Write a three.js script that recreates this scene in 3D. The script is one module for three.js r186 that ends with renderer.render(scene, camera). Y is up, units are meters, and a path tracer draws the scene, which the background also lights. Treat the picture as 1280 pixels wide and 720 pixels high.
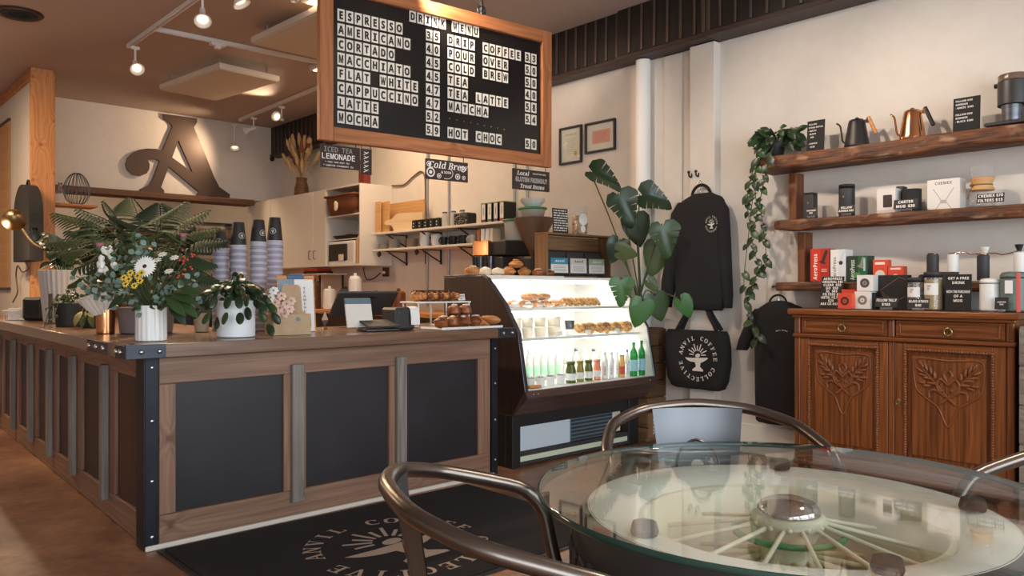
import * as THREE from 'three';
import { mergeGeometries } from 'three/addons/utils/BufferGeometryUtils.js';
import { RectAreaLightUniformsLib } from 'three/addons/lights/RectAreaLightUniformsLib.js';

// ---------------------------------------------------------------- camera, sky, daylight, exposure
const EYE = 1.13, YAW = 42.43 * Math.PI / 180, FPX = 990, HORIZON = 361;
const scene = new THREE.Scene();
const camera = new THREE.PerspectiveCamera(2 * Math.atan(360 / FPX) * 180 / Math.PI, 1280 / 720, 0.05, 100);
camera.position.set(0, EYE, 0);
camera.lookAt(Math.sin(YAW), EYE, -Math.cos(YAW));
camera.setViewOffset(1280, 720, 0, 360 - HORIZON, 1280, 720);
scene.background = new THREE.Color().setRGB(0.72, 0.86, 1.0);
scene.backgroundIntensity = 3;
const renderer = new THREE.WebGLRenderer({ antialias: true });
renderer.toneMapping = THREE.LinearToneMapping;
renderer.toneMappingExposure = 0.86;
renderer.shadowMap.enabled = true;
renderer.shadowMap.type = THREE.PCFSoftShadowMap;
RectAreaLightUniformsLib.init();

const WALL = 4.9, CEIL = 3.28, BACK = -10, FRONT = 2.6, LEFT = -4.6, FAR = -13.2;   // room, metres
const DAY = new THREE.Color().setRGB(0.88, 0.95, 1.0), WARM = new THREE.Color().setRGB(1.0, 0.72, 0.46), SOFT = new THREE.Color().setRGB(1.0, 0.84, 0.69), CASEWHITE = new THREE.Color().setRGB(1.0, 0.97, 0.92);
function areaLight(name, color, intensity, w, h, from, to) {
  const l = new THREE.RectAreaLight(color, intensity, w, h); l.name = name;
  l.position.set(...from); l.lookAt(...to); scene.add(l); return l;
}
// daylight standing in the shop window behind the camera
for (const [i, x] of [-3.1, -0.9, 1.3, 3.5].entries()) areaLight('daylight_window_' + (i + 1), DAY, 6.8, 1.9, 2.0, [x, 1.65, FRONT - 0.03], [x, 1.65, 0]);

// ---------------------------------------------------------------- helpers
let seed = 7;
const rnd = (a = 1, b) => { seed = (seed * 1664525 + 1013904223) >>> 0; const r = seed / 4294967296; return b === undefined ? r * a : a + r * (b - a); };
const V = (x, y, z) => new THREE.Vector3(x, y, z);
const FW = [Math.sin(YAW), -Math.cos(YAW)], RT = [Math.cos(YAW), Math.sin(YAW)];
const ray = (px, py) => { const a = (px - 640) / FPX; return V(FW[0] + RT[0] * a, (HORIZON - py) / FPX, FW[1] + RT[1] * a); };
const along = (px, py, t) => ray(px, py).multiplyScalar(t).add(V(0, EYE, 0));
const onX = (px, py, x) => { const r = ray(px, py); return along(px, py, x / r.x); };
const onY = (px, py, y) => { const r = ray(px, py); return along(px, py, (y - EYE) / r.y); };
const onZ = (px, py, z) => { const r = ray(px, py); return along(px, py, z / r.z); };
const taken = {};
function numbered(n) { const k = taken[n] = (taken[n] ?? -1) + 1; return k ? n + '_' + String(k).padStart(3, '0') : n; }
function mesh(name, geo, mat, parent) {
  const m = new THREE.Mesh(geo, mat); m.name = parent ? name : numbered(name); m.castShadow = m.receiveShadow = true;
  (parent || scene).add(m); return m;
}
function tag(o, label, category, group) { o.userData.label = label; o.userData.category = category; if (group) o.userData.group = group; return o; }
function thing(name, label, category, pos = [0, 0, 0], turn = 0, group) {
  const o = new THREE.Group(); o.name = numbered(name); scene.add(o);
  if (pos.isVector3) o.position.copy(pos); else o.position.set(...pos);
  o.rotation.y = turn; return tag(o, label, category, group);
}
function single(name, label, category, geo, mat, pos, turn = 0, group) {
  const o = mesh(name, geo, mat); if (pos) { if (pos.isVector3) o.position.copy(pos); else o.position.set(...pos); }
  o.rotation.y = turn; return tag(o, label, category, group);
}
function struct(name, geo, mat, parent) { const o = mesh(name, geo, mat, parent); if (!parent) o.userData.kind = 'structure'; return o; }
function copy(o, pos, turn, label, group) {
  const c = o.clone(); c.name = numbered(o.name.replace(/_\d{3}$/, '')); scene.add(c);
  c.userData = { ...o.userData };
  if (pos) { if (pos.isVector3) c.position.copy(pos); else c.position.set(...pos); }
  if (turn !== undefined) c.rotation.y = turn;
  if (label) c.userData.label = label; if (group) c.userData.group = group; return c;
}
const AX = { x: 0, y: 1, z: 2 };
function boxUV(g, grain = 'x', ou = rnd(3), ov = rnd(3)) {
  if (g.index) g = g.toNonIndexed();
  const p = g.attributes.position, n = g.attributes.normal, uv = new Float32Array(p.count * 2), gi = AX[grain];
  for (let i = 0; i < p.count; i++) {
    const nn = [Math.abs(n.getX(i)), Math.abs(n.getY(i)), Math.abs(n.getZ(i))], c = [p.getX(i), p.getY(i), p.getZ(i)];
    const k = nn[0] > nn[1] && nn[0] > nn[2] ? 0 : nn[1] > nn[2] ? 1 : 2, o = [0, 1, 2].filter(a => a !== k);
    const a = o.includes(gi) ? gi : o[0], b = o.find(q => q !== a);
    uv[2 * i] = c[a] + ou; uv[2 * i + 1] = c[b] + ov;
  }
  g.setAttribute('uv', new THREE.BufferAttribute(uv, 2)); return g;
}
// convex chunk from polygons, turned outward
function polys(list, grain) {
  const v = [], c = V(0, 0, 0); let k = 0;
  for (const f of list) for (const q of f) { c.add(V(...q)); k++; }
  c.multiplyScalar(1 / k);
  for (const f of list) {
    const a = V(...f[0]), n = V(...f[1]).sub(a).cross(V(...f[2]).sub(a)), out = n.dot(a.clone().sub(c)) >= 0;
    for (let i = 1; i + 1 < f.length; i++) v.push(...f[0], ...(out ? f[i] : f[i + 1]), ...(out ? f[i + 1] : f[i]));
  }
  const g = new THREE.BufferGeometry(); g.setAttribute('position', new THREE.Float32BufferAttribute(v, 3)); g.computeVertexNormals();
  return boxUV(g, grain);
}
function cb(w, h, d, c = 0.003, grain = 'x') {     // chamfered box, centred
  const H = [w / 2, h / 2, d / 2]; c = Math.min(c, ...H.map(x => x * 0.45)); const L = [];
  const pt = (s, full) => s.map((q, i) => q * (H[i] - (i === full ? 0 : c)));
  for (let a = 0; a < 3; a++) {
    const [b, e] = [(a + 1) % 3, (a + 2) % 3], S = (i, j, k) => { const s = []; s[a] = i; s[b] = j; s[e] = k; return s; };
    for (const i of [-1, 1]) L.push([[-1, -1], [1, -1], [1, 1], [-1, 1]].map(([j, k]) => pt(S(i, j, k), a)));
    for (const j of [-1, 1]) for (const k of [-1, 1]) L.push([pt(S(-1, j, k), b), pt(S(1, j, k), b), pt(S(1, j, k), e), pt(S(-1, j, k), e)]);
  }
  for (const i of [-1, 1]) for (const j of [-1, 1]) for (const k of [-1, 1]) L.push([pt([i, j, k], 0), pt([i, j, k], 1), pt([i, j, k], 2)]);
  return polys(L, grain);
}
const at = (g, x = 0, y = 0, z = 0, rx = 0, ry = 0, rz = 0) => { g.applyMatrix4(new THREE.Matrix4().compose(V(x, y, z), new THREE.Quaternion().setFromEuler(new THREE.Euler(rx, ry, rz)), V(1, 1, 1))); return g; };
const merge = gs => mergeGeometries(gs.map(g => { g = g.index ? g.toNonIndexed() : g; for (const k of Object.keys(g.attributes)) if (!['position', 'normal', 'uv'].includes(k)) g.deleteAttribute(k); return g; }));
const box = (x0, x1, y0, y1, z0, z1, c, grain) => at(cb(x1 - x0, y1 - y0, z1 - z0, c, grain), (x0 + x1) / 2, (y0 + y1) / 2, (z0 + z1) / 2);
const lathe = (pts, seg = 24) => new THREE.LatheGeometry(pts.map(p => new THREE.Vector2(...p)), seg);
const cyl = (r0, r1, h, seg = 16, open = false) => new THREE.CylinderGeometry(r1, r0, h, seg, 1, open);   // r0 bottom, r1 top
const tube = (pts, r, seg = 24, rs = 8, closed = false) => new THREE.TubeGeometry(new THREE.CatmullRomCurve3(pts.map(p => p.isVector3 ? p : V(...p)), closed, 'catmullrom', 0.4), seg, r, rs, closed);
function bar(a, b, r, rs = 6) { a = a.isVector3 ? a : V(...a); b = b.isVector3 ? b : V(...b); const g = cyl(r, r, a.distanceTo(b), rs); g.applyQuaternion(new THREE.Quaternion().setFromUnitVectors(V(0, 1, 0), b.clone().sub(a).normalize())); g.translate((a.x + b.x) / 2, (a.y + b.y) / 2, (a.z + b.z) / 2); return g; }
function sph(r, sx = 1, sy = 1, sz = 1, a = 12, b = 8) { const g = new THREE.SphereGeometry(r, a, b); g.scale(sx, sy, sz); return g; }
function lumpy(r, sx, sy, sz, amp, s, a = 14, b = 10, f = 1) {   // irregular rounded lump
  const g = new THREE.SphereGeometry(r, a, b), p = g.attributes.position;
  for (let i = 0; i < p.count; i++) {
    const x = p.getX(i) / r, y = p.getY(i) / r, z = p.getZ(i) / r;
    const k = 1 + amp * (Math.sin((3.1 * x + s) * f) + Math.sin((4.3 * y + 1.7 * s) * f) + Math.sin((3.7 * z + 2.3 * s) * f) + 0.5 * Math.sin((9 * x + 7 * y + s) * f));
    p.setXYZ(i, p.getX(i) * k * sx, p.getY(i) * k * sy, p.getZ(i) * k * sz);
  }
  g.computeVertexNormals(); return g;
}
function extrude(shape, depth, bevel = 0, seg = 12) { return new THREE.ExtrudeGeometry(shape, { depth, bevelEnabled: bevel > 0, bevelThickness: bevel, bevelSize: bevel, bevelSegments: 2, curveSegments: seg }); }
const poly = pts => new THREE.Shape(pts.map(p => new THREE.Vector2(...p)));

// ---------------------------------------------------------------- computed textures
const hash = (x, y, s) => { let h = (x * 374761393 + y * 668265263 + s * 2147483647 * 0.37) | 0; h = Math.imul(h ^ (h >>> 13), 1274126177); h ^= h >>> 16; return (h >>> 0) / 4294967296; };
function vn(u, v, pu, pv, s) {     // tiling value noise, u v in 0..1
  const x = u * pu, y = v * pv, xi = Math.floor(x), yi = Math.floor(y), fx = x - xi, fy = y - yi, a = fx * fx * (3 - 2 * fx), b = fy * fy * (3 - 2 * fy);
  const h = (i, j) => hash(((xi + i) % pu + pu) % pu, ((yi + j) % pv + pv) % pv, s);
  return (h(0, 0) * (1 - a) + h(1, 0) * a) * (1 - b) + (h(0, 1) * (1 - a) + h(1, 1) * a) * b;
}
const fbm = (u, v, pu, pv, s, o = 4) => { let t = 0, k = 0.5, n = 0; for (let i = 0; i < o; i++) { t += k * vn(u, v, pu << i, pv << i, s + i); n += k; k *= 0.5; } return t / n; };
function pixels(w, h, fn, color = true) {
  const d = new Uint8Array(w * h * 4);
  for (let y = 0; y < h; y++) for (let x = 0; x < w; x++) { const c = fn((x + 0.5) / w, (y + 0.5) / h), i = 4 * (y * w + x); if (typeof c === 'number') { d[i] = d[i + 1] = d[i + 2] = c; } else { d[i] = c[0]; d[i + 1] = c[1]; d[i + 2] = c[2]; } d[i + 3] = 255; }
  const t = new THREE.DataTexture(d, w, h); t.magFilter = THREE.LinearFilter; t.minFilter = THREE.LinearMipmapLinearFilter; t.generateMipmaps = true; t.wrapS = t.wrapT = THREE.RepeatWrapping;
  if (color) t.colorSpace = THREE.SRGBColorSpace; t.needsUpdate = true; return t;
}
const mix = (a, b, t) => a.map((x, i) => x + (b[i] - x) * Math.max(0, Math.min(1, t)));
function wood(a, b, s, { len = 1.4, wid = 0.42, knots = 2, w = 512, h = 256, fine = 0.5 } = {}) {
  const kn = [...Array(knots)].map((_, i) => [hash(i, 3, s), hash(i, 7, s)]);
  const t = pixels(w, h, (u, v) => {
    let warp = 0, dark = 0;
    for (const [ku, kv] of kn) { let du = u - ku, dv = v - kv; du -= Math.round(du); dv -= Math.round(dv); const r2 = du * du * len * len + dv * dv * wid * wid; warp += 0.05 * Math.exp(-r2 / 0.0035) * Math.sign(dv || 1); dark += Math.exp(-r2 / 0.00025); }
    const big = fbm(u, v + warp, 2, 7, s, 3), ring = 0.5 + 0.5 * Math.sin(6.283 * (v * 9 + warp * 30 + 2.4 * fbm(u, v, 2, 4, s + 5, 3)));
    const line = fbm(u, v + warp, 6, 90, s + 9, 2);
    return mix(a, b, 0.45 * big + 0.3 * ring * 0.8 + fine * (line - 0.35) + dark);
  });
  t.repeat.set(1 / len, 1 / wid); return t;
}
const std = (o) => new THREE.MeshStandardMaterial(o);
const phys = (o) => new THREE.MeshPhysicalMaterial(o);
const lin = (r, g, b) => new THREE.Color().setRGB(r, g, b);
const flat = (r, g, b, roughness = 0.6, metalness = 0, more = {}) => std({ color: lin(r, g, b), roughness, metalness, ...more });
function canvasTex(w, h, draw) {
  const c = document.createElement('canvas'); c.width = w; c.height = h; const x = c.getContext('2d'); draw(x, w, h);
  const t = new THREE.CanvasTexture(c); t.colorSpace = THREE.SRGBColorSpace; t.anisotropy = 4; return t;
}
const print = (w, h, draw, roughness = 0.6) => std({ map: canvasTex(w, h, draw), roughness });
const sheet = (w, h) => new THREE.PlaneGeometry(w, h);
// ---------------------------------------------------------------- materials
const grainBump = pixels(256, 256, (u, v) => 255 * fbm(u, v, 16, 16, 3, 4), false);
const plasterBump = pixels(512, 512, (u, v) => 255 * (0.6 * fbm(u, v, 10, 10, 21, 5) + 0.4 * fbm(u, v, 70, 70, 5, 2)), false);
plasterBump.repeat.set(0.7, 0.7);
const weave = pixels(128, 128, (u, v) => 120 + 60 * Math.sin(u * 6.283 * 32) * Math.sin(v * 6.283 * 32) + 60 * (hash(Math.floor(u * 128), Math.floor(v * 128), 4) - 0.5), false);
weave.repeat.set(8, 8);
const wallTex = pixels(512, 512, (u, v) => { const n = fbm(u, v, 4, 4, 31, 5), m = fbm(u, v, 40, 40, 12, 2); return mix([209, 200, 190], [227, 219, 210], 0.7 * n + 0.3 * m); }); wallTex.repeat.set(0.4, 0.4);
const floorTex = pixels(1024, 1024, (u, v) => {
  const n = fbm(u, v, 3, 3, 51, 6), m = fbm(u, v, 14, 14, 8, 4), k = fbm(u, v, 120, 120, 2, 2), st = Math.max(0, fbm(u, v, 5, 5, 77, 5) - 0.58) * 4;
  const c = mix([104, 66, 46], [192, 144, 108], 0.1 + 0.9 * n + 0.8 * (m - 0.5) + 0.35 * (k - 0.5)); return mix(c, [88, 56, 40], st);
}); floorTex.repeat.set(0.28, 0.28);
const floorRough = pixels(512, 512, (u, v) => 255 * (0.22 + 0.26 * fbm(u, v, 6, 6, 15, 5) + 0.06 * fbm(u, v, 90, 90, 6, 1)), false); floorRough.repeat.set(0.28, 0.28);
const rubberTex = pixels(256, 256, (u, v) => { const n = fbm(u, v, 60, 60, 9, 2), m = fbm(u, v, 5, 5, 3, 3); return mix([22, 18, 18], [52, 44, 42], 0.6 * n + 0.4 * m); }); rubberTex.repeat.set(2.2, 2.2);
const slateTex = pixels(512, 512, (u, v) => { const n = fbm(u, v, 3, 3, 61, 5), s = Math.max(0, fbm(u, v, 4, 26, 15, 4) - 0.6) * 2.2; return mix(mix([26, 25, 29], [46, 45, 51], n), [80, 82, 90], s * 0.16); }); slateTex.repeat.set(1.3, 1.3);
const steelTex = pixels(256, 256, (u, v) => { const n = fbm(u, v, 3, 40, 9, 3), m = fbm(u, v, 6, 6, 2, 4); return mix([88, 90, 96], [140, 142, 148], 0.5 * n + 0.5 * m); });
const barkTex = pixels(512, 256, (u, v) => { const n = fbm(u, v, 8, 10, 41, 5), l = fbm(u, v, 6, 60, 17, 3), p = Math.max(0, fbm(u, v, 9, 5, 71, 4) - 0.62) * 5; return mix(mix([44, 23, 13], [142, 84, 43], 0.85 * n + 0.8 * (l - 0.42)), [176, 150, 124], p * 0.6); }); barkTex.repeat.set(1.2, 4);
const barkBump = pixels(256, 128, (u, v) => 255 * (0.5 * fbm(u, v, 8, 10, 41, 5) + 0.5 * fbm(u, v, 6, 40, 17, 3)), false); barkBump.repeat.set(1.2, 4);
const M = {
  wall: std({ map: wallTex, roughness: 0.85, bumpMap: plasterBump, bumpScale: 0.002 }),
  ceiling: std({ color: lin(0.43, 0.34, 0.29), roughness: 0.9, bumpMap: plasterBump, bumpScale: 0.003 }),
  floor: std({ map: floorTex, roughnessMap: floorRough, roughness: 1, bumpMap: grainBump, bumpScale: 0.0006 }),
  white: flat(0.78, 0.76, 0.72, 0.5), offwhite: flat(0.66, 0.60, 0.52, 0.6), laminate: flat(0.72, 0.66, 0.58, 0.45),
  weathered: std({ map: wood([154, 120, 98], [98, 68, 52], 11, { knots: 1 }), roughness: 0.5, bumpMap: grainBump, bumpScale: 0.0006 }),
  batten: std({ map: wood([150, 142, 134], [92, 84, 78], 14, { knots: 1 }), roughness: 0.7 }),
  plank: std({ map: wood([128, 98, 76], [84, 60, 46], 19, { knots: 2 }), roughness: 0.24, bumpMap: grainBump, bumpScale: 0.0004 }),
  cedar: std({ map: wood([190, 122, 72], [120, 66, 34], 23, { knots: 3 }), roughness: 0.6, bumpMap: grainBump, bumpScale: 0.0005 }),
  pine: std({ map: wood([230, 166, 104], [160, 98, 52], 29, { knots: 5, len: 1.0, wid: 0.3 }), roughness: 0.6 }),
  maple: std({ map: wood([214, 168, 112], [176, 124, 72], 33, { knots: 0, len: 0.8, wid: 0.2 }), roughness: 0.55 }),
  maplePale: std({ map: wood([232, 206, 170], [210, 176, 134], 35, { knots: 0, len: 0.8, wid: 0.2 }), roughness: 0.55 }),
  beam: std({ map: wood([122, 82, 52], [70, 44, 28], 37, { knots: 1 }), roughness: 0.6 }),
  oak: std({ map: wood([150, 88, 43], [74, 37, 16], 43, { knots: 0, len: 1.1, wid: 0.3, fine: 0.8 }), roughness: 0.38, bumpMap: grainBump, bumpScale: 0.0004 }),
  bandWood: std({ map: wood([98, 72, 62], [58, 40, 34], 99, { knots: 0 }), roughness: 0.5 }),
  walnut: std({ map: wood([112, 66, 38], [60, 32, 18], 47, { knots: 1 }), roughness: 0.55 }),
  post: std({ map: wood([142, 84, 46], [84, 46, 24], 49, { knots: 1 }), roughness: 0.55 }),
  liveEdge: std({ map: barkTex, roughness: 0.6, bumpMap: barkBump, bumpScale: 0.006 }),
  crate: std({ map: wood([150, 112, 76], [96, 66, 42], 53, { knots: 2 }), roughness: 0.7 }),
  crateDark: std({ map: wood([112, 78, 52], [66, 44, 28], 57, { knots: 2 }), roughness: 0.7 }),
  slate: std({ map: slateTex, color: lin(0.85, 0.74, 0.76), roughness: 0.46 }),
  chalk: flat(0.018, 0.016, 0.015, 0.6), darkWood: std({ map: wood([66, 46, 38], [36, 24, 20], 59, { knots: 0 }), roughness: 0.45 }),
  angleIron: std({ map: steelTex, color: lin(0.16, 0.17, 0.2), roughness: 0.45, metalness: 0.7 }),
  bracket: std({ map: steelTex, color: lin(0.34, 0.36, 0.40), roughness: 0.42, metalness: 0.75 }),
  bolt: flat(0.6, 0.6, 0.62, 0.3, 1), steel: std({ map: steelTex, roughness: 0.34, metalness: 0.9, color: lin(0.8, 0.82, 0.85) }),
  chairMetal: flat(0.155, 0.128, 0.11, 0.3, 0.95), chairSheet: flat(0.115, 0.12, 0.13, 0.4, 0.85),
  chrome: flat(0.86, 0.84, 0.83, 0.08, 1), copper: flat(0.62, 0.29, 0.14, 0.16, 1), brass: flat(0.45, 0.32, 0.16, 0.35, 1), darkBrass: flat(0.3, 0.22, 0.12, 0.4, 1),
  black: flat(0.012, 0.011, 0.011, 0.5), blackGloss: flat(0.012, 0.011, 0.011, 0.2), blackMatte: flat(0.02, 0.018, 0.017, 0.85), charcoal: flat(0.035, 0.033, 0.034, 0.6),
  cladding: flat(0.012, 0.008, 0.007, 0.5), claddingRib: flat(0.15, 0.11, 0.09, 0.35, 0.8), ledge: std({ map: wood([70, 50, 42], [40, 27, 23], 63, { knots: 0 }), roughness: 0.5 }),
  cloth: std({ color: lin(0.014, 0.012, 0.012), roughness: 0.95, bumpMap: weave, bumpScale: 0.0006 }),
  mat: std({ map: rubberTex, roughness: 0.95 }),
  glass: phys({ color: lin(0.97, 1, 0.99), roughness: 0.02, transmission: 1, thickness: 0, ior: 1.5 }),
  glassEdge: phys({ color: lin(0.035, 0.085, 0.07), roughness: 0.08, transmission: 0.45, thickness: 0, ior: 1.5 }),
  clearPlastic: phys({ color: lin(0.95, 0.95, 0.95), roughness: 0.12, transmission: 0.92, thickness: 0, ior: 1.45 }),
  frosted: phys({ color: lin(0.8, 0.78, 0.74), roughness: 0.5, transmission: 0.5, thickness: 0 }),
  hopper: phys({ color: lin(0.34, 0.22, 0.15), roughness: 0.2, transmission: 0.6, thickness: 0 }),
  paper: flat(0.80, 0.79, 0.76, 0.8), card: flat(0.52, 0.42, 0.30, 0.85), kraft: std({ map: pixels(256, 256, (u, v) => mix([168, 140, 108], [190, 162, 130], fbm(u, v, 30, 30, 5, 3))), roughness: 0.85 }),
  cupWall: flat(0.30, 0.28, 0.34, 0.6), cupRim: flat(0.46, 0.44, 0.50, 0.55), cupBlack: flat(0.022, 0.019, 0.018, 0.55),
  ceramic: flat(0.80, 0.79, 0.76, 0.28), ceramicBlue: std({ map: pixels(256, 256, (u, v) => mix([214, 220, 224], [236, 238, 240], fbm(u, v, 6, 6, 5, 4))), roughness: 0.5 }),
  potGrey: flat(0.50, 0.48, 0.46, 0.6), potBlack: flat(0.02, 0.019, 0.019, 0.6), potMauve: flat(0.20, 0.16, 0.16, 0.6), soil: flat(0.03, 0.02, 0.014, 0.95),
  leafDark: std({ color: lin(0.018, 0.036, 0.014), roughness: 0.36, side: THREE.DoubleSide }), leafMid: std({ color: lin(0.033, 0.068, 0.021), roughness: 0.36, side: THREE.DoubleSide }),
  palmDark: std({ color: lin(0.014, 0.028, 0.010), roughness: 0.8, side: THREE.DoubleSide }), palmMid: std({ color: lin(0.028, 0.05, 0.014), roughness: 0.8, side: THREE.DoubleSide }), palmOlive: std({ color: lin(0.05, 0.06, 0.018), roughness: 0.8, side: THREE.DoubleSide }),
  leafBright: std({ color: lin(0.05, 0.15, 0.03), roughness: 0.4, side: THREE.DoubleSide }), leafOlive: std({ color: lin(0.075, 0.10, 0.03), roughness: 0.5, side: THREE.DoubleSide }),
  leafSage: std({ color: lin(0.17, 0.24, 0.20), roughness: 0.6, side: THREE.DoubleSide }), leafTan: std({ color: lin(0.30, 0.26, 0.09), roughness: 0.55, side: THREE.DoubleSide }),
  stem: flat(0.06, 0.085, 0.03, 0.6), stemBrown: flat(0.16, 0.10, 0.05, 0.7), dried: flat(0.50, 0.34, 0.16, 0.9), driedRed: flat(0.22, 0.07, 0.04, 0.9),
  petalWhite: std({ color: lin(0.85, 0.84, 0.80), roughness: 0.6, side: THREE.DoubleSide }), petalPink: std({ color: lin(0.80, 0.55, 0.46), roughness: 0.6, side: THREE.DoubleSide }),
  petalYellow: std({ color: lin(0.75, 0.52, 0.06), roughness: 0.6, side: THREE.DoubleSide }), thistle: flat(0.36, 0.11, 0.17, 0.8), berry: flat(0.55, 0.05, 0.03, 0.35),
  bread: std({ map: pixels(256, 256, (u, v) => mix([150, 82, 36], [222, 168, 104], fbm(u, v, 8, 8, 5, 4))), roughness: 0.55 }),
  breadDark: std({ map: pixels(256, 256, (u, v) => mix([72, 34, 16], [188, 112, 58], fbm(u, v, 7, 7, 15, 4))), roughness: 0.4 }),
  glaze: flat(0.74, 0.62, 0.52, 0.35), choco: flat(0.05, 0.022, 0.012, 0.35),
  cookie: std({ map: pixels(256, 256, (u, v) => mix([196, 150, 92], [120, 74, 40], Math.max(0, fbm(u, v, 14, 14, 5, 3) - 0.45) * 4)), roughness: 0.8 }),
  cream: flat(0.72, 0.62, 0.48, 0.6), green: flat(0.03, 0.22, 0.07, 0.4), red: flat(0.50, 0.045, 0.02, 0.5), orange: flat(0.75, 0.10, 0.035, 0.55), blue: flat(0.06, 0.13, 0.26, 0.5), slateBlue: flat(0.10, 0.16, 0.2, 0.45),
  sage: flat(0.13, 0.17, 0.15, 0.45), ivory: flat(0.72, 0.66, 0.50, 0.35), whitewall: flat(0.76, 0.74, 0.68, 0.5), tyre: std({ color: lin(0.022, 0.018, 0.016), roughness: 0.7 }),
  wicker: std({ map: pixels(256, 128, (u, v) => mix([70, 36, 16], [150, 90, 46], 0.5 + 0.5 * Math.sin(u * 6.283 * 20 + (Math.floor(v * 12) % 2) * 3.14) * Math.sin(v * 6.283 * 12))), roughness: 0.8 }),
  felt: flat(0.60, 0.52, 0.42, 0.95), cord: flat(0.03, 0.025, 0.022, 0.6), conduit: flat(0.42, 0.42, 0.42, 0.4, 0.6),
};
M.wicker.map.repeat.set(6, 6);
const glow = (c, k) => std({ color: lin(0.9, 0.9, 0.9), emissive: c, emissiveIntensity: k, roughness: 0.4 });
M.letter = flat(0.085, 0.053, 0.040, 0.42, 0.3); M.bulb = glow(WARM, 2.2); M.caseTube = glow(CASEWHITE, 6);
// shop emblem: ring of words round an anvil with sparks
function emblem(x, cx, cy, r, color, words = 'ANVIL COFFEE COLLECTIVE ', size = 0.3) {
  x.save(); x.translate(cx, cy); x.fillStyle = x.strokeStyle = color;
  if (words) {
    x.font = 'bold ' + Math.round(r * size) + 'px serif'; x.textAlign = 'center'; x.textBaseline = 'middle';
    [...words].forEach((ch, i) => { x.save(); x.rotate((i / words.length - 0.115 - 0.25 + 0.155) * 2 * Math.PI); x.fillText(ch, 0, -r * 0.86); x.restore(); });
  } else { x.lineWidth = r * 0.1; x.beginPath(); x.arc(0, 0, r * 0.93, 0, 7); x.stroke(); }
  const k = r * 0.62;
  x.beginPath(); x.moveTo(-k, -0.02 * k); x.bezierCurveTo(-0.8 * k, 0.22 * k, -0.5 * k, 0.26 * k, -0.2 * k, 0.26 * k); x.lineTo(-0.12 * k, 0.55 * k); x.lineTo(-0.4 * k, 0.75 * k); x.lineTo(-0.4 * k, 0.85 * k); x.lineTo(0.45 * k, 0.85 * k); x.lineTo(0.45 * k, 0.75 * k); x.lineTo(0.2 * k, 0.55 * k); x.lineTo(0.25 * k, 0.28 * k); x.quadraticCurveTo(0.5 * k, 0.2 * k, 0.8 * k, -0.02 * k); x.lineTo(0.8 * k, -0.1 * k); x.lineTo(-0.45 * k, -0.02 * k); x.closePath(); x.fill();
  x.lineWidth = Math.max(1, k * 0.07);
  for (let i = 0; i < 9; i++) { const a = -Math.PI + (i + 0.2) * Math.PI / 8.4, q = i % 2 ? 0.5 : 0.36; x.beginPath(); x.moveTo(Math.cos(a) * k * 0.3, -0.22 * k + Math.sin(a) * k * 0.3); x.lineTo(Math.cos(a) * k * (0.3 + q), -0.22 * k + Math.sin(a) * k * (0.3 + q)); x.stroke(); }
  x.beginPath(); x.ellipse(0.02 * k, -0.2 * k, 0.2 * k, 0.13 * k, -0.3, 0, 7); x.fill(); x.restore();
}
const ink = (w, h, draw) => { const c = canvasTex(w, h, (x, W, H) => { x.fillStyle = '#000'; x.fillRect(0, 0, W, H); draw(x, W, H); }); c.colorSpace = THREE.NoColorSpace; return std({ color: lin(0.66, 0.61, 0.55), alphaMap: c, transparent: true, roughness: 0.9 }); };
// ---------------------------------------------------------------- room shell
struct('floor', box(LEFT - 0.2, WALL + 0.2, -0.2, 0, FAR - 0.2, FRONT + 0.2, 0), M.floor);
struct('ceiling', box(LEFT - 0.2, WALL + 0.2, CEIL, CEIL + 0.2, FAR - 0.2, FRONT + 0.2, 0), M.ceiling);
struct('wall_right', box(WALL, WALL + 0.2, 0, CEIL, FAR - 0.2, FRONT + 0.2, 0), M.wall);
struct('wall_left', box(LEFT - 0.2, LEFT, 0, CEIL, FAR - 0.2, FRONT + 0.2, 0), M.wall);
struct('wall_far', box(LEFT, WALL, 0, CEIL, FAR - 0.2, FAR, 0), M.wall);
{ // shop-front wall behind the camera with four windows
  const xs = [-3.1, -0.9, 1.3, 3.5], g = [box(LEFT, WALL, 0, 0.65, FRONT, FRONT + 0.2, 0), box(LEFT, WALL, 2.65, CEIL, FRONT, FRONT + 0.2, 0)];
  let e = LEFT; for (const x of [...xs, 99]) { g.push(box(e, Math.min(x - 0.95, WALL), 0.65, 2.65, FRONT, FRONT + 0.2, 0)); e = x + 0.95; if (x === 3.5) { g.push(box(e, WALL, 0.65, 2.65, FRONT, FRONT + 0.2, 0)); break; } }
  struct('wall_front', merge(g), M.wall);
  xs.forEach((x, i) => {
    const w = struct('window_' + (i + 1), merge([box(x - 0.95, x + 0.95, 0.65, 0.7, FRONT + 0.06, FRONT + 0.14), box(x - 0.95, x + 0.95, 2.6, 2.65, FRONT + 0.06, FRONT + 0.14), box(x - 0.95, x - 0.9, 0.7, 2.6, FRONT + 0.06, FRONT + 0.14), box(x + 0.9, x + 0.95, 0.7, 2.6, FRONT + 0.06, FRONT + 0.14)]), M.charcoal);
    const p = mesh('pane', sheet(1.8, 1.9), M.glass, w); p.position.set(x, 1.65, FRONT + 0.1);
  });
}
// bulkhead that carries the big letter, its timber ledge
struct('wall_back', box(1.94, WALL, 2.29, CEIL, BACK - 0.15, BACK, 0), M.wall);
struct('trim_1', box(1.94, 4.48, 2.215, 2.285, BACK - 0.16, BACK + 0.14, 0.006), M.beam);
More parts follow.
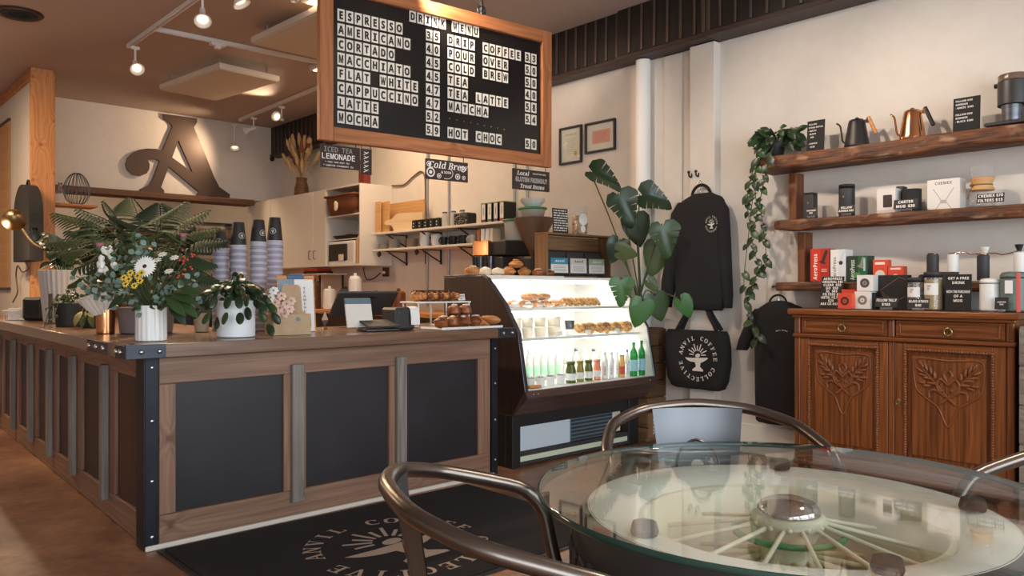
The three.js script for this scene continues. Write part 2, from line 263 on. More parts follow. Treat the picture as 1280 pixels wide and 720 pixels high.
// stub wall with its timber post and head trim
struct('wall_side', box(1.76, 1.92, 0, CEIL, FAR, -8.86, 0), M.wall);
struct('trim_2', box(1.735, 1.945, 0, CEIL - 0.001, -8.86, -8.8, 0.004, 'y'), M.pine);
struct('trim_3', box(1.735, 1.76, CEIL - 0.11, CEIL - 0.001, FAR, -8.862, 0.004, 'z'), M.pine);
struct('baseboard_right', box(WALL - 0.02, WALL - 0.0005, 0, 0.2, -4.2, FRONT, 0.004, 'z'), M.white);
{ // pilaster and round pipe on the wall
  const a = onX(862, 200, 4.82), b = onX(893, 200, 4.82);
  struct('trim_4', box(4.82, WALL - 0.0005, 0, 2.88, a.z, b.z, 0.004), M.wall);
  const c = onX(804, 200, 4.84);
  const p = tag(struct('trim_5', at(cyl(0.057, 0.057, 2.88, 28), c.x, 1.44, c.z), M.white), 'round white pipe running up the wall', 'pipe');
  const p2 = onX(848, 200, WALL - 0.02);
  struct('trim_6', box(WALL - 0.02, WALL - 0.0005, 0.2, 2.88, onX(830, 200, WALL - 0.02).z, onX(852, 200, WALL - 0.02).z, 0.003), M.wall);
}
{ // dark ribbed cladding under the ceiling
  const seg = [[BACK + 0.002, onX(774, 50, 4.76).z, 4.77, 0.109], [onX(774, 50, 4.76).z, onX(884, 30, 4.74).z, 4.74, 0.118], [onX(884, 30, 4.74).z, FRONT - 0.002, 4.72, 0.118]];
  const rib = cb(0.012, CEIL - 2.93, 0.02, 0.003, 'y');
  const t = new THREE.Group(); t.name = 'trim_7'; t.userData.kind = 'structure'; scene.add(t);
  seg.forEach(([z0, z1, x, s]) => {
    mesh('cladding_sheet', box(x, WALL - 0.0005, 2.92, CEIL - 0.0005, z0, z1, 0.002, 'y'), M.cladding, t);
    mesh('ledge_board', box(x - 0.02, WALL - 0.0005, 2.886, 2.92, z0, z1, 0.003, 'z'), M.ledge, t);
    for (let z = z0 + s; z < Math.min(z1, -1.4) - 0.02; z += s) mesh('rib', rib, M.claddingRib, t).position.set(x - 0.005, (CEIL + 2.925) / 2, z);
  });
  for (const px of [880, 886]) mesh('cover_strip', box(-0.02, 0.01, 2.922, CEIL - 0.001, -0.015, 0.015, 0.003, 'y'), M.claddingRib, t).position.set(4.735, 0, onX(px, 30, 4.73).z);
}

// ---------------------------------------------------------------- ceiling: vent, sound panels, light tracks
{
  const p = onY(24, 16, CEIL), v = thing('ceiling_vent', 'round black slotted air vent set in the ceiling', 'vent', [p.x, CEIL, p.z]);
  mesh('ring', at(lathe([[0.07, 0], [0.165, 0], [0.17, -0.006], [0.15, -0.022], [0.13, -0.014], [0.07, -0.014]], 32), 0, 0, 0), M.darkWood, v);
  mesh('backing', at(cyl(0.135, 0.135, 0.004, 28), 0, -0.004, 0), M.black, v);
  for (let i = -3; i <= 3; i++) { const L = Math.sqrt(0.128 ** 2 - (i * 0.034) ** 2); mesh('slat', at(cb(2 * L, 0.006, 0.02, 0.002), 0, -0.014, i * 0.034, 0.5), M.black, v); }
}
function soundPanel(a, b, c, label) {    // three corners at the panel's height
  const w = a.distanceTo(b) * 0.93, d = b.distanceTo(c) * 0.9, o = thing('ceiling_panel', label, 'ceiling panel', [(a.x + c.x) / 2, 0, (a.z + c.z) / 2], Math.atan2(-(b.z - a.z), b.x - a.x));
  mesh('panel', at(cb(w, 0.05, d, 0.004), 0, a.y + 0.025, 0), M.felt, o);
  mesh('edge_frame', merge([box(-w / 2 - 0.008, w / 2 + 0.008, a.y + 0.012, a.y + 0.058, -d / 2 - 0.008, -d / 2 - 0.0005), box(-w / 2 - 0.008, w / 2 + 0.008, a.y + 0.012, a.y + 0.058, d / 2 + 0.0005, d / 2 + 0.008), box(-w / 2 - 0.008, -w / 2 - 0.0005, a.y + 0.012, a.y + 0.058, -d / 2, d / 2), box(w / 2 + 0.0005, w / 2 + 0.008, a.y + 0.012, a.y + 0.058, -d / 2, d / 2)]), M.offwhite, o);
  for (const s of [-1, 1]) for (const q of [-1, 1]) mesh('hanger', at(cyl(0.006, 0.006, CEIL - a.y - 0.05, 8), s * w * 0.4, (CEIL + a.y + 0.05) / 2, q * d * 0.4), M.conduit, o);
}
{
  const h = 3.13, A = onY(208, 116, h), B = onY(282, 130, h), C = onY(342, 99, h); soundPanel(A, B, C, 'square beige sound panel hung from the ceiling in front of the big letter');
  const D = onY(311, 57, h), E2 = onY(420, 82, h), F = E2.clone().add(onY(400, 9, h).sub(D)); soundPanel(D, E2, F, 'larger beige sound panel hung from the ceiling behind the drink menu');
}
const trackY = CEIL - 0.053;
function track(label, a, b, name = 'light_track') {
  const o = thing(name, label, 'light track', [0, 0, 0]), len = a.distanceTo(b), r = Math.atan2(-(b.z - a.z), b.x - a.x), m = a.clone().add(b).multiplyScalar(0.5);
  mesh('rail', at(merge([at(cb(len, 0.008, 0.036, 0.002), 0, 0.016), at(cb(len, 0.03, 0.006, 0.001), 0, 0, 0.015), at(cb(len, 0.03, 0.006, 0.001), 0, 0, -0.015)]), m.x, CEIL - 0.022, m.z, 0, r), M.white, o);
  for (const e of [a, b]) mesh('end_cap', at(cb(0.012, 0.034, 0.04, 0.002), e.x, CEIL - 0.022, e.z, 0, r), M.white, o);
  return o;
}
// a track head: adapter, stem, bell-shaped lamp; aims from the joint towards a target
function trackHead(label, p, target, { power = 12, angle = 0.5, drop = 0.13, group = 'track lamps on the ceiling', tint = WARM } = {}) {
  const o = thing('track_lamp', label, 'track lamp', [p.x, trackY, p.z], 0, group);
  mesh('adapter', at(cb(0.07, 0.026, 0.03, 0.003), 0, 0, 0), M.white, o);
  mesh('stem', at(cyl(0.009, 0.009, drop, 10), 0, -drop / 2, 0), M.white, o);
  const head = new THREE.Group(); head.name = 'lamp_head'; o.add(head); head.position.set(0, -drop, 0);
  head.quaternion.setFromUnitVectors(V(0, -1, 0), V(...target).sub(V(p.x, trackY - drop, p.z)).normalize());
  mesh('shade', lathe([[0.0, 0.03], [0.016, 0.03], [0.02, 0.01], [0.02, -0.05], [0.03, -0.075], [0.056, -0.115], [0.06, -0.125], [0.054, -0.124], [0.03, -0.085]], 20), M.white, head);
  mesh('bulb', at(sph(0.036, 1, 0.25, 1, 16, 8), 0, -0.1, 0), M.bulb, head);
  if (power) {
    const d = V(...target).sub(V(p.x, trackY - drop, p.z)).normalize(), l = new THREE.SpotLight(tint, power, 0, angle, 0.65, 2); l.name = 'track_lamp_light';
    l.position.set(p.x, trackY - drop, p.z).addScaledVector(d, 0.15); l.target.position.set(...target); l.castShadow = true; l.shadow.radius = 2.5; l.shadow.bias = -0.0005; l.shadow.mapSize.set(1024, 1024); scene.add(l, l.target);
  }
  return o;
}
{
  const a = onY(161, 62, trackY), b = onY(250, 0, trackY), dir = b.clone().sub(a);
  track('white lamp track running over the service counter', a, a.clone().addScaledVector(dir, 1.75));
  trackHead('white bell track lamp at the end of the track over the counter', onY(169, 60, trackY), [1.9, 0.9, -4.6], { power: 16, angle: 0.62 });
  trackHead('white bell track lamp midway along the track over the counter', onY(253, -9, trackY), [1.5, 0.6, -3.7], { power: 16, angle: 0.6 });
  trackHead('track lamp at the seating end of the counter track, aimed at the floor', a.clone().addScaledVector(dir, 1.68), [0.2, 0, -5.2], { power: 22, angle: 0.75 });
  const c = onY(194, 41, trackY), d = onY(425, 88, trackY);
  track('white cross track joining the counter track to the menu side', c, d);
  const j = onY(272, 56, trackY), k = thing('track_junction', 'small white junction box clamped on the cross track', 'junction box', [j.x, CEIL - 0.05, j.z]);
  mesh('box', at(cb(0.13, 0.03, 0.06, 0.004), 0, 0, 0), M.white, k); mesh('clamp', at(cb(0.05, 0.03, 0.04, 0.004), 0, -0.025, 0), M.white, k);
  const e = onY(300, 153, trackY), f = onY(430, 100, trackY);
  track('white lamp track near the corner of the big letter', e, f);
  trackHead('grey bell track lamp hanging in front of the white bulkhead', onY(293, 156, trackY), [4.0, 1.6, -9.2], { power: 9, angle: 0.6, drop: 0.2 });
  trackHead('lit track lamp pointing at the big letter', onY(317, 148, trackY), [3.0, 2.6, BACK], { power: 5, angle: 0.95, drop: 0.12 });
  trackHead('track lamp turned up to throw light on the ceiling', onY(352, 134, trackY), [2.2, 3.3, -7.2], { power: 5, angle: 0.7, drop: 0.14 });
  trackHead('lit track lamp by itself beside the larger sound panel', onY(292, -34, trackY), [3.0, 0.9, -4.4], { power: 14, angle: 0.6, drop: 0.1 });
  // the track over the seating that lights the shelf wall
  const t0 = V(2.75, trackY, -5.4), t1 = V(2.75, trackY, 0.6);
  track('white lamp track over the seating, facing the shelf wall', t0, t1);
  for (const [z, tx, ty, tz, pw, an, label] of [[-3.9, WALL, 1.9, -4.6, 8, 0.65, 'track lamp over the seating aimed at the hanging sweater'], [-3.2, WALL, 1.7, -2.3, 9, 0.6, 'track lamp over the seating aimed at the shelves'], [-2.5, 4.7, 1.5, -1.4, 9, 0.65, 'track lamp over the seating aimed at the sideboard'], [-1.9, 3.1, 2.5, -4.0, 5, 0.4, 'track lamp over the seating aimed at the drink menu'], [-0.3, 1.3, 0.7, -0.8, 7, 0.55, 'track lamp over the seating aimed at the round table']]) trackHead(label, V(2.75, trackY, z), [tx, ty, tz], { power: pw, angle: an, tint: SOFT });
}
// ---------------------------------------------------------------- big letter on the ledge
{
  const z = BACK + 0.007, q = (px, py) => { const p = onZ(px, py, z + 0.03); return [p.x, p.y]; };
  const out = [[204.7, 143], [246, 148.5], [246, 153], [242, 159], [255, 190], [267, 220], [274, 234], [287, 243], [287, 246.8], [246, 244], [249, 240], [211, 208], [201, 234], [205, 238], [205, 242.2], [176, 240.4], [176, 236.5], [186, 232], [191, 225], [200, 201], [194, 198.6], [188, 198.6], [184.6, 200], [186.8, 205], [186.4, 211], [183, 216.5], [175, 219.4], [166, 218], [159.5, 212], [157.6, 205], [160, 197.5], [166, 191.5], [174, 187.6], [184, 186], [195, 186.4], [203, 188.6], [216, 158], [212, 152.5], [204.7, 148]].map(p => q(...p));
  const s = poly(out), h = new THREE.Path([[223, 175], [215, 197], [222, 202], [241, 215.6]].map(p => new THREE.Vector2(...q(...p)))); s.holes.push(h);
  const g = boxUV(extrude(s, 0.028, 0.004), 'y');
  single('letter_sign', 'huge brown serif letter A with curled arm standing on the timber ledge', 'letter sign', g, M.letter, [0, 0, z]);
}
// ---------------------------------------------------------------- service counter
const C0 = V(1.149, 0, -3.57), C1 = V(3.17, 0, -3.602), C2 = V(1.29, 0, -8.0), TOP = 0.898, UNDER = 0.839;
{
  const c = thing('service_counter', 'long L-shaped counter clad in weathered boards with black inset panels', 'counter');
  const side = (p0, p1, flip, build) => {      // local x along the face, z outward
    const g = (name, geo, mat) => { const m = mesh(name, geo, mat, c); m.position.copy(p0); m.rotation.y = flip ? Math.atan2(-(p0.z - p1.z), p0.x - p1.x) : Math.atan2(-(p1.z - p0.z), p1.x - p0.x); return m; };
    build(g, p0.distanceTo(p1));
  };
  const bolts = (g, x, ys, z, r = 0.009) => ys.forEach(y => g('bolt', at(sph(r, 1, 1, 0.6, 10, 6), x, y, z), M.bolt));
  side(C0, C1, false, (g, L) => {
    g('carcass', box(0.03, L - 0.01, 0.02, UNDER, -0.5, -0.03, 0.002), M.darkWood);
    g('top_rail', box(0.04, L - 0.055, 0.715, 0.83, -0.03, 0), M.weathered);
    g('bottom_rail', box(0.04, L - 0.055, 0.024, 0.145, -0.03, 0), M.weathered);
    for (const [x0, x1] of [[0.04, 0.112], [0.626, 0.746], [1.24, 1.35], [1.872, 1.966]]) g('stile', box(x0, x1, 0.1455, 0.7145, -0.03, 0, 0.003, 'y'), M.weathered);
    for (const [x0, x1] of [[0.112, 0.626], [0.746, 1.24], [1.35, 1.872]]) g('panel', box(x0 + 0.001, x1 - 0.001, 0.146, 0.714, -0.028, -0.016, 0.001), M.slate);
    for (const x of [0.692, 1.308]) g('batten', box(x - 0.032, x + 0.032, 0.088, 0.762, 0.0005, 0.024, 0.003, 'y'), M.batten);
    g('corner_angle', merge([box(-0.02, 0.035, 0.006, UNDER - 0.005, 0.0005, 0.006, 0.001, 'y'), box(-0.026, -0.0205, 0.006, UNDER - 0.005, -0.09, 0.006, 0.001, 'y')]), M.angleIron);
    bolts(g, 0.008, [0.79, 0.56, 0.3, 0.06], 0.007); bolts(g, 2.0, [0.77, 0.56, 0.34, 0.1], 0.007, 0.007);
    g('corner_angle', box(1.975, 2.022, 0.006, UNDER - 0.005, 0.0005, 0.006, 0.001, 'y'), M.angleIron);
    g('kick_strip', box(-0.02, L - 0.03, 0.001, 0.0235, -0.03, 0.012, 0.003), M.offwhite);
  });
  side(C0, C2, true, (g, L) => {                 // local x runs back towards the corner: negative along the side
    g('carcass', box(-L, -0.05, 0.02, UNDER, -0.5, -0.03, 0.002), M.darkWood);
    g('top_rail', box(-L, -0.09, 0.73, 0.83, -0.03, 0), M.weathered);
    g('bottom_rail', box(-L, -0.09, 0.002, 0.13, -0.03, 0), M.weathered);
    const bt = [0.69, 1.37, 2.0, 2.62, 3.3, 4.0]; let e = 0.09;
    bt.forEach((b, i) => {
      if (b + 0.2 > L) return;
      const w = 0.062;
      g('stile', box(-(b + 0.13), -(b - 0.13), 0.1305, 0.7295, -0.03, -0.001, 0.003, 'y'), M.weathered);
      g('panel', box(-(b - 0.131), -(e + 0.04), 0.1305, 0.7295, -0.028, -0.016, 0.001), M.slate);
      if (i === 0) g('stile', box(-(e + 0.039), -e, 0.1305, 0.7295, -0.03, -0.001, 0.003, 'y'), M.weathered);
      e = b + 0.091;
      g('batten', box(-(b + w / 2), -(b - w / 2), 0.088, 0.755, 0.0005, 0.032, 0.003, 'y'), M.batten);
    });
    bolts(g, -0.03, [0.8, 0.56, 0.3, 0.06], 0.008);
  });
  const w = thing('worktop', 'thick varnished timber counter top with steel corner plates', 'worktop');
  const A = V(1.02, 0, -3.452), B = V(3.215, 0, -3.50), D = V(1.145, 0, -8.1);
  const plank = (x0, x1, z0, z1, name, x2 = x0) => mesh(name, boxUV(at(extrude(poly([[x0, -z1], [x1, -z1], [x1, -z0], [x2, -z0]]), TOP - UNDER - 0.004, 0.002), 0, UNDER + 0.002, 0, -Math.PI / 2), name === 'plank_front' ? 'x' : 'z'), M.plank, w);
  const ext = (pts, grain) => mesh('plank', boxUV(at(extrude(poly(pts.map(([x, z]) => [x, -z])), TOP - UNDER - 0.006, 0.003), 0, UNDER + 0.003, 0, -Math.PI / 2), grain), M.plank, w);
  for (let i = 0; i < 5; i++) { const z0 = -3.452 - i * 0.17 - (i ? 0.002 : 0), z1 = -3.452 - (i + 1) * 0.17, k = -0.05 / 2.2; ext([[1.024 + (i ? 0.004 * i : 0), z0 - 0.003], [3.215, z0 - 0.05], [3.215, z1 - 0.05], [1.024 + 0.005 * i, z1]], 'x'); }
  for (let i = 0; i < 5; i++) { const x0 = 1.05 + i * 0.165, x1 = x0 + 0.162; ext([[x0, -4.306], [x1, -4.306], [x1 + 0.115, -8.1], [x0 + 0.115, -8.1]], 'z'); }
  const ta = Math.atan2(0.048, 2.195), tb = -Math.atan2(0.125, 4.65);
  const plate = (geo, pos, turn, bs) => { const m = mesh('corner_plate', geo, M.bracket, w); m.position.copy(pos); m.rotation.y = turn; for (const [x, y, z] of bs) { const b = mesh('bolt', sph(0.011, 1, 1, 1, 10, 6), M.bolt, m); b.position.set(x, y, z); } };
  const ym = (TOP + UNDER) / 2;
  plate(merge([box(-0.008, 0.155, -0.028, 0.028, 0.0005, 0.007, 0.001), box(-0.008, -0.0005, -0.028, 0.028, -0.12, 0.007, 0.001)]), V(1.021, ym, -3.4515), ta, [[0.055, 0, 0.008], [0.128, 0, 0.008], [-0.009, 0, -0.05], [-0.009, 0, -0.1]]);
  plate(box(-0.13, 0.008, -0.028, 0.028, 0.0005, 0.007, 0.001), V(3.216, ym, -3.4985), ta, [[-0.095, 0, 0.008], [-0.025, 0, 0.008]]);
  plate(box(-0.007, -0.0005, -0.027, 0.027, -0.62, -0.28, 0.001), V(1.0225, ym, -3.4515), -Math.atan2(0.02, 0.85), [[-0.008, 0, -0.33], [-0.008, 0, -0.45], [-0.008, 0, -0.57]]);
}
{ // floor mat with the shop emblem
  const w = 1.72, d = 1.175, cx = 1.17 + w / 2, cz = -3.545 + d / 2, e = onY(497, 684, 0), o = thing('floor_mat', 'black doormat with a round cream emblem in front of the counter', 'mat', [cx, 0, cz]);
  mesh('backing', at(cb(w, 0.006, d, 0.002), 0, 0.0035, 0), M.black, o);
  const tex = canvasTex(2048, 1375, (x, W, H) => {
    x.fillStyle = '#1d1817'; x.fillRect(0, 0, W, H);
    for (let i = 0; i < 30000; i++) { x.fillStyle = i % 2 ? '#282221' : '#15110f'; x.fillRect(rnd(W), rnd(H), 3, 3); }
    emblem(x, W / 2 + (e.x - cx) / (w - 0.06) * W, H / 2 + (e.z - cz) / (d - 0.06) * H, 520, '#b9a391', 'ANVIL COFFEE COLLECTIVE ', 0.25);
  });
  mesh('pile', at(cb(w - 0.05, 0.006, d - 0.05, 0.002), 0, 0.0095, 0), M.mat, o);
  const f = mesh('woven_emblem', at(sheet(w - 0.06, d - 0.06), 0, 0.0131, 0, -Math.PI / 2), std({ map: tex, roughness: 0.95 }), o);
}
// ---------------------------------------------------------------- drink menu
{
  const P0 = V(2.254, 0, -4.1), P1 = V(3.995, 0, -3.95), Wd = 1.747, B0 = 1.988, H = 0.96, turn = Math.atan2(-(P1.z - P0.z), P1.x - P0.x);
  const o = thing('menu_board', 'large hanging black drink menu board in a cedar frame', 'menu board', [P0.x, B0, P0.z], turn);
  const f = 0.085;
  mesh('frame_side', box(0, f, 0, H, -0.045, 0, 0.004, 'y'), M.cedar, o); mesh('frame_side', box(Wd - f, Wd, 0, H, -0.045, 0, 0.004, 'y'), M.cedar, o);
  mesh('frame_rail', box(f + 0.001, Wd - f - 0.001, 0, f, -0.045, 0, 0.004, 'x'), M.cedar, o); mesh('frame_rail', box(f + 0.001, Wd - f - 0.001, H - f, H, -0.045, 0, 0.004, 'x'), M.cedar, o);
  mesh('backboard', box(f - 0.01, Wd - f + 0.01, f - 0.01, H - f + 0.01, -0.04, -0.024, 0.001), flat(0.010, 0.008, 0.0075, 0.24), o);
  const chars = [...'ABCDEFGHIKLMNOPRSTUVW0123456789'], dots = ['3.', '4.', '5.'], cells = [...chars, ...dots], NX = 8, NY = 5;
  const atlas = canvasTex(1024, 1024, (x) => {
    x.fillStyle = '#d9d3c8'; x.fillRect(0, 0, 1024, 1024); x.textAlign = 'center'; x.textBaseline = 'middle';
    cells.forEach((ch, i) => {
      const cx = (i % NX) * 128, cy = Math.floor(i / NX) * 204.8;
      x.fillStyle = '#17120f'; x.fillRect(cx, cy, 7, 205); x.fillRect(cx + 121, cy, 7, 205); x.fillStyle = '#b9b3a9'; x.fillRect(cx + 7, cy, 5, 205); x.fillRect(cx + 116, cy, 5, 205);
      x.save(); x.translate(cx + 64 - (ch.length > 1 ? 8 : 0), cy + 106); x.scale('MNW'.includes(ch) ? 0.7 : ch === 'I' ? 1.2 : 0.96, 1.42); x.fillStyle = '#0e0b0a'; x.font = 'bold 126px sans-serif'; x.fillText(ch[0], 0, 0); x.lineWidth = 7; x.strokeStyle = '#0e0b0a'; x.strokeText(ch[0], 0, 0); x.restore();
      if (ch.length > 1) { x.fillStyle = '#141010'; x.fillRect(cx + 94, cy + 150, 20, 22); }
    });
  });
  const tileMat = std({ map: atlas, roughness: 0.3 }), tw = 0.0535, thh = 0.071, tiles = {};
  const tile = ch => tiles[ch] ??= (() => {
    const g = cb(tw - 0.002, thh, 0.003, 0.0006), i = cells.indexOf(ch), p = g.attributes.position, uv = g.attributes.uv;
    for (let k = 0; k < p.count; k++) uv.setXY(k, ((i % NX) + (p.getX(k) / tw + 0.5)) / NX, 1 - (Math.floor(i / NX) + (0.5 - p.getY(k) / thh)) / NY);
    return g;
  })();
  const row = (text, s, top) => { let k = 0; for (let i = 0; i < text.length; i++) { let ch = text[i]; if (ch !== ' ') { if (text[i + 1] === '.') { ch += '.'; i++; } const m = mesh('letter_tile', tile(ch), tileMat, o); m.position.set(s + (k + 0.5) * tw * 1.035, top - B0 - thh / 2, -0.0215); } k++; } };
  const y0 = 2.772, pitch = 0.0855;
  row('DRINK', 0.596, 2.866); row('MENU', 0.912, 2.866);
  ['ESPRESSO', 'AMERICANO', 'CORTADO', 'MACCHIATO', 'FLAT WHITE', 'CAPPUCCINO', 'LATTE', 'MOCHA'].forEach((t, i) => row(t, 0.113, y0 - i * pitch));
  ['3.5', '4.0', '4.5', '4.5', '4.7', '4.7', '5.2', '5.9'].forEach((t, i) => row(t, 0.716, y0 - i * pitch));
  [['DRIP COFFEE', '3.3'], ['POUR OVER', '5.0'], ['COLD BREW', '5.0'], ['TEA', '4.0'], ['TEA LATTE', '5.8'], ['MATCHA', '5.4'], null, ['HOT CHOC', '5.0']].forEach((t, i) => { if (t) { row(t[0], 0.878, y0 - i * pitch); row(t[1], 1.515, y0 - i * pitch); } });
  for (let i = 0; i < 9; i++) mesh('peg', at(sph(0.004, 1, 1, 1, 8, 6), 0.9 + i * 0.055, y0 - 6 * pitch - B0 - 0.03 - 0.002 * i, -0.022), M.brass, o);
  for (const x of [0.3, 1.149]) { mesh('hanger_rod', at(cyl(0.012, 0.012, CEIL - B0 - H, 10), x, (CEIL - B0 + H) / 2, -0.02), M.black, o); mesh('hook', at(new THREE.TorusGeometry(0.03, 0.008, 8, 16), x, H + 0.03, -0.02), M.black, o); }
  // chalk signs hung below it
  const chalkSign = (name, label, s0, s1, yb, yt, draw, px = 512) => {
    const p = V(s0, 0, -0.02).applyAxisAngle(V(0, 1, 0), turn).add(V(P0.x, 0, P0.z)), w = s1 - s0, h = yt - yb, g = thing(name, label, 'chalk sign', [p.x, yb, p.z], turn);
    mesh('board', box(0, w, 0, h, -0.008, 0, 0.0015), M.chalk, g);
    const fm = mesh('chalk_lettering', sheet(w, h), print(px, Math.round(px * h / w), (x, W, H) => { x.fillStyle = '#3d2b24'; x.fillRect(0, 0, W, H); x.fillStyle = x.strokeStyle = '#e8e2da'; x.textAlign = 'center'; x.textBaseline = 'middle'; draw(x, W, H); }, 0.8), g); fm.position.set(w / 2, h / 2, 0.0006);
    for (const k of [0.1, 0.9]) mesh('wire', at(cyl(0.0025, 0.0025, B0 - yt, 6), w * k, h + (B0 - yt) / 2, -0.004), M.black, g);
  };
  const dotsAt = (x, list) => list.forEach(([a, b, r]) => { x.beginPath(); x.arc(a, b, r, 0, 7); x.lineWidth = r * 0.35; x.stroke(); x.beginPath(); x.arc(a, b, r * 0.45, 0, 7); x.fill(); });
  chalkSign('hanging_sign', 'black chalk sign lettered for iced tea lemonade under the menu board', 0.012, 0.262, 1.835, 1.968, (x, W, H) => { x.fillStyle = '#9a938c'; x.font = 'bold 78px monospace'; x.fillText('ICED TEA', W * 0.44, H * 0.2); x.fillStyle = '#e8e2da'; x.font = 'bold 92px monospace'; x.fillText('LEMONADE', W * 0.45, H * 0.5); x.font = 'bold 26px monospace'; x.fillText('* FREE YOUR MINT TEA', W * 0.42, H * 0.75); x.fillText('* CAMPFIRE STRAWBERRY TEA', W * 0.45, H * 0.9); });
  chalkSign('hanging_sign', 'narrow black chalk sign with leaf drawings beside the lemonade sign', 0.268, 0.34, 1.815, 1.968, (x, W, H) => { x.lineWidth = 14; for (let i = 0; i < 5; i++) { const y = H * (0.12 + i * 0.17); x.beginPath(); x.moveTo(W * 0.25, y + 60); x.lineTo(W * 0.7, y); x.moveTo(W * 0.3, y); x.lineTo(W * 0.6, y + 30); x.stroke(); } }, 240);
  chalkSign('hanging_sign', 'black chalk sign with curly cold brew lettering under the menu board', 0.717, 1.04, 1.826, 1.955, (x, W, H) => { x.font = 'italic bold 92px serif'; x.fillText('Cold Brew', W * 0.52, H * 0.27); x.font = 'bold 34px sans-serif'; x.fillText('& SODA', W * 0.48, H * 0.6); dotsAt(x, [[60, H * 0.65, 42], [40, H * 0.25, 24], [450, H * 0.35, 26], [385, H * 0.75, 26], [460, H * 0.78, 18], [160, H * 0.8, 22]]); x.lineWidth = 6; x.beginPath(); x.moveTo(220, H * 0.9); x.bezierCurveTo(330, H, 350, H * 0.5, 300, H * 0.45); x.stroke(); });
  chalkSign('hanging_sign', 'brown chalk sign lettered for gluten friendly treats under the menu board', 1.41, 1.74, 1.815, 1.957, (x, W, H) => { x.font = 'italic bold 60px serif'; x.fillText('Local', W * 0.27, H * 0.2); x.font = 'bold 22px sans-serif'; x.fillText('baked fresh daily', W * 0.72, H * 0.17); x.font = 'bold 62px sans-serif'; x.lineWidth = 3; x.strokeText('GLUTEN FRIENDLY', W * 0.5, H * 0.5, W * 0.86); x.font = 'italic bold 58px serif'; x.fillText('Treat Items', W * 0.52, H * 0.82); });
}
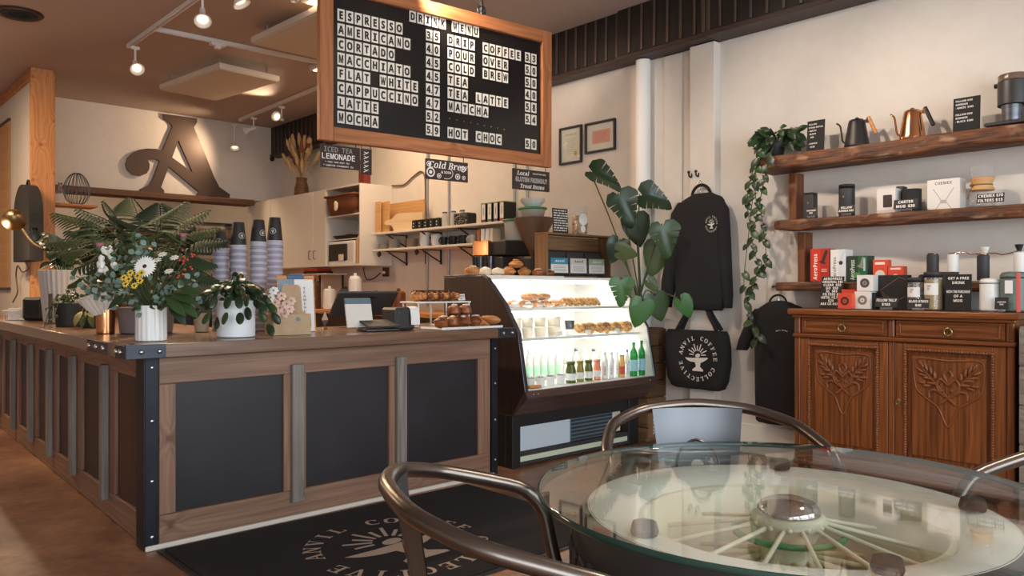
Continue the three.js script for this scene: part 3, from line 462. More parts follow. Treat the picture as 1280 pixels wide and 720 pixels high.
// ---------------------------------------------------------------- refrigerated display case
const CX0 = 3.345, CX1 = 4.645;
{
  const o = thing('display_case', 'curved glass bakery display case with dark timber ends and lit shelves', 'display case');
  const prof = [[-4.35, 0.34], [-4.35, 1.205], [-3.955, 1.212], [-3.9, 1.19], [-3.73, 1.023], [-3.61, 0.852], [-3.545, 0.5], [-3.66, 0.34]];
  const sideG = () => boxUV(at(extrude(poly(prof.map(([z, y]) => [-z, y])), 0.02, 0.002), 0, 0, 0, 0, Math.PI / 2), 'y');      // extrudes towards +x
  const l = mesh('end_panel', sideG(), M.darkWood, o); l.position.x = CX0; 
  const edge = [[-4.35, 1.215], [-3.955, 1.222], [-3.893, 1.198], [-3.722, 1.03], [-3.602, 0.855], [-3.536, 0.5]];
  const strip = (x, w, mat, n) => mesh(n, merge(edge.slice(1).map(([z, y], i) => { const [z0, y0] = edge[i], L = Math.hypot(z - z0, y - y0); return at(cb(w, L + 0.006, 0.008, 0.002), x, (y + y0) / 2, (z + z0) / 2, Math.atan2(z - z0, y - y0)); })), mat, o);
  strip(CX0 + 0.008, 0.03, M.steel, 'edge_strip'); strip(CX1 - 0.01, 0.02, M.steel, 'edge_strip');
  const r = mesh('end_panel', at(extrude(poly(prof.slice(0, 7).map(([z, y]) => [-z, y])), 0.006, 0), 0, 0, 0, 0, Math.PI / 2), M.white, o); r.position.x = CX1 - 0.014;
  const gl = prof.slice(3, 7), front = new THREE.BufferGeometry(), v = [];
  for (let i = 0; i + 1 < gl.length; i++) { const [a, b] = [gl[i], gl[i + 1]], A = [CX0 + 0.022, a[1], a[0]], B = [CX1 - 0.015, a[1], a[0]], C = [CX1 - 0.015, b[1], b[0]], D = [CX0 + 0.022, b[1], b[0]]; v.push(...A, ...D, ...C, ...A, ...C, ...B); }
  front.setAttribute('position', new THREE.Float32BufferAttribute(v, 3)); front.computeVertexNormals(); mesh('front_glass', front, M.glass, o);
  mesh('top_panel', box(CX0 + 0.022, CX1 - 0.001, 1.19, 1.212, -4.35, -3.93, 0.003), M.white, o);
  mesh('back_panel', box(CX0 + 0.022, CX1 - 0.001, 0.35, 1.189, -4.35, -4.32, 0.002), M.white, o);
  mesh('floor_deck', box(CX0 + 0.022, CX1 - 0.016, 0.47, 0.5, -4.318, -3.56, 0.002), M.white, o);
  for (const [y, z] of [[0.81, -3.67], [1.0, -3.78]]) { mesh('glass_shelf', box(CX0 + 0.024, CX1 - 0.018, y - 0.008, y, -4.3, z, 0.002), M.clearPlastic, o); mesh('shelf_edge', box(CX0 + 0.024, CX1 - 0.018, y - 0.014, y + 0.004, z + 0.0005, z + 0.01, 0.002), M.white, o); }
  // timber band and plinth
  const band = boxUV(at(extrude(poly([[3.535, 0.497], [3.52, 0.455], [3.648, 0.335], [3.9, 0.335], [3.9, 0.46], [3.57, 0.46], [3.57, 0.497]]), CX1 - CX0, 0.001), CX0, 0, 0, 0, Math.PI / 2), 'x');
  mesh('front_band', band, M.bandWood, o);
  mesh('band_moulding', box(CX0, CX1, 0.452, 0.468, -3.527, -3.512, 0.003), M.bandWood, o);
  for (const x of [CX0 + 0.06, CX0 + 0.1, CX1 - 0.08]) mesh('screw', at(sph(0.006, 1, 1, 1, 8, 6), x, 0.475, -3.527), M.bolt, o);
  mesh('plinth_post', box(CX0, CX0 + 0.07, 0.002, 0.334, -3.72, -3.655, 0.003, 'y'), M.black, o); mesh('plinth_post', box(CX1 - 0.16, CX1 - 0.05, 0.002, 0.334, -3.72, -3.655, 0.003, 'y'), M.black, o);
  mesh('plinth_side', box(CX0, CX0 + 0.02, 0.002, 0.334, -4.35, -3.7205, 0.002), M.black, o); mesh('plinth_side', box(CX1 - 0.07, CX1 - 0.05, 0.002, 0.334, -4.35, -3.7205, 0.002), M.black, o);
  mesh('plinth_rail', box(CX0 + 0.071, CX1 - 0.161, 0.255, 0.334, -3.7, -3.665, 0.002), M.black, o);
  mesh('plinth_rail', box(CX0 + 0.071, CX1 - 0.161, 0.012, 0.03, -3.7, -3.66, 0.002), M.charcoal, o);
  mesh('light_strip', box(CX0 + 0.071, CX1 - 0.161, 0.031, 0.066, -3.69, -3.667, 0.002), flat(0.62, 0.66, 0.5, 0.5), o);
  mesh('plinth_rail', box(CX0 + 0.071, CX1 - 0.161, 0.067, 0.095, -3.7, -3.662, 0.002), M.charcoal, o);
  mesh('grille_panel', box(CX0 + 0.071, CX0 + 0.55, 0.096, 0.254, -3.7, -3.68, 0.002), flat(0.55, 0.62, 0.68, 0.5), o);
  const vb = mesh('vent_block', box(CX0 + 0.56, CX1 - 0.3, 0.096, 0.254, -3.71, -3.69, 0.002), M.slateBlue, o);
  for (let i = 0; i < 6; i++) mesh('louvre', box(CX0 + 0.57, CX1 - 0.31, 0.104 + i * 0.025, 0.118 + i * 0.025, -3.6895, -3.682, 0.002), M.charcoal, vb);
  mesh('vent_block', box(CX1 - 0.29, CX1 - 0.165, 0.096, 0.254, -3.75, -3.73, 0.002), M.cream, o);
  // its own lamps
  for (const [y, z] of [[1.178, -3.97], [0.985, -3.82], [0.795, -3.72]]) {
    mesh('light_tube', at(cyl(0.011, 0.011, CX1 - CX0 - 0.1, 12), (CX0 + CX1) / 2, y, z, 0, 0, Math.PI / 2), M.caseTube, o);
    areaLight('case_light', CASEWHITE, 48, CX1 - CX0 - 0.1, 0.02, [(CX0 + CX1) / 2, y - 0.013, z], [(CX0 + CX1) / 2, y - 1, z - 0.45]);
  }
}
// ---------------------------------------------------------------- shape helpers for cloth, leaves, boxes
function loft(rows, seg = 28, wob = 0, s = 0, pow = 1) {      // rows of [y, cx, cz, rx, rz]; closed rings, capped
  const v = [], idx = [], n = rows.length, uv = [];
  rows.forEach(([y, cx, cz, rx, rz], i) => { for (let k = 0; k <= seg; k++) { const a = k / seg * 2 * Math.PI, c = Math.cos(a), q = Math.sin(a), w = 1 + wob * (Math.sin(5 * a + s + i * 0.35) + Math.sin(9 * a - i * 0.5 + 2 * s)), px = Math.sign(c) * Math.pow(Math.abs(c), pow), pz = Math.sign(q) * Math.pow(Math.abs(q), pow); v.push(cx + rx * px, y, cz + rz * pz * w); uv.push(k / seg, i / n); } });
  for (let i = 0; i + 1 < n; i++) for (let k = 0; k < seg; k++) { const a = i * (seg + 1) + k, b = a + seg + 1; idx.push(a, a + 1, b, a + 1, b + 1, b); }
  for (const [i, f] of [[0, 1], [n - 1, 0]]) { const c = v.length / 3, r = rows[i]; v.push(r[1], r[0], r[2]); uv.push(0.5, i / n); for (let k = 0; k < seg; k++) { const a = i * (seg + 1) + k; f ? idx.push(c, a + 1, a) : idx.push(c, a, a + 1); } }
  const g = new THREE.BufferGeometry(); g.setAttribute('position', new THREE.Float32BufferAttribute(v, 3)); g.setAttribute('uv', new THREE.Float32BufferAttribute(uv, 2)); g.setIndex(idx); g.computeVertexNormals(); return g;
}
function leaf(len, wid, { curl = 0.3, fold = 0.25, heart = 0, n = 6 } = {}) {   // base at origin, grows along +y, faces +z
  const v = [], uv = [], idx = [];
  for (let i = 0; i <= n; i++) {
    const t = i / n, w = wid / 2 * (heart ? Math.pow(Math.sin(Math.PI * Math.min(1, 0.12 + 0.88 * t)), 0.75) * (1.25 - 0.55 * t) : Math.pow(Math.sin(Math.PI * (0.04 + 0.96 * t)), 0.8)), y = len * t * Math.cos(curl * t * 0.6), z = -len * curl * t * t * 0.6;
    for (const k of [-1, 0, 1]) { v.push(k * w, y - (heart && k ? heart * len * Math.max(0, 0.25 - t) : 0), z + Math.abs(k) * w * fold); uv.push((k + 1) / 2, t); }
    if (i < n) for (const k of [0, 1]) { const a = 3 * i + k; idx.push(a, a + 1, a + 3, a + 1, a + 4, a + 3); }
  }
  const g = new THREE.BufferGeometry(); g.setAttribute('position', new THREE.Float32BufferAttribute(v, 3)); g.setAttribute('uv', new THREE.Float32BufferAttribute(uv, 2)); g.setIndex(idx); g.computeVertexNormals(); return g;
}
const aim = (o, dir, face = V(0, 0, 1)) => { const y = dir.clone().normalize(), z = face.clone().addScaledVector(y, -face.dot(y)).normalize(), x = y.clone().cross(z); o.quaternion.setFromRotationMatrix(new THREE.Matrix4().makeBasis(x, y, z)); return o; };
const span = (p0, p1, x, py = 300) => { const a = onX(p0, py, x), b = onX(p1, py, x), c = onX((p0 + p1) / 2, py, x), t = c.x * FW[0] + c.z * FW[1]; return { z: (a.z + b.z) / 2, w: b.z - a.z, r: (p1 - p0) / 2 * t / FPX, t, zc: c.z }; };
const hgt = (px, py, x) => onX(px, py, x).y;
const OUT = -Math.PI / 2;     // faces out of the shelf wall

// ---------------------------------------------------------------- live-edge shelves
const SH = [[1.98, 0.088, -2.745], [1.567, 0.06, -2.603], [1.172, 0.052, -2.603]];
{
  const names = ['top live-edge timber shelf on the white wall, holding the kettles', 'middle live-edge timber shelf on the white wall, holding the glass coffee maker', 'lowest live-edge timber shelf on the white wall, holding hand grinders'];
  SH.forEach(([y, th, z0], i) => {
    const L = -0.3 - z0, pts = [[0, 0.0]], N = 46;
    for (let k = 0; k <= N; k++) { const u = k / N * L; pts.push([u + (k === 0 ? 0.0 : 0), -(0.225 + 0.012 * Math.sin(u * 7 + i * 2) + 0.008 * Math.sin(u * 19 + i) + (k === 0 ? -0.03 : 0))]); }
    pts.push([L, 0]);
    const g = extrude(poly(pts), th - 0.024, 0.012); at(g, 0, 0.012, 0, Math.PI / 2); at(g, 0, 0, 0, 0, 0, 0);
    const p = g.attributes.position; for (let k = 0; k < p.count; k++) { const u = p.getX(k), zz = p.getZ(k); if (zz < -0.02 || true) { const lo = p.getY(k) < -th / 2; if (lo) p.setY(k, p.getY(k) + 0.008 * Math.sin(u * 11 + i * 3) + 0.004 * Math.sin(u * 31)); } }
    g.computeVertexNormals(); g.rotateX(0);
    const m = single('wall_shelf', names[i], 'shelf', boxUV(g, 'x'), M.liveEdge, [WALL - 0.012, y - 0.0245, z0], OUT);
    m.scale.z = -1;
  });
  const posts = [[1.567, 1.98 - 0.1, 986, 995, 'narrow upright timber post under the top wall shelf'], [1.172, 1.567 - 0.072, 997, 1006, 'narrow upright timber post between the lower wall shelves']];
  for (const [y0, y1, a, b, label] of posts) { const s = span(a, b, 4.79); single('shelf_post', label, 'post', box(4.79, WALL - 0.003, y0 + 0.002, y1 - 0.002, s.z - s.w / 2, s.z + s.w / 2, 0.003, 'y'), M.post); }
}
// ---------------------------------------------------------------- product helpers
function carton(name, label, cat, p0, p1, top, x, base, depth, front, { body = M.white, turn = 0, group, draw, tx = 256 } = {}) {
  const s = span(p0, p1, x), h = hgt((p0 + p1) / 2, top, x) - base, o = thing(name, label, cat, [x, base + 0.001, s.z], OUT + turn, group);
  mesh('carton', at(cb(s.w, h, depth, 0.0015), 0, h / 2, -depth / 2), body, o);
  if (draw) mesh('printed_front', at(sheet(s.w - 0.002, h - 0.002), 0, h / 2, 0.0008), print(tx, Math.round(tx * h / s.w), draw), o);
  return o;
}
const fillBg = (x, W, H, c) => { x.fillStyle = c; x.fillRect(0, 0, W, H); };
const scrawl = (x, W, lines, sizes, y0, dy, align = 'center', color = '#efeae4') => { x.fillStyle = color; x.textAlign = align; x.textBaseline = 'middle'; lines.forEach((l, i) => { x.font = 'bold ' + (sizes[i] ?? sizes[0]) + 'px sans-serif'; x.fillText(l, align === 'center' ? W / 2 : W * 0.08, y0 + i * dy, W * 0.92); }); };
function chalkCard(label, p0, p1, top, x, base, lines, { size = 24, dy = 30, y0 = 26, lean = -0.14, align = 'center', px = 256 } = {}) {
  const s = span(p0, p1, x), h = (hgt((p0 + p1) / 2, top, x) - base), o = thing('price_card', label, 'price card', [x, base + 0.001, s.z], OUT);
  const g = new THREE.Group(); g.name = 'card'; g.rotation.x = lean; o.add(g);
  mesh('board', at(cb(s.w, h, 0.003, 0.0008), 0, h / 2, 0), M.chalk, g);
  mesh('chalk_lettering', at(sheet(s.w - 0.002, h - 0.002), 0, h / 2, 0.0022), print(px, Math.round(px * h / s.w), (q, W, H) => { fillBg(q, W, H, '#191513'); scrawl(q, W, lines, [size], y0, dy, align); }, 0.75), g);
  mesh('stand', merge([at(cb(s.w * 0.5, 0.012, 0.05, 0.001), 0, 0.006, -0.03)]), M.clearPlastic, o);
  return o;
}
function tinyTag(label, px, top, x, base, lines, w = 0.09, h = 0.05) {
  const s = span(px - 8, px + 8, x), o = thing('price_tag', label, 'price tag', [x, base + 0.001, s.z], OUT);
  mesh('holder', at(cb(w * 0.5, 0.012, 0.02, 0.001), 0, 0.006, 0), M.clearPlastic, o);
  const c = mesh('tag', at(cb(w, h, 0.002, 0.0005), 0, 0, 0), M.chalk, o); c.position.set(0, h / 2 + 0.012, 0); c.rotation.x = -0.2;
  const f = mesh('tag_lettering', sheet(w - 0.001, h - 0.001), print(192, Math.round(192 * h / w), (q, W, H) => { fillBg(q, W, H, '#1b1716'); scrawl(q, W, lines, [34], H * 0.5 - (lines.length - 1) * 19, 38); }), c); f.position.z = 0.0016;
}
// ---------------------------------------------------------------- top shelf
const XS = 4.76;
{
  const Y = 1.982;
  chalkCard('narrow black price card between the trailing plant and the black kettle', 1008, 1030, 150, XS - 0.04, Y, ['FELLOW', 'STAGG KETTLE', '- MATTE', '  BLACK', '    $95', '', '- COPPER', '    $125'], { size: 31, dy: 46, y0: 50, align: 'left', lean: -0.08 });
  chalkCard('wide black price card between the copper kettle and the electric grinder', 1191, 1225, 121, XS - 0.05, Y, ['FELLOW ODE', 'GRINDER', '- WHITE  $395', '', 'FELLOW ODE', 'GRINDER', '- BLACK  $380'], { size: 27, dy: 36, y0: 32, align: 'left', lean: -0.06 });
  const kettle = (label, p0, p1, base, top, body, spoutM, handleM) => {
    const s = span(p0, p1, XS), h = hgt((p0 + p1) / 2, top, XS) - Y - 0.006, r = s.r, o = thing('gooseneck_kettle', label, 'kettle', [XS, Y + 0.001, s.zc], OUT);
    mesh('body', lathe([[0, 0], [r * 0.97, 0], [r, 0.006], [r * 0.96, h * 0.12], [r * 0.76, h * 0.62], [r * 0.66, h * 0.86], [r * 0.6, h * 0.93], [0.0, h * 0.93]], 32), body, o);
    mesh('lid', at(lathe([[0, h * 0.1], [r * 0.14, h * 0.1], [r * 0.16, h * 0.07], [r * 0.14, h * 0.045], [r * 0.5, h * 0.03], [r * 0.55, 0], [0, 0]], 24), 0, h * 0.925, 0), body, o);
    mesh('spout', tube([[-r * 0.85, h * 0.16, 0], [-r * 1.2, h * 0.28, 0], [-r * 1.3, h * 0.55, 0], [-r * 1.42, h * 0.82, 0], [-r * 1.72, h * 0.93, 0]], 0.0055, 28, 10), spoutM, o);
    mesh('handle_bracket', merge([at(cb(r * 0.5, 0.018, 0.014, 0.003), r * 0.72, h * 0.86, 0), at(cyl(0.011, 0.011, 0.03, 14), r * 0.95, h * 0.88, 0)]), spoutM, o);
    mesh('handle', merge([bar([r * 0.95, h * 0.99, 0], [r * 1.55, h * 0.42, 0], 0.0115, 12), at(sph(0.0115), r * 1.55, h * 0.42, 0)]), handleM, o);
  };
  kettle('matte black gooseneck kettle with a wooden handle on the top shelf', 1056, 1086, 183, 147, flat(0.028, 0.024, 0.022, 0.42, 0.4), M.black, M.pine);
  kettle('polished copper gooseneck kettle with a black handle on the top shelf', 1125, 1156, 173, 135, M.copper, M.copper, M.black);
  { // electric grinder, cut by the frame
    const s = span(1247, 1287, XS), r = s.r * 0.86, o = thing('electric_grinder', 'black electric coffee grinder at the end of the top shelf', 'coffee grinder', [XS, Y + 0.001, s.zc], OUT);
    mesh('base', at(cb(r * 3.1, 0.018, 0.19, 0.006), 0, 0.012, 0), M.charcoal, o); for (const k of [-1, 1]) mesh('foot', at(cyl(0.01, 0.01, 0.004, 10), k * r, 0.002, 0.06), M.black, o);
    mesh('stand', at(cb(r * 1.5, 0.09, 0.09, 0.01), 0, 0.065, -0.03), M.charcoal, o);
    mesh('catch_cup', at(cyl(r * 0.62, r * 0.66, 0.085, 28), 0, 0.0645, 0.03), M.steel, o);
    mesh('body', at(lathe([[0, 0], [r, 0], [r * 1.02, 0.006], [r * 1.02, 0.125], [r, 0.13], [0, 0.13]], 40), 0, 0.11, 0), flat(0.03, 0.027, 0.026, 0.4), o);
    mesh('hopper', at(lathe([[r * 0.98, 0], [r * 1.0, 0.028], [r * 0.9, 0.034], [0, 0.036]], 36), 0, 0.2402, 0), M.hopper, o);
    mesh('dial', at(cyl(0.012, 0.012, 0.02, 14), -r * 1.06, 0.225, 0.01, 0, 0, Math.PI / 2), M.black, o);
  }
}
// ---------------------------------------------------------------- middle shelf
{
  const Y = 1.569;
  const canister = (label, p0, p1, top, x, square) => {
    const s = span(p0, p1, x), h = hgt(p0, top, x) - Y, o = thing('canister', label, 'canister', [x, Y + 0.001, s.zc], OUT), r = s.r;
    mesh('body', square ? at(cb(s.w, h * 0.93, 0.07, 0.004), 0, h * 0.465, 0) : lathe([[0, 0], [r, 0], [r, h * 0.86], [r * 0.97, h * 0.87], [0, h * 0.87]], 28), M.charcoal, o);
    mesh('lid', square ? at(cb(s.w, h * 0.065, 0.07, 0.003), 0, h * 0.966, 0) : at(lathe([[0, 0], [r * 1.0, 0], [r * 1.0, h * 0.1], [r * 0.95, h * 0.125], [0, h * 0.125]], 28), 0, h * 0.873, 0), M.black, o);
    mesh('logo_plate', at(cb(0.008, 0.012, 0.002, 0.0005), 0, h * 0.6, square ? 0.036 : r), M.brass, o);
  };
  canister('small dark square canister behind the shelf post', 1007, 1019, 242, XS, true);
  tinyTag('small price tag in front of the dark square canister', 1014, 260, XS - 0.08, Y, ['VACUUM', '$35'], 0.08);
  canister('tall black round canister standing alone on the middle shelf', 1049, 1068, 232, XS, false);
  tinyTag('price tag in front of the tall black canister', 1058, 256, XS - 0.08, Y, ['FELLOW', 'ATMOS $45'], 0.1);
  carton('mug_box', 'white carton printed with a dark mug', 'box', 1096, 1119, 236, XS - 0.06, Y, 0.1, 0, { draw: (x, W, H) => { fillBg(x, W, H, '#ded6d0'); x.fillStyle = '#3c2c2a'; x.beginPath(); x.roundRect ? x.roundRect(W * 0.34, H * 0.26, W * 0.5, H * 0.52, 14) : x.rect(W * 0.34, H * 0.26, W * 0.5, H * 0.52); x.fill(); x.fillStyle = '#c9bcb8'; x.fillRect(0, H * 0.88, W, H * 0.12); } });
  carton('dark_box', 'narrow dark carton between the mug carton and the black mug', 'box', 1120, 1128, 233, XS + 0.02, Y, 0.07, 0, { body: M.charcoal });
  { const s = span(1129, 1151, XS), h = hgt(1140, 237, XS) - Y, r = s.r, o = thing('mug', 'wide matte black mug on the middle shelf', 'mug', [XS, Y + 0.001, s.zc], OUT);
    mesh('cup', lathe([[0, 0], [r * 0.9, 0], [r * 0.96, 0.006], [r, h], [r * 0.93, h], [r * 0.88, 0.01], [0, 0.008]], 32), M.blackMatte, o); }
  tinyTag('slanted chalk price tag in front of the wide black mug', 1132, 249, XS - 0.1, Y, ['CARTER', 'MUG  $30'], 0.13, 0.055);
  carton('coffee_maker_box', 'white carton with a line drawing of an hourglass coffee maker', 'box', 1159, 1200, 224, XS - 0.02, Y, 0.09, 0, { draw: (x, W, H) => { fillBg(x, W, H, '#e6e1da'); x.fillStyle = '#6b625c'; x.font = 'bold 34px sans-serif'; x.textAlign = 'center'; x.fillText('CHEMEX', W / 2, H * 0.17); x.strokeStyle = '#8d857e'; x.lineWidth = 4; x.beginPath(); x.moveTo(W * 0.18, H * 0.3); x.lineTo(W * 0.45, H * 0.72); x.lineTo(W * 0.25, H); x.moveTo(W * 0.82, H * 0.3); x.lineTo(W * 0.56, H * 0.72); x.lineTo(W * 0.76, H); x.stroke(); x.fillStyle = '#b9b2aa'; x.fillRect(W * 0.4, H * 0.68, W * 0.2, H * 0.12); } });
  { const s = span(1211, 1245, XS), h = hgt(1228, 208, XS) - Y, r = s.r, o = thing('pour_over_carafe', 'hourglass glass coffee maker with a wooden collar on the middle shelf', 'coffee maker', [XS, Y + 0.001, s.zc], OUT);
    mesh('glass_body', lathe([[0, 0.003], [r * 0.8, 0.003], [r * 0.86, 0.02], [r * 0.74, h * 0.28], [r * 0.4, h * 0.5], [r * 0.4, h * 0.58], [r * 0.8, h * 0.98], [r * 0.82, h]], 36), M.clearPlastic, o);
    mesh('collar', lathe([[r * 0.5, h * 0.4], [r * 0.78, h * 0.4], [r * 0.8, h * 0.43], [r * 0.62, h * 0.54], [r * 0.8, h * 0.68], [r * 0.78, h * 0.72], [r * 0.55, h * 0.7], [r * 0.44, h * 0.55], [r * 0.5, h * 0.4]], 32), M.maple, o);
    mesh('leather_tie', merge([at(new THREE.TorusGeometry(r * 0.63, 0.004, 8, 28), 0, h * 0.54, 0, Math.PI / 2), tube([[-r * 0.5, h * 0.53, r * 0.4], [-r * 0.7, h * 0.38, r * 0.5], [-r * 0.85, h * 0.2, r * 0.45]], 0.003, 10, 6)]), M.stemBrown, o); mesh('bead', at(sph(0.009), -r * 0.58, h * 0.54, r * 0.45), M.stemBrown, o);
    for (const [k, sp] of [[-0.9, 1]]) mesh('spout', tube([[-r * 0.78, h * 0.96, 0], [-r * 0.5, h * 0.65, 0.02], [-r * 0.45, h * 0.6, 0.02]], 0.006, 10, 6), M.clearPlastic, o); }
  tinyTag('price tag in front of the glass coffee maker', 1238, 240, XS - 0.1, Y, ['CHEMEX $70', 'FILTERS $15'], 0.13, 0.05);
}
// ---------------------------------------------------------------- lowest shelf
{
  const Y = 1.174, X = XS - 0.05;
  const press = (label, p0, p1, top, a, b, txt, extra) => carton('coffee_press_box', label, 'box', p0, p1, top, X, Y, 0.1, 0, { body: std({ color: a, roughness: 0.5 }), draw: (x, W, H) => { fillBg(x, W, H, a); x.fillStyle = b; x.fillRect(W * 0.55, 0, W * 0.45, H); x.save(); x.translate(W * 0.27, H * 0.95); x.rotate(-Math.PI / 2); x.fillStyle = txt; x.font = 'bold 78px sans-serif'; x.textAlign = 'left'; x.textBaseline = 'middle'; x.fillText('AeroPress', 0, 0, H * 0.8); x.restore(); extra(x, W, H); } });
  const device = (x, W, H, c) => { x.save(); x.translate(W * 0.74, H * 0.3); x.rotate(0.35); x.fillStyle = c; x.fillRect(-22, -H * 0.26, 44, H * 0.42); x.fillRect(-44, H * 0.1, 88, 26); x.restore(); };
  press('red coffee press carton with white vertical lettering on the lowest shelf', 1013, 1036, 311, '#c8321c', '#b02a18', '#f2e6dc', (x, W, H) => { device(x, W, H, '#38241f'); x.fillStyle = '#e8c9be'; x.fillRect(W * 0.6, H * 0.62, W * 0.3, 10); x.fillRect(W * 0.6, H * 0.68, W * 0.3, 10); });
  press('white coffee press carton with grey vertical lettering on the lowest shelf', 1038, 1057, 312, '#e2dfdb', '#d3d8db', '#7b766f', (x, W, H) => { device(x, W, H, '#c3ccd2'); x.fillStyle = '#4a2420'; x.beginPath(); x.arc(W * 0.7, H * 0.42, 34, 0, 7); x.fill(); });
  press('dark green coffee press carton on the lowest shelf', 1059, 1084, 320, '#24382a', '#1f5a36', '#cfd6c8', (x, W, H) => { device(x, W, H, '#8a7f74'); x.fillStyle = '#4d8a4a'; x.fillRect(W * 0.35, H * 0.66, W * 0.3, H * 0.2); x.fillStyle = '#9fc4c4'; x.fillRect(W * 0.82, H * 0.1, W * 0.1, H * 0.5); });
  const filt = (label, p0, p1, top, r) => carton('filter_box', label, 'box', p0, p1, top, X + 0.02, Y, 0.06, 0, { body: M.orange, draw: (x, W, H) => { fillBg(x, W, H, '#d8492f'); x.fillStyle = '#f0dccf'; x.fillRect(W * 0.15, H * 0.1, W * 0.7, H * 0.12); x.fillStyle = '#d9cfc4'; x.beginPath(); x.arc(W / 2, H * 0.72, W * r, 0, 7); x.fill(); } });
  filt('orange filter carton with a big pale disc on the lowest shelf', 1091, 1109, 325, 0.36); filt('smaller orange filter carton with two stripes on the lowest shelf', 1110, 1129, 333, 0.2);
  const grinder = (label, p0, p1, top, body, crank) => {
    const s = span(p0, p1, X), h = hgt(p0, top, X) - Y, r = s.r, o = thing('hand_grinder', label, 'hand grinder', [X, Y + 0.001, s.zc], OUT);
    mesh('body', lathe([[0, 0], [r, 0], [r, h * 0.9], [r * 0.94, h * 0.92], [0, h * 0.92]], 28), body, o);
    mesh('cap', at(lathe([[0, 0], [r * 0.9, 0], [r * 0.9, h * 0.05], [r * 0.2, h * 0.07], [0, h * 0.07]], 24), 0, h * 0.922, 0), M.chrome, o);
    if (crank) { const [kx, ky] = crank; mesh('crank', tube([[0, h * 0.98, 0], [kx * 0.35, h * 0.99, 0], [kx * 0.55, h * 0.93, 0.005], [kx, h * 0.93 + ky * 0.4, 0.01]], 0.0035, 20, 6), M.copper, o); mesh('knob', at(lathe([[0, 0], [0.009, 0], [0.02, 0.03], [0.02, 0.034], [0, 0.036]], 20), kx, h * 0.93 + ky * 0.4, 0.01), body === M.white ? M.white : M.black, o); }
  };
  grinder('first black hand grinder, its round knob hanging beside it', 1159, 1173, 316, M.charcoal, null);
  { const p = onX(1152, 334, X - 0.02); single('round_trinket', 'round black wooden ball beside the first black hand grinder', 'ball', at(sph(0.018, 1, 1, 1, 16, 12), 0, 0, 0), M.black, [p.x, Y + 0.019, p.z]); }
  grinder('white hand grinder with a crank reaching towards the black grinders', 1185, 1198, 316, M.white, [0.16, 0.0]);
  grinder('black hand grinder with a copper crank and black knob', 1222, 1236, 317, M.charcoal, [0.17, 0.04]);
  grinder('white hand grinder at the end of the lowest shelf', 1268, 1283, 313, M.white, null);
}
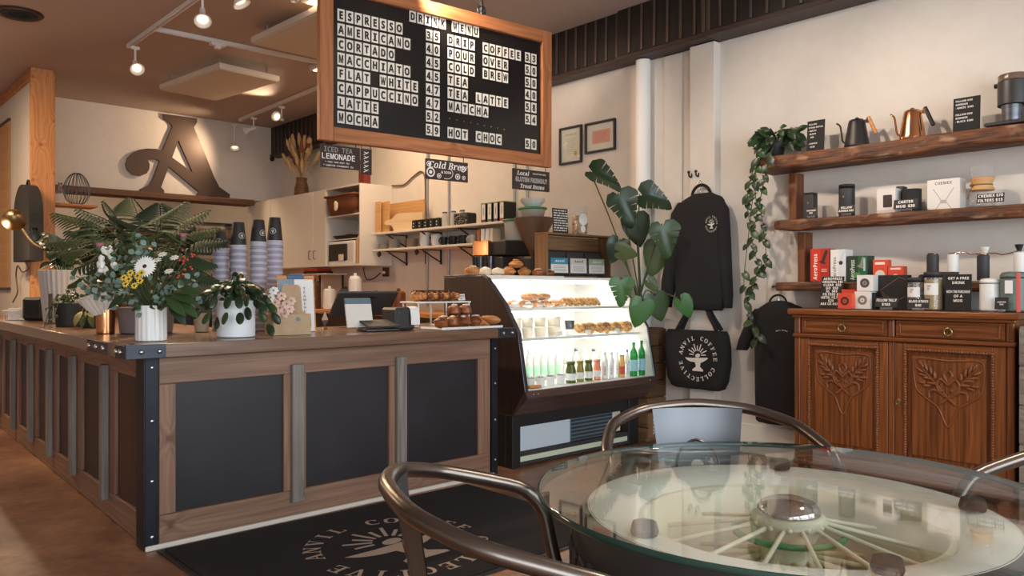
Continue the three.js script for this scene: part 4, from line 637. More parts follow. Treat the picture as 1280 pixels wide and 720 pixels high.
// ---------------------------------------------------------------- carved sideboard
const SBX = 4.4, SBZ0 = -2.334, SBW = 1.14, SBTOP = 1.014;
{
  const o = thing('sideboard', 'carved dark oak sideboard with two drawers and two panelled doors', 'sideboard', [SBX, 0, SBZ0], OUT), W = SBW, D = 0.47;
  mesh('top', boxUV(at(extrude(poly([[-0.02, -0.02], [W + 0.02, -0.02], [W + 0.02, D], [-0.02, D]].map(([a, b]) => [a, -b])), 0.022, 0.006), 0, 0, 0, 0, 0, 0).rotateX(-Math.PI / 2).rotateY(0), 'x'), M.oak, o).position.set(0, SBTOP - 0.029, 0);
  const top = o.children[0]; top.geometry.computeBoundingBox(); { const b = top.geometry.boundingBox; top.position.z = -D - b.min.z; }
  mesh('carcass', box(0.01, W - 0.01, 0.13, SBTOP - 0.036, -D + 0.01, -0.03, 0.003), M.oak, o);
  mesh('cornice', box(-0.008, W + 0.008, 0.963, 0.978, -0.03, 0.012, 0.005), M.oak, o);
  mesh('waist_moulding', box(-0.006, W + 0.006, 0.846, 0.868, -0.03, 0.012, 0.006), M.oak, o);
  for (const [a, b] of [[0, 0.035], [0.541, 0.574], [W - 0.035, W]]) { mesh('stile', box(a, b, 0.13, 0.846, -0.03, 0, 0.004, 'y'), M.oak, o); const q = mesh('drawer_pilaster', box(a, b, 0.868, 0.963, -0.03, 0.004, 0.004, 'y'), M.oak, o); for (let i = 0; i < 3; i++) mesh('flute', box(a + 0.006 + i * 0.009, a + 0.011 + i * 0.009, 0.878, 0.953, 0.0042, 0.007, 0.001, 'y'), M.oak, q); }
  const ring = new THREE.TorusGeometry(0.019, 0.0042, 8, 24);
  for (const [a, b, rx] of [[0.04, 0.536, 0.29], [0.579, W - 0.04, 0.845]]) {
    const d = mesh('drawer', box(a, b, 0.871, 0.96, -0.03, -0.004, 0.003), M.oak, o);
    mesh('drawer_border', merge([box(a + 0.02, b - 0.02, 0.944, 0.952, -0.0038, 0.002, 0.002), box(a + 0.02, b - 0.02, 0.879, 0.887, -0.0038, 0.002, 0.002), box(a + 0.02, a + 0.028, 0.887, 0.944, -0.0038, 0.002, 0.002), box(b - 0.028, b - 0.02, 0.887, 0.944, -0.0038, 0.002, 0.002)]), M.oak, d);
    mesh('ring_pull', at(ring.clone(), rx, 0.907, 0.012, 0.12), M.brass, d); mesh('pull_plate', at(merge([at(cyl(0.014, 0.014, 0.006, 16), 0, 0, 0, Math.PI / 2), at(sph(0.009), 0, 0, 0.008)]), rx, 0.926, 0.001), M.darkBrass, d);
  }
  const door = (a, b, key) => {
    const y0 = 0.165, y1 = 0.842, dr = mesh('door', box(a, b, y0, y1, -0.03, -0.014, 0.002, 'y'), M.oak, o), f = 0.055, ia = a + f, ib = b - f, iy0 = y0 + f, iy1 = y1 - 0.035;
    mesh('door_frame', merge([box(a, ia, y0, y1, -0.0138, 0, 0.003, 'y'), box(ib, b, y0, y1, -0.0138, 0, 0.003, 'y'), box(ia, ib, y0, iy0, -0.0138, 0, 0.003), box(ia, ib, iy1, y1, -0.0138, 0, 0.003)]), M.oak, dr);
    const beads = [], bead = (x, y) => beads.push(at(new THREE.IcosahedronGeometry(0.0095, 1), x, y, 0.003));
    for (let x = ia; x <= ib + 0.001; x += (ib - ia) / 30) { bead(x, iy0); bead(x, iy1); } for (let y = iy0; y < iy1; y += (iy1 - iy0) / 44) { bead(ia, y); bead(ib, y); }
    const bm = mesh('bead_moulding', merge(beads.map(g => boxUV(g))), M.oak, dr); bm.userData.kind = 'stuff';
    mesh('panel', box(ia + 0.03, ib - 0.03, iy0 + 0.028, iy1 - 0.028, -0.0138, -0.006, 0.006, 'y'), M.oak, dr);
    // carving: shield line and two crossed sprays with leaves
    const cx = (a + b) / 2, w = (ib - ia) / 2 - 0.05, ty = iy1 - 0.045, Z = -0.0055;
    const sh = tube([[cx - w, ty - 0.005, Z], [cx - w, ty - 0.15, Z], [cx - w * 0.72, ty - 0.2, Z], [cx - w * 0.3, ty - 0.25, Z], [cx, ty - 0.345, Z], [cx + w * 0.3, ty - 0.25, Z], [cx + w * 0.72, ty - 0.2, Z], [cx + w, ty - 0.15, Z], [cx + w, ty - 0.005, Z], [cx, ty - 0.004, Z]], 0.0048, 90, 6, true);
    mesh('shield_line', boxUV(sh), M.oak, dr);
    for (const s of [-1, 1]) {
      const P = [[cx - s * 0.035, ty - 0.23, Z], [cx + s * 0.005, ty - 0.19, Z], [cx + s * w * 0.4, ty - 0.12, Z], [cx + s * w * 0.78, ty - 0.05, Z], [cx + s * w * 0.9, ty - 0.015, Z]], gs = [tube(P, 0.0075, 24, 6)];
      const lf = (x, y, an, L, wd) => { const g = sph(1, wd, L, 0.011, 8, 6); gs.push(at(g, cx + s * x, ty + y, Z + 0.001, 0, 0, -s * an)); };
      for (const [x, y, an, L] of [[0.4, -0.085, 0.1, 0.022], [0.52, -0.06, 0.2, 0.024], [0.66, -0.045, 0.3, 0.026], [0.8, -0.03, 0.5, 0.024], [0.5, -0.125, 1.5, 0.024], [0.62, -0.1, 1.4, 0.024], [0.76, -0.085, 1.3, 0.024], [0.86, -0.06, 1.0, 0.022], [0.66, -0.14, 1.7, 0.02], [0.8, -0.125, 1.5, 0.018]]) lf(x * w, y, an, L * 1.1, 0.0095);
      gs.push(tube([[cx, ty - 0.13, Z], [cx + s * 0.035, ty - 0.1, Z], [cx + s * 0.055, ty - 0.13, Z], [cx + s * 0.04, ty - 0.165, Z], [cx + s * 0.012, ty - 0.155, Z]], 0.0085, 20, 6), tube([[cx + s * 0.01, ty - 0.19, Z], [cx + s * 0.06, ty - 0.16, Z], [cx + s * 0.09, ty - 0.17, Z], [cx + s * 0.09, ty - 0.2, Z]], 0.0075, 16, 6), tube([[cx, ty - 0.12, Z], [cx + s * 0.02, ty - 0.08, Z], [cx + s * 0.008, ty - 0.055, Z]], 0.0085, 12, 6));
      mesh('carved_spray', merge(gs.map(g => boxUV(g))), M.oak, dr);
    }
    if (key) { mesh('lock_plate', at(lathe([[0, 0], [0.008, 0], [0.009, 0.003], [0, 0.004]], 12), a + 0.022, 0.53, 0.001, Math.PI / 2), M.darkBrass, dr); mesh('key', merge([bar([a + 0.022, 0.53, 0.003], [a + 0.022, 0.53, 0.02], 0.003), at(new THREE.TorusGeometry(0.009, 0.0025, 6, 14), a + 0.022, 0.52, 0.018)]), M.darkBrass, dr); }
  };
  door(0.037, 0.539, false); door(0.576, W - 0.037, true);
  mesh('bottom_rail', box(0.0, W, 0.13, 0.163, -0.03, 0.008, 0.005), M.oak, o);
  mesh('plinth', box(-0.005, W + 0.005, 0.1, 0.1295, -D + 0.01, 0.015, 0.006), M.oak, o);
  for (const x of [0.045, W - 0.045]) for (const z of [-0.035, -D + 0.06]) mesh('foot', at(lathe([[0, 0], [0.022, 0], [0.03, 0.02], [0.04, 0.06], [0.034, 0.085], [0.03, 0.099], [0, 0.099]], 16), x, 0.001, z), M.oak, o);
}
{ // grey plank chest next to it, cut by the frame
  const o = thing('plank_chest', 'grey plank chest beside the oak sideboard', 'chest', [4.36, 0, -1.165], OUT);
  mesh('carcass', box(0, 0.8, 0.002, 0.95, -0.5, -0.012, 0.003), M.batten, o);
  for (let i = 0; i < 5; i++) mesh('plank', box(0.001, 0.799, 0.01 + i * 0.188, 0.19 + i * 0.188, -0.0115, 0, 0.004), M.batten, o);
}
// ---------------------------------------------------------------- on the sideboard
{
  const Y = SBTOP + 0.001, X = 4.55;
  chalkCard('tall black chalk card covered in white writing on the oak sideboard', 1024, 1052, 345, X + 0.02, Y, ['AEROPRESS', 'ORIGINAL $45', 'CLEAR  $55', 'GO  $50', 'XL  $85', 'FILTERS $8', 'METAL FILTER', '$20', 'ASK US HOW'], { size: 40, dy: 36, y0: 24, lean: -0.2 });
  const roundel = (name, label, p0, p1, top, base, x, bg, ring, dot, mat) => carton(name, label, 'box', p0, p1, top, x, base, 0.09, 0, { body: mat, draw: (q, W, H) => { fillBg(q, W, H, bg); q.fillStyle = ring; q.beginPath(); q.arc(W / 2, H * 0.5, W * 0.3, 0, 7); q.fill(); q.fillStyle = dot; q.beginPath(); q.arc(W / 2, H * 0.5, W * 0.14, 0, 7); q.fill(); q.fillStyle = ring; q.beginPath(); q.arc(W / 2, H * 0.5, W * 0.06, 0, 7); q.fill(); } });
  roundel('cup_box', 'small orange carton with a dark roundel at the front of the sideboard', 1047, 1065, 367, Y, X - 0.09, '#d2452c', '#3a2420', '#d2452c', M.orange);
  roundel('cup_box', 'small orange carton half hidden behind another orange carton', 1052, 1069, 362, Y, X + 0.03, '#cf452e', '#3a2420', '#cf452e', M.orange);
  const lo = roundel('cup_box', 'white carton with a half-shaded grey roundel, lower of a stack of two', 1068, 1088, 364.5, Y, X - 0.05, '#d8d4ce', '#77716b', '#d8d4ce', M.white);
  const h = hgt(1078, 364.5, X - 0.05);
  roundel('cup_box', 'white carton with a dark grey roundel, upper of a stack of two', 1071, 1091, 344, h + 0.002, X - 0.05, '#dcd8d2', '#4c4643', '#8d8782', M.white);
  carton('dark_box', 'thin black carton wedged between the roundel cartons and the black box', 'box', 1089, 1094, 366, X - 0.03, Y, 0.05, 0, { body: M.black });
  carton('scale_box', 'black carton with a copper line drawing of a coffee scale', 'box', 1097, 1135, 344, X + 0.02, Y, 0.05, 0, { body: M.black, draw: (q, W, H) => { fillBg(q, W, H, '#1c1716'); q.strokeStyle = '#8a5a3c'; q.lineWidth = 4; q.beginPath(); q.moveTo(W * 0.08, H * 0.45); q.lineTo(W * 0.72, H * 0.06); q.lineTo(W * 0.96, H * 0.14); q.moveTo(W * 0.08, H * 0.45); q.lineTo(W * 0.55, H * 0.8); q.lineTo(W * 0.92, H * 0.62); q.moveTo(W * 0.1, H * 0.53); q.lineTo(W * 0.55, H * 0.9); q.stroke(); } });
  tinyTag('price tag in front of the black scale carton', 1108, 372, X - 0.08, Y, ['FELLOW TALLY', '$165'], 0.12, 0.055);
  const jar = (label, p0, p1, top, x, glass, fill, fillTop, lid) => {
    const s = span(p0, p1, x), hh = hgt(p0, top, x) - Y, r = s.r, o = thing('storage_jar', label, 'jar', [x, Y, s.zc], OUT);
    mesh('glass', lathe([[0, 0.002], [r * 0.95, 0.002], [r, 0.008], [r, hh * 0.84], [r * 0.94, hh * 0.86]], 28), glass, o);
    mesh('contents', at(cyl(r * 0.94, r * 0.94, hh * fillTop, 24), 0, hh * fillTop / 2 + 0.004, 0), fill, o);
    mesh('lid', at(lathe([[0, 0], [r * 1.03, 0], [r * 1.03, hh * 0.12], [r * 0.95, hh * 0.145], [0, hh * 0.145]], 28), 0, hh * 0.855, 0), lid, o);
    const lab = new THREE.CylinderGeometry(r * 1.006, r * 1.006, hh * 0.3, 20, 1, true, -0.9, 1.8); mesh('paper_label', at(lab, 0, hh * 0.55, 0), print(256, 128, (q, W, H) => { fillBg(q, W, H, '#dedad4'); q.fillStyle = '#5d5751'; for (let i = 0; i < 4; i++) q.fillRect(W * 0.3, H * (0.15 + i * 0.12), W * (0.28 - 0.04 * i), 6); }), o);
  };
  jar('small clear storage jar with dark coffee inside on the sideboard', 1135, 1154, 347, X - 0.02, M.clearPlastic, M.choco, 0.45, M.charcoal);
  tinyTag('price tag in front of the small clear storage jar', 1148, 372, X - 0.11, Y, ['GLASS ATMOS', '$40'], 0.11, 0.05);
  jar('tall storage jar of amber beans with a black lid on the sideboard', 1156, 1177, 340, X - 0.02, M.clearPlastic, flat(0.30, 0.20, 0.05, 0.5), 0.78, M.charcoal);
  carton('dark_box', 'tall dark carton behind the free drink sign', 'box', 1177, 1194, 340, X + 0.09, Y, 0.06, 0, { body: M.charcoal });
  chalkCard('black chalk sign offering a free drink with a mug', 1181, 1214, 343, X - 0.06, Y, ['GET A FREE', 'DRINK', '', 'WITH THE PURCHASE', 'OF A', 'MUG'], { size: 40, dy: 48, y0: 40, lean: -0.06 });
  const tumbler = (label, p0, p1, top, x, mat, strap) => {
    const s = span(p0, p1, x), hh = hgt(p0, top, x) - Y, r = s.r, o = thing('travel_tumbler', label, 'tumbler', [x, Y, s.zc], OUT);
    mesh('body', lathe([[0, 0], [r * 0.9, 0], [r, 0.012], [r, hh * 0.82], [r * 0.985, hh * 0.83]], 32), mat, o); mesh('lid', at(lathe([[0, 0], [r * 1.0, 0], [r * 0.99, hh * 0.08], [r * 0.86, hh * 0.15], [r * 0.5, hh * 0.17], [0, hh * 0.17]], 32), 0, hh * 0.832, 0), mat, o);
    if (strap) { mesh('strap', at(new THREE.CylinderGeometry(r * 1.012, r * 1.012, hh * 0.97, 6, 1, true, 0.38, 0.3), 0, hh * 0.485, 0), M.red, o); mesh('hang_tag', at(cb(0.035, 0.065, 0.002, 0.0006), -0.006, hh * 0.62, r + 0.004), M.paper, o); }
  };
  tumbler('plain white travel tumbler on the sideboard', 1226, 1249, 348, X - 0.02, M.ceramic, false);
  tinyTag('price tag between the white and the sage tumblers', 1252, 372, X - 0.1, Y, ['CARTER', '$40'], 0.06, 0.06);
  tumbler('large sage green travel tumbler with a red strap and paper tag', 1252, 1284, 340, X - 0.01, M.sage, true);
}
// ---------------------------------------------------------------- framed certificates
{
  const cert = (label, p0, p1, t0, t1, b0, draw) => {
    const s = span(p0, p1, WALL - 0.015), y1 = hgt(p0, t0, WALL - 0.015), y0 = hgt(p0, b0, WALL - 0.015), w = s.w, h = y1 - y0, o = thing('picture_frame', label, 'picture frame', [WALL - 0.001, y0, s.z], OUT), f = 0.018;
    mesh('frame', merge([box(-w / 2, w / 2, 0, f, 0, 0.022), box(-w / 2, w / 2, h - f, h, 0, 0.022), box(-w / 2, -w / 2 + f, f, h - f, 0, 0.022), box(w / 2 - f, w / 2, f, h - f, 0, 0.022)]), M.black, o);
    mesh('certificate', at(sheet(w - 2 * f, h - 2 * f), 0, h / 2, 0.006), print(256, Math.round(256 * h / w), draw), o); mesh('glazing', at(sheet(w - 2 * f, h - 2 * f), 0, h / 2, 0.012), M.glass, o);
  };
  const lines = (x, W, H, y0, n, c) => { x.fillStyle = c; for (let i = 0; i < n; i++) x.fillRect(W * (0.22 + 0.05 * (i % 3)), y0 + i * H * 0.055, W * (0.56 - 0.1 * (i % 3)), 3); };
  cert('framed upright certificate with a gold seal, further from the pipe', 699, 727, 161, 155, 207, (x, W, H) => { fillBg(x, W, H, '#d9d3c8'); x.fillStyle = '#8c857a'; x.font = 'bold 22px serif'; x.textAlign = 'center'; x.fillText('CERTIFICATE', W / 2, H * 0.2); lines(x, W, H, H * 0.3, 9, '#9f988d'); x.fillStyle = '#c79a3c'; x.beginPath(); x.arc(W * 0.74, H * 0.76, 22, 0, 7); x.fill(); });
  cert('framed wide certificate with a pink panel, nearer the pipe', 731, 769, 155, 147, 193, (x, W, H) => { fillBg(x, W, H, '#dcd5ca'); x.fillStyle = '#d99a8c'; x.fillRect(W * 0.2, H * 0.25, W * 0.66, H * 0.5); lines(x, W, H, H * 0.32, 7, '#b97a6e'); });
}
// ---------------------------------------------------------------- clothes on the wall
function clothes(rowsPx, x, wob, s, seg = 30, pow = 0.75) { return loft(rowsPx.map(([py, a, b, d]) => { const A = onX(a, py, x), B = onX(b, py, x); return [A.y, 0, (A.z + B.z) / 2, d, (B.z - A.z) / 2]; }), seg, 0, s, pow).translate(x, 0, 0); }
function wrinkle(g, x0, amp, s) { const p = g.attributes.position; for (let i = 0; i < p.count; i++) { const y = p.getY(i), z = p.getZ(i), d = amp * (Math.sin(z * 38 + y * 9 + s) + 0.7 * Math.sin(z * 23 - y * 17 + 2 * s) + 0.5 * Math.sin(y * 40 + z * 30)); p.setX(i, p.getX(i) + (p.getX(i) < x0 ? d : 0)); } g.computeVertexNormals(); return g; }
function hanger(px, py, x, label, halfPx, dropPx, wallTop) {
  const c = onX(px, py, x), e = onX(px + halfPx, py + dropPx, x), l = onX(px - halfPx, py + dropPx, x), t = onX(px, py - 13, x), o = thing('coat_hanger', label, 'hanger');
  mesh('shoulders', tube([l, c.clone().lerp(l, 0.5).add(V(0, 0.012, 0)), c, c.clone().lerp(e, 0.5).add(V(0, 0.012, 0)), e], 0.008, 30, 8), M.black, o);
  mesh('hook', tube([c, c.clone().add(V(0, 0.03, 0)), t.clone().add(V(0, 0, 0.022)), t.clone().add(V(0, 0.025, 0)), t.clone().add(V(0, 0, -0.02))], 0.003, 20, 6), M.chrome, o);
}
{
  const x = 4.79;
  { const o = thing('sweatshirt', 'black long-sleeved sweatshirt with a small round chest emblem on a hanger', 'sweatshirt');
    const body = clothes([[384, 850, 903, 0.055], [378, 847, 906, 0.066], [350, 845, 908, 0.066], [315, 845, 908, 0.062], [285, 845, 907, 0.056], [265, 847, 906, 0.05], [255, 850, 905, 0.044], [250, 856, 902, 0.036], [246, 864, 895, 0.03], [243, 866, 890, 0.022]], x, 0, 1, 40);
    mesh('body', wrinkle(body, x, 0.004, 1), M.cloth, o);
    const sl = (rows, s) => mesh('sleeve', wrinkle(clothes(rows, x, 0, s, 20, 0.9), x, 0.005, s), M.cloth, o);
    sl([[385, 906, 914.5, 0.03], [376, 905, 915, 0.034], [368, 902, 915.5, 0.04], [345, 901, 914, 0.046], [310, 899, 912.5, 0.05], [280, 898, 911, 0.05], [262, 896, 910, 0.045], [252, 893, 905, 0.03]], 2);
    sl([[384, 829, 839, 0.03], [374, 827, 840, 0.036], [350, 829, 846, 0.044], [320, 834, 851, 0.05], [290, 838, 856, 0.05], [268, 841, 858, 0.045], [254, 848, 860, 0.03]], 3);
    const hem = [onX(848, 381, x), onX(905, 381, x)]; mesh('waistband', clothes([[387, 851, 902, 0.05], [384, 849, 904, 0.06], [378, 848.5, 905, 0.062]], x, 0, 1, 40), flat(0.01, 0.009, 0.009, 0.95), o);
    const c = onX(877, 244, x); mesh('collar', at(new THREE.TorusGeometry(0.075, 0.011, 10, 30), c.x - 0.005, c.y - 0.003, c.z, 1.25, Math.PI / 2, 0, 'YXZ'), flat(0.01, 0.009, 0.009, 0.95), o);
    mesh('neck_label', at(cb(0.002, 0.025, 0.03, 0.0005), c.x + 0.02, c.y + 0.0, c.z), M.paper, o);
    const e = onX(890, 280, x - 0.07); const b = mesh('chest_emblem', sheet(0.115, 0.135), ink(256, 300, (q, W, H) => { q.save(); q.scale(1, H / W); emblem(q, W / 2, W / 2, 116, '#fff', 'ANVIL COFFEE COLLECTIVE ', 0.26); q.restore(); }), o); b.position.set(e.x - 0.008, e.y, e.z); b.rotation.y = OUT;
    hanger(875, 243, x, 'black hanger carrying the black sweatshirt', 22, 10);
    const p = onX(875, 216, WALL - 0.02), hk = thing('coat_hook', 'black double coat hook on the wall above the sweatshirt', 'coat hook', [WALL - 0.001, p.y, p.z], OUT);
    mesh('plate', at(cb(0.11, 0.05, 0.012, 0.004), 0, 0, 0.006), M.black, hk);
    for (const k of [-0.03, 0.03]) { mesh('hook', tube([[k, 0.01, 0.012], [k, 0.015, 0.05], [k, -0.01, 0.075], [k, -0.035, 0.085], [k, -0.03, 0.11], [k, -0.005, 0.115]], 0.006, 18, 8), M.black, hk); mesh('knob', at(sph(0.011), k, -0.002, 0.115), M.black, hk); }
    mesh('key_ring', at(new THREE.TorusGeometry(0.02, 0.003, 6, 18), -0.07, 0.01, 0.02), M.steel, hk);
  }
  { const o = thing('t_shirt', 'black short-sleeved t-shirt on a hanger beside the sideboard', 't-shirt'), X2 = 4.8;
    mesh('body', wrinkle(clothes([[527, 948, 1001, 0.03], [524, 945, 1002, 0.036], [490, 944, 1003, 0.04], [450, 944, 1003, 0.042], [415, 944, 1004, 0.042], [400, 943, 1007, 0.04], [390, 944, 1008, 0.034], [384, 950, 1004, 0.028], [380, 956, 994, 0.022], [377, 962, 986, 0.016]], X2, 0, 1, 40), X2, 0.004, 4), M.cloth, o);
    mesh('sleeve', wrinkle(clothes([[437, 921, 934, 0.03], [425, 924, 942, 0.036], [410, 930, 948, 0.04], [395, 937, 952, 0.04], [386, 944, 956, 0.028]], X2, 0, 5, 20, 0.9), X2, 0.004, 5), M.cloth, o);
    mesh('sleeve', wrinkle(clothes([[437, 1012, 1024, 0.03], [425, 1006, 1022, 0.036], [410, 1001, 1018, 0.04], [395, 998, 1013, 0.04], [386, 996, 1008, 0.028]], X2, 0, 6, 20, 0.9), X2, 0.004, 5), M.cloth, o);
    const c = onX(973, 379, X2); mesh('collar', at(new THREE.TorusGeometry(0.062, 0.007, 8, 30), c.x - 0.004, c.y - 0.008, c.z, 1.2, Math.PI / 2, 0, 'YXZ'), flat(0.01, 0.009, 0.009, 0.95), o);
    const e = onX(977, 413, X2 - 0.046), b = mesh('chest_print', sheet(0.09, 0.024), ink(256, 68, (q, W, H) => { q.fillStyle = '#fff'; q.font = 'bold 30px sans-serif'; q.textAlign = 'center'; [...'ANVIL COFFEE'].forEach((ch, i) => { const u = i - 5.5; q.save(); q.translate(W / 2 + u * 20, 34 + u * u * 0.6); q.rotate(u * 0.03); q.fillText(ch, 0, 8); q.restore(); }); }), o); b.position.copy(e); b.rotation.y = OUT;
    hanger(974, 377, X2, 'black hanger carrying the black t-shirt', 22, 8);
    const k = onX(974, 362, WALL - 0.03); const n = thing('wall_nail', 'small steel peg the t-shirt hanger hangs on', 'peg', [WALL - 0.001, k.y + 0.02, k.z], OUT); mesh('peg', at(cyl(0.006, 0.006, 0.11, 10), 0, 0, 0.055, Math.PI / 2), M.steel, n); mesh('head', at(sph(0.009), 0, 0, 0.11), M.steel, n);
  }
  { const X3 = 4.78, o = thing('tote_bag', 'black canvas tote bag with a round white emblem hanging below the sweatshirt', 'tote bag');
    mesh('bag', wrinkle(clothes([[483, 845, 900, 0.02], [480, 840, 906, 0.04], [470, 836, 910, 0.055], [450, 834.5, 913, 0.06], [430, 833, 913, 0.05], [416, 833, 911, 0.035], [411, 835, 909, 0.02]], X3, 0, 1, 40, 0.6), X3, 0.006, 7), M.cloth, o);
    for (const [d, k] of [[-0.022, 0], [0.02, 2]]) { const A = onX(848 + k, 413, X3), B = onX(898 + k, 413, X3), T = onX(866, 378, X3), T2 = onX(880, 378, X3); for (const q of [A, B, T, T2]) q.x += d * (q === A || q === B ? 1 : 0.3); const g = tube([A, A.clone().lerp(T, 0.5), T, T2, B.clone().lerp(T2, 0.5), B], 0.015, 30, 8); const p = g.attributes.position; mesh('strap', g, M.cloth, o); }
    const e = onX(873, 448, X3 - 0.06), b = mesh('printed_emblem', sheet(0.4, 0.4), ink(512, 512, (q, W, H) => emblem(q, W / 2, H / 2, 250, '#fff', 'ANVIL COFFEE COLLECTIVE ', 0.24)), o); b.position.set(e.x - 0.012, e.y, e.z); b.rotation.set(0, OUT, 0); b.scale.setScalar(0.86);
    const k = onX(873, 384, WALL - 0.02), h = thing('coat_hook', 'black hook holding the tote bag straps', 'coat hook', [WALL - 0.001, k.y, k.z], OUT); mesh('plate', at(cb(0.05, 0.09, 0.01, 0.003), 0, 0, 0.005), M.white, h); mesh('peg', tube([[0, 0.02, 0.01], [0, 0.012, 0.06], [0, 0.012, 0.12], [0, 0.04, 0.135]], 0.008, 14, 8), M.black, h);
  }
}
// ---------------------------------------------------------------- glass table on a white-wall wheel
{
  const tx = 1.385, tz = -0.747, R = 0.471, o = thing('glass_table', 'round glass-topped table standing on a white-wall tyre with a wire wheel', 'table', [tx, 0, tz]);
  const gt = mesh('glass_top', at(merge([lathe([[0, 0], [R - 0.004, 0]], 96), lathe([[R - 0.004, 0.012], [0, 0.012]], 96)]), 0, 0.742, 0), M.glass, o);
  mesh('polished_edge', at(lathe([[R - 0.004, 0], [R - 0.001, 0.002], [R, 0.006], [R - 0.001, 0.010], [R - 0.004, 0.012]], 96), 0, 0.742, 0), M.glassEdge, gt);
  for (let i = 0; i < 4; i++) { const a = [2.9, 4.05, 5.5, 0.55][i]; mesh('rubber_stop', at(lathe([[0, 0], [0.022, 0], [0.024, 0.006], [0.02, 0.021], [0, 0.022]], 18), 0.338 * Math.cos(a), 0.7195, -0.338 * Math.sin(a)), M.blackMatte, o); }
  const ty = mesh('tyre', at(lathe([[0.372, 0.718], [0.392, 0.7], [0.403, 0.66], [0.403, 0.56], [0.392, 0.52], [0.36, 0.5], [0.26, 0.505], [0.245, 0.53]], 72), 0, 0, 0), M.tyre, o);
  for (let i = 0; i < 60; i++) { const a = i / 60 * 2 * Math.PI; for (const [y, k] of [[0.585, 0.35], [0.635, -0.35]]) { const b = mesh('tread_block', cb(0.03, 0.04, 0.012, 0.003), M.tyre, ty); b.position.set(0.404 * Math.sin(a), y, 0.404 * Math.cos(a)); b.rotation.set(0, a, k, 'YXZ'); } }
  mesh('white_wall', lathe([[0.375, 0.7172], [0.355, 0.7192], [0.32, 0.716], [0.29, 0.705], [0.276, 0.69]], 72), M.whitewall, o);
  mesh('rim', lathe([[0.277, 0.692], [0.268, 0.697], [0.262, 0.69], [0.258, 0.66], [0.235, 0.645], [0.225, 0.6], [0.225, 0.56], [0.245, 0.53]], 64), M.ivory, o);
  mesh('dish', at(lathe([[0, 0.545], [0.2, 0.55], [0.226, 0.56]], 48), 0, 0, 0), flat(0.20, 0.14, 0.07, 0.45), o);
  const hub = mesh('hub', lathe([[0, 0.55], [0.055, 0.55], [0.05, 0.6], [0.047, 0.66], [0.058, 0.682], [0.066, 0.695], [0.066, 0.706], [0.058, 0.711], [0, 0.711]], 36), M.ivory, o);
  mesh('hub_cap', lathe([[0.0575, 0.712], [0.0565, 0.722], [0.046, 0.732], [0.026, 0.7385], [0, 0.7402]], 32), flat(0.5, 0.44, 0.42, 0.12, 1), hub);
  for (let i = 0; i < 12; i++) { const a = i / 12 * 2 * Math.PI; mesh('hub_nut', at(sph(0.0055), 0.064 * Math.cos(a), 0.694, 0.064 * Math.sin(a)), M.ivory, hub); }
  for (let i = 0; i < 12; i++) { const a = i / 12 * 2 * Math.PI + 0.15; mesh('spoke', bar([0.06 * Math.cos(a), 0.692, 0.06 * Math.sin(a)], [0.238 * Math.cos(a + 0.12), 0.648, 0.238 * Math.sin(a + 0.12)], 0.0044, 8), M.ivory, o); mesh('spoke', bar([0.05 * Math.cos(a + 0.2), 0.63, 0.05 * Math.sin(a + 0.2)], [0.226 * Math.cos(a + 0.05), 0.59, 0.226 * Math.sin(a + 0.05)], 0.005, 8), flat(0.55, 0.42, 0.2, 0.4), o); }
  mesh('valve_ring', at(new THREE.TorusGeometry(0.098, 0.006, 8, 40), 0, 0.675, 0, Math.PI / 2), M.green, o);
  mesh('pedestal', lathe([[0, 0.5], [0.1, 0.5], [0.09, 0.46], [0.06, 0.4], [0.06, 0.06], [0.09, 0.03], [0.26, 0.012], [0.265, 0.001], [0, 0.001]], 40), M.blackMatte, o);
}
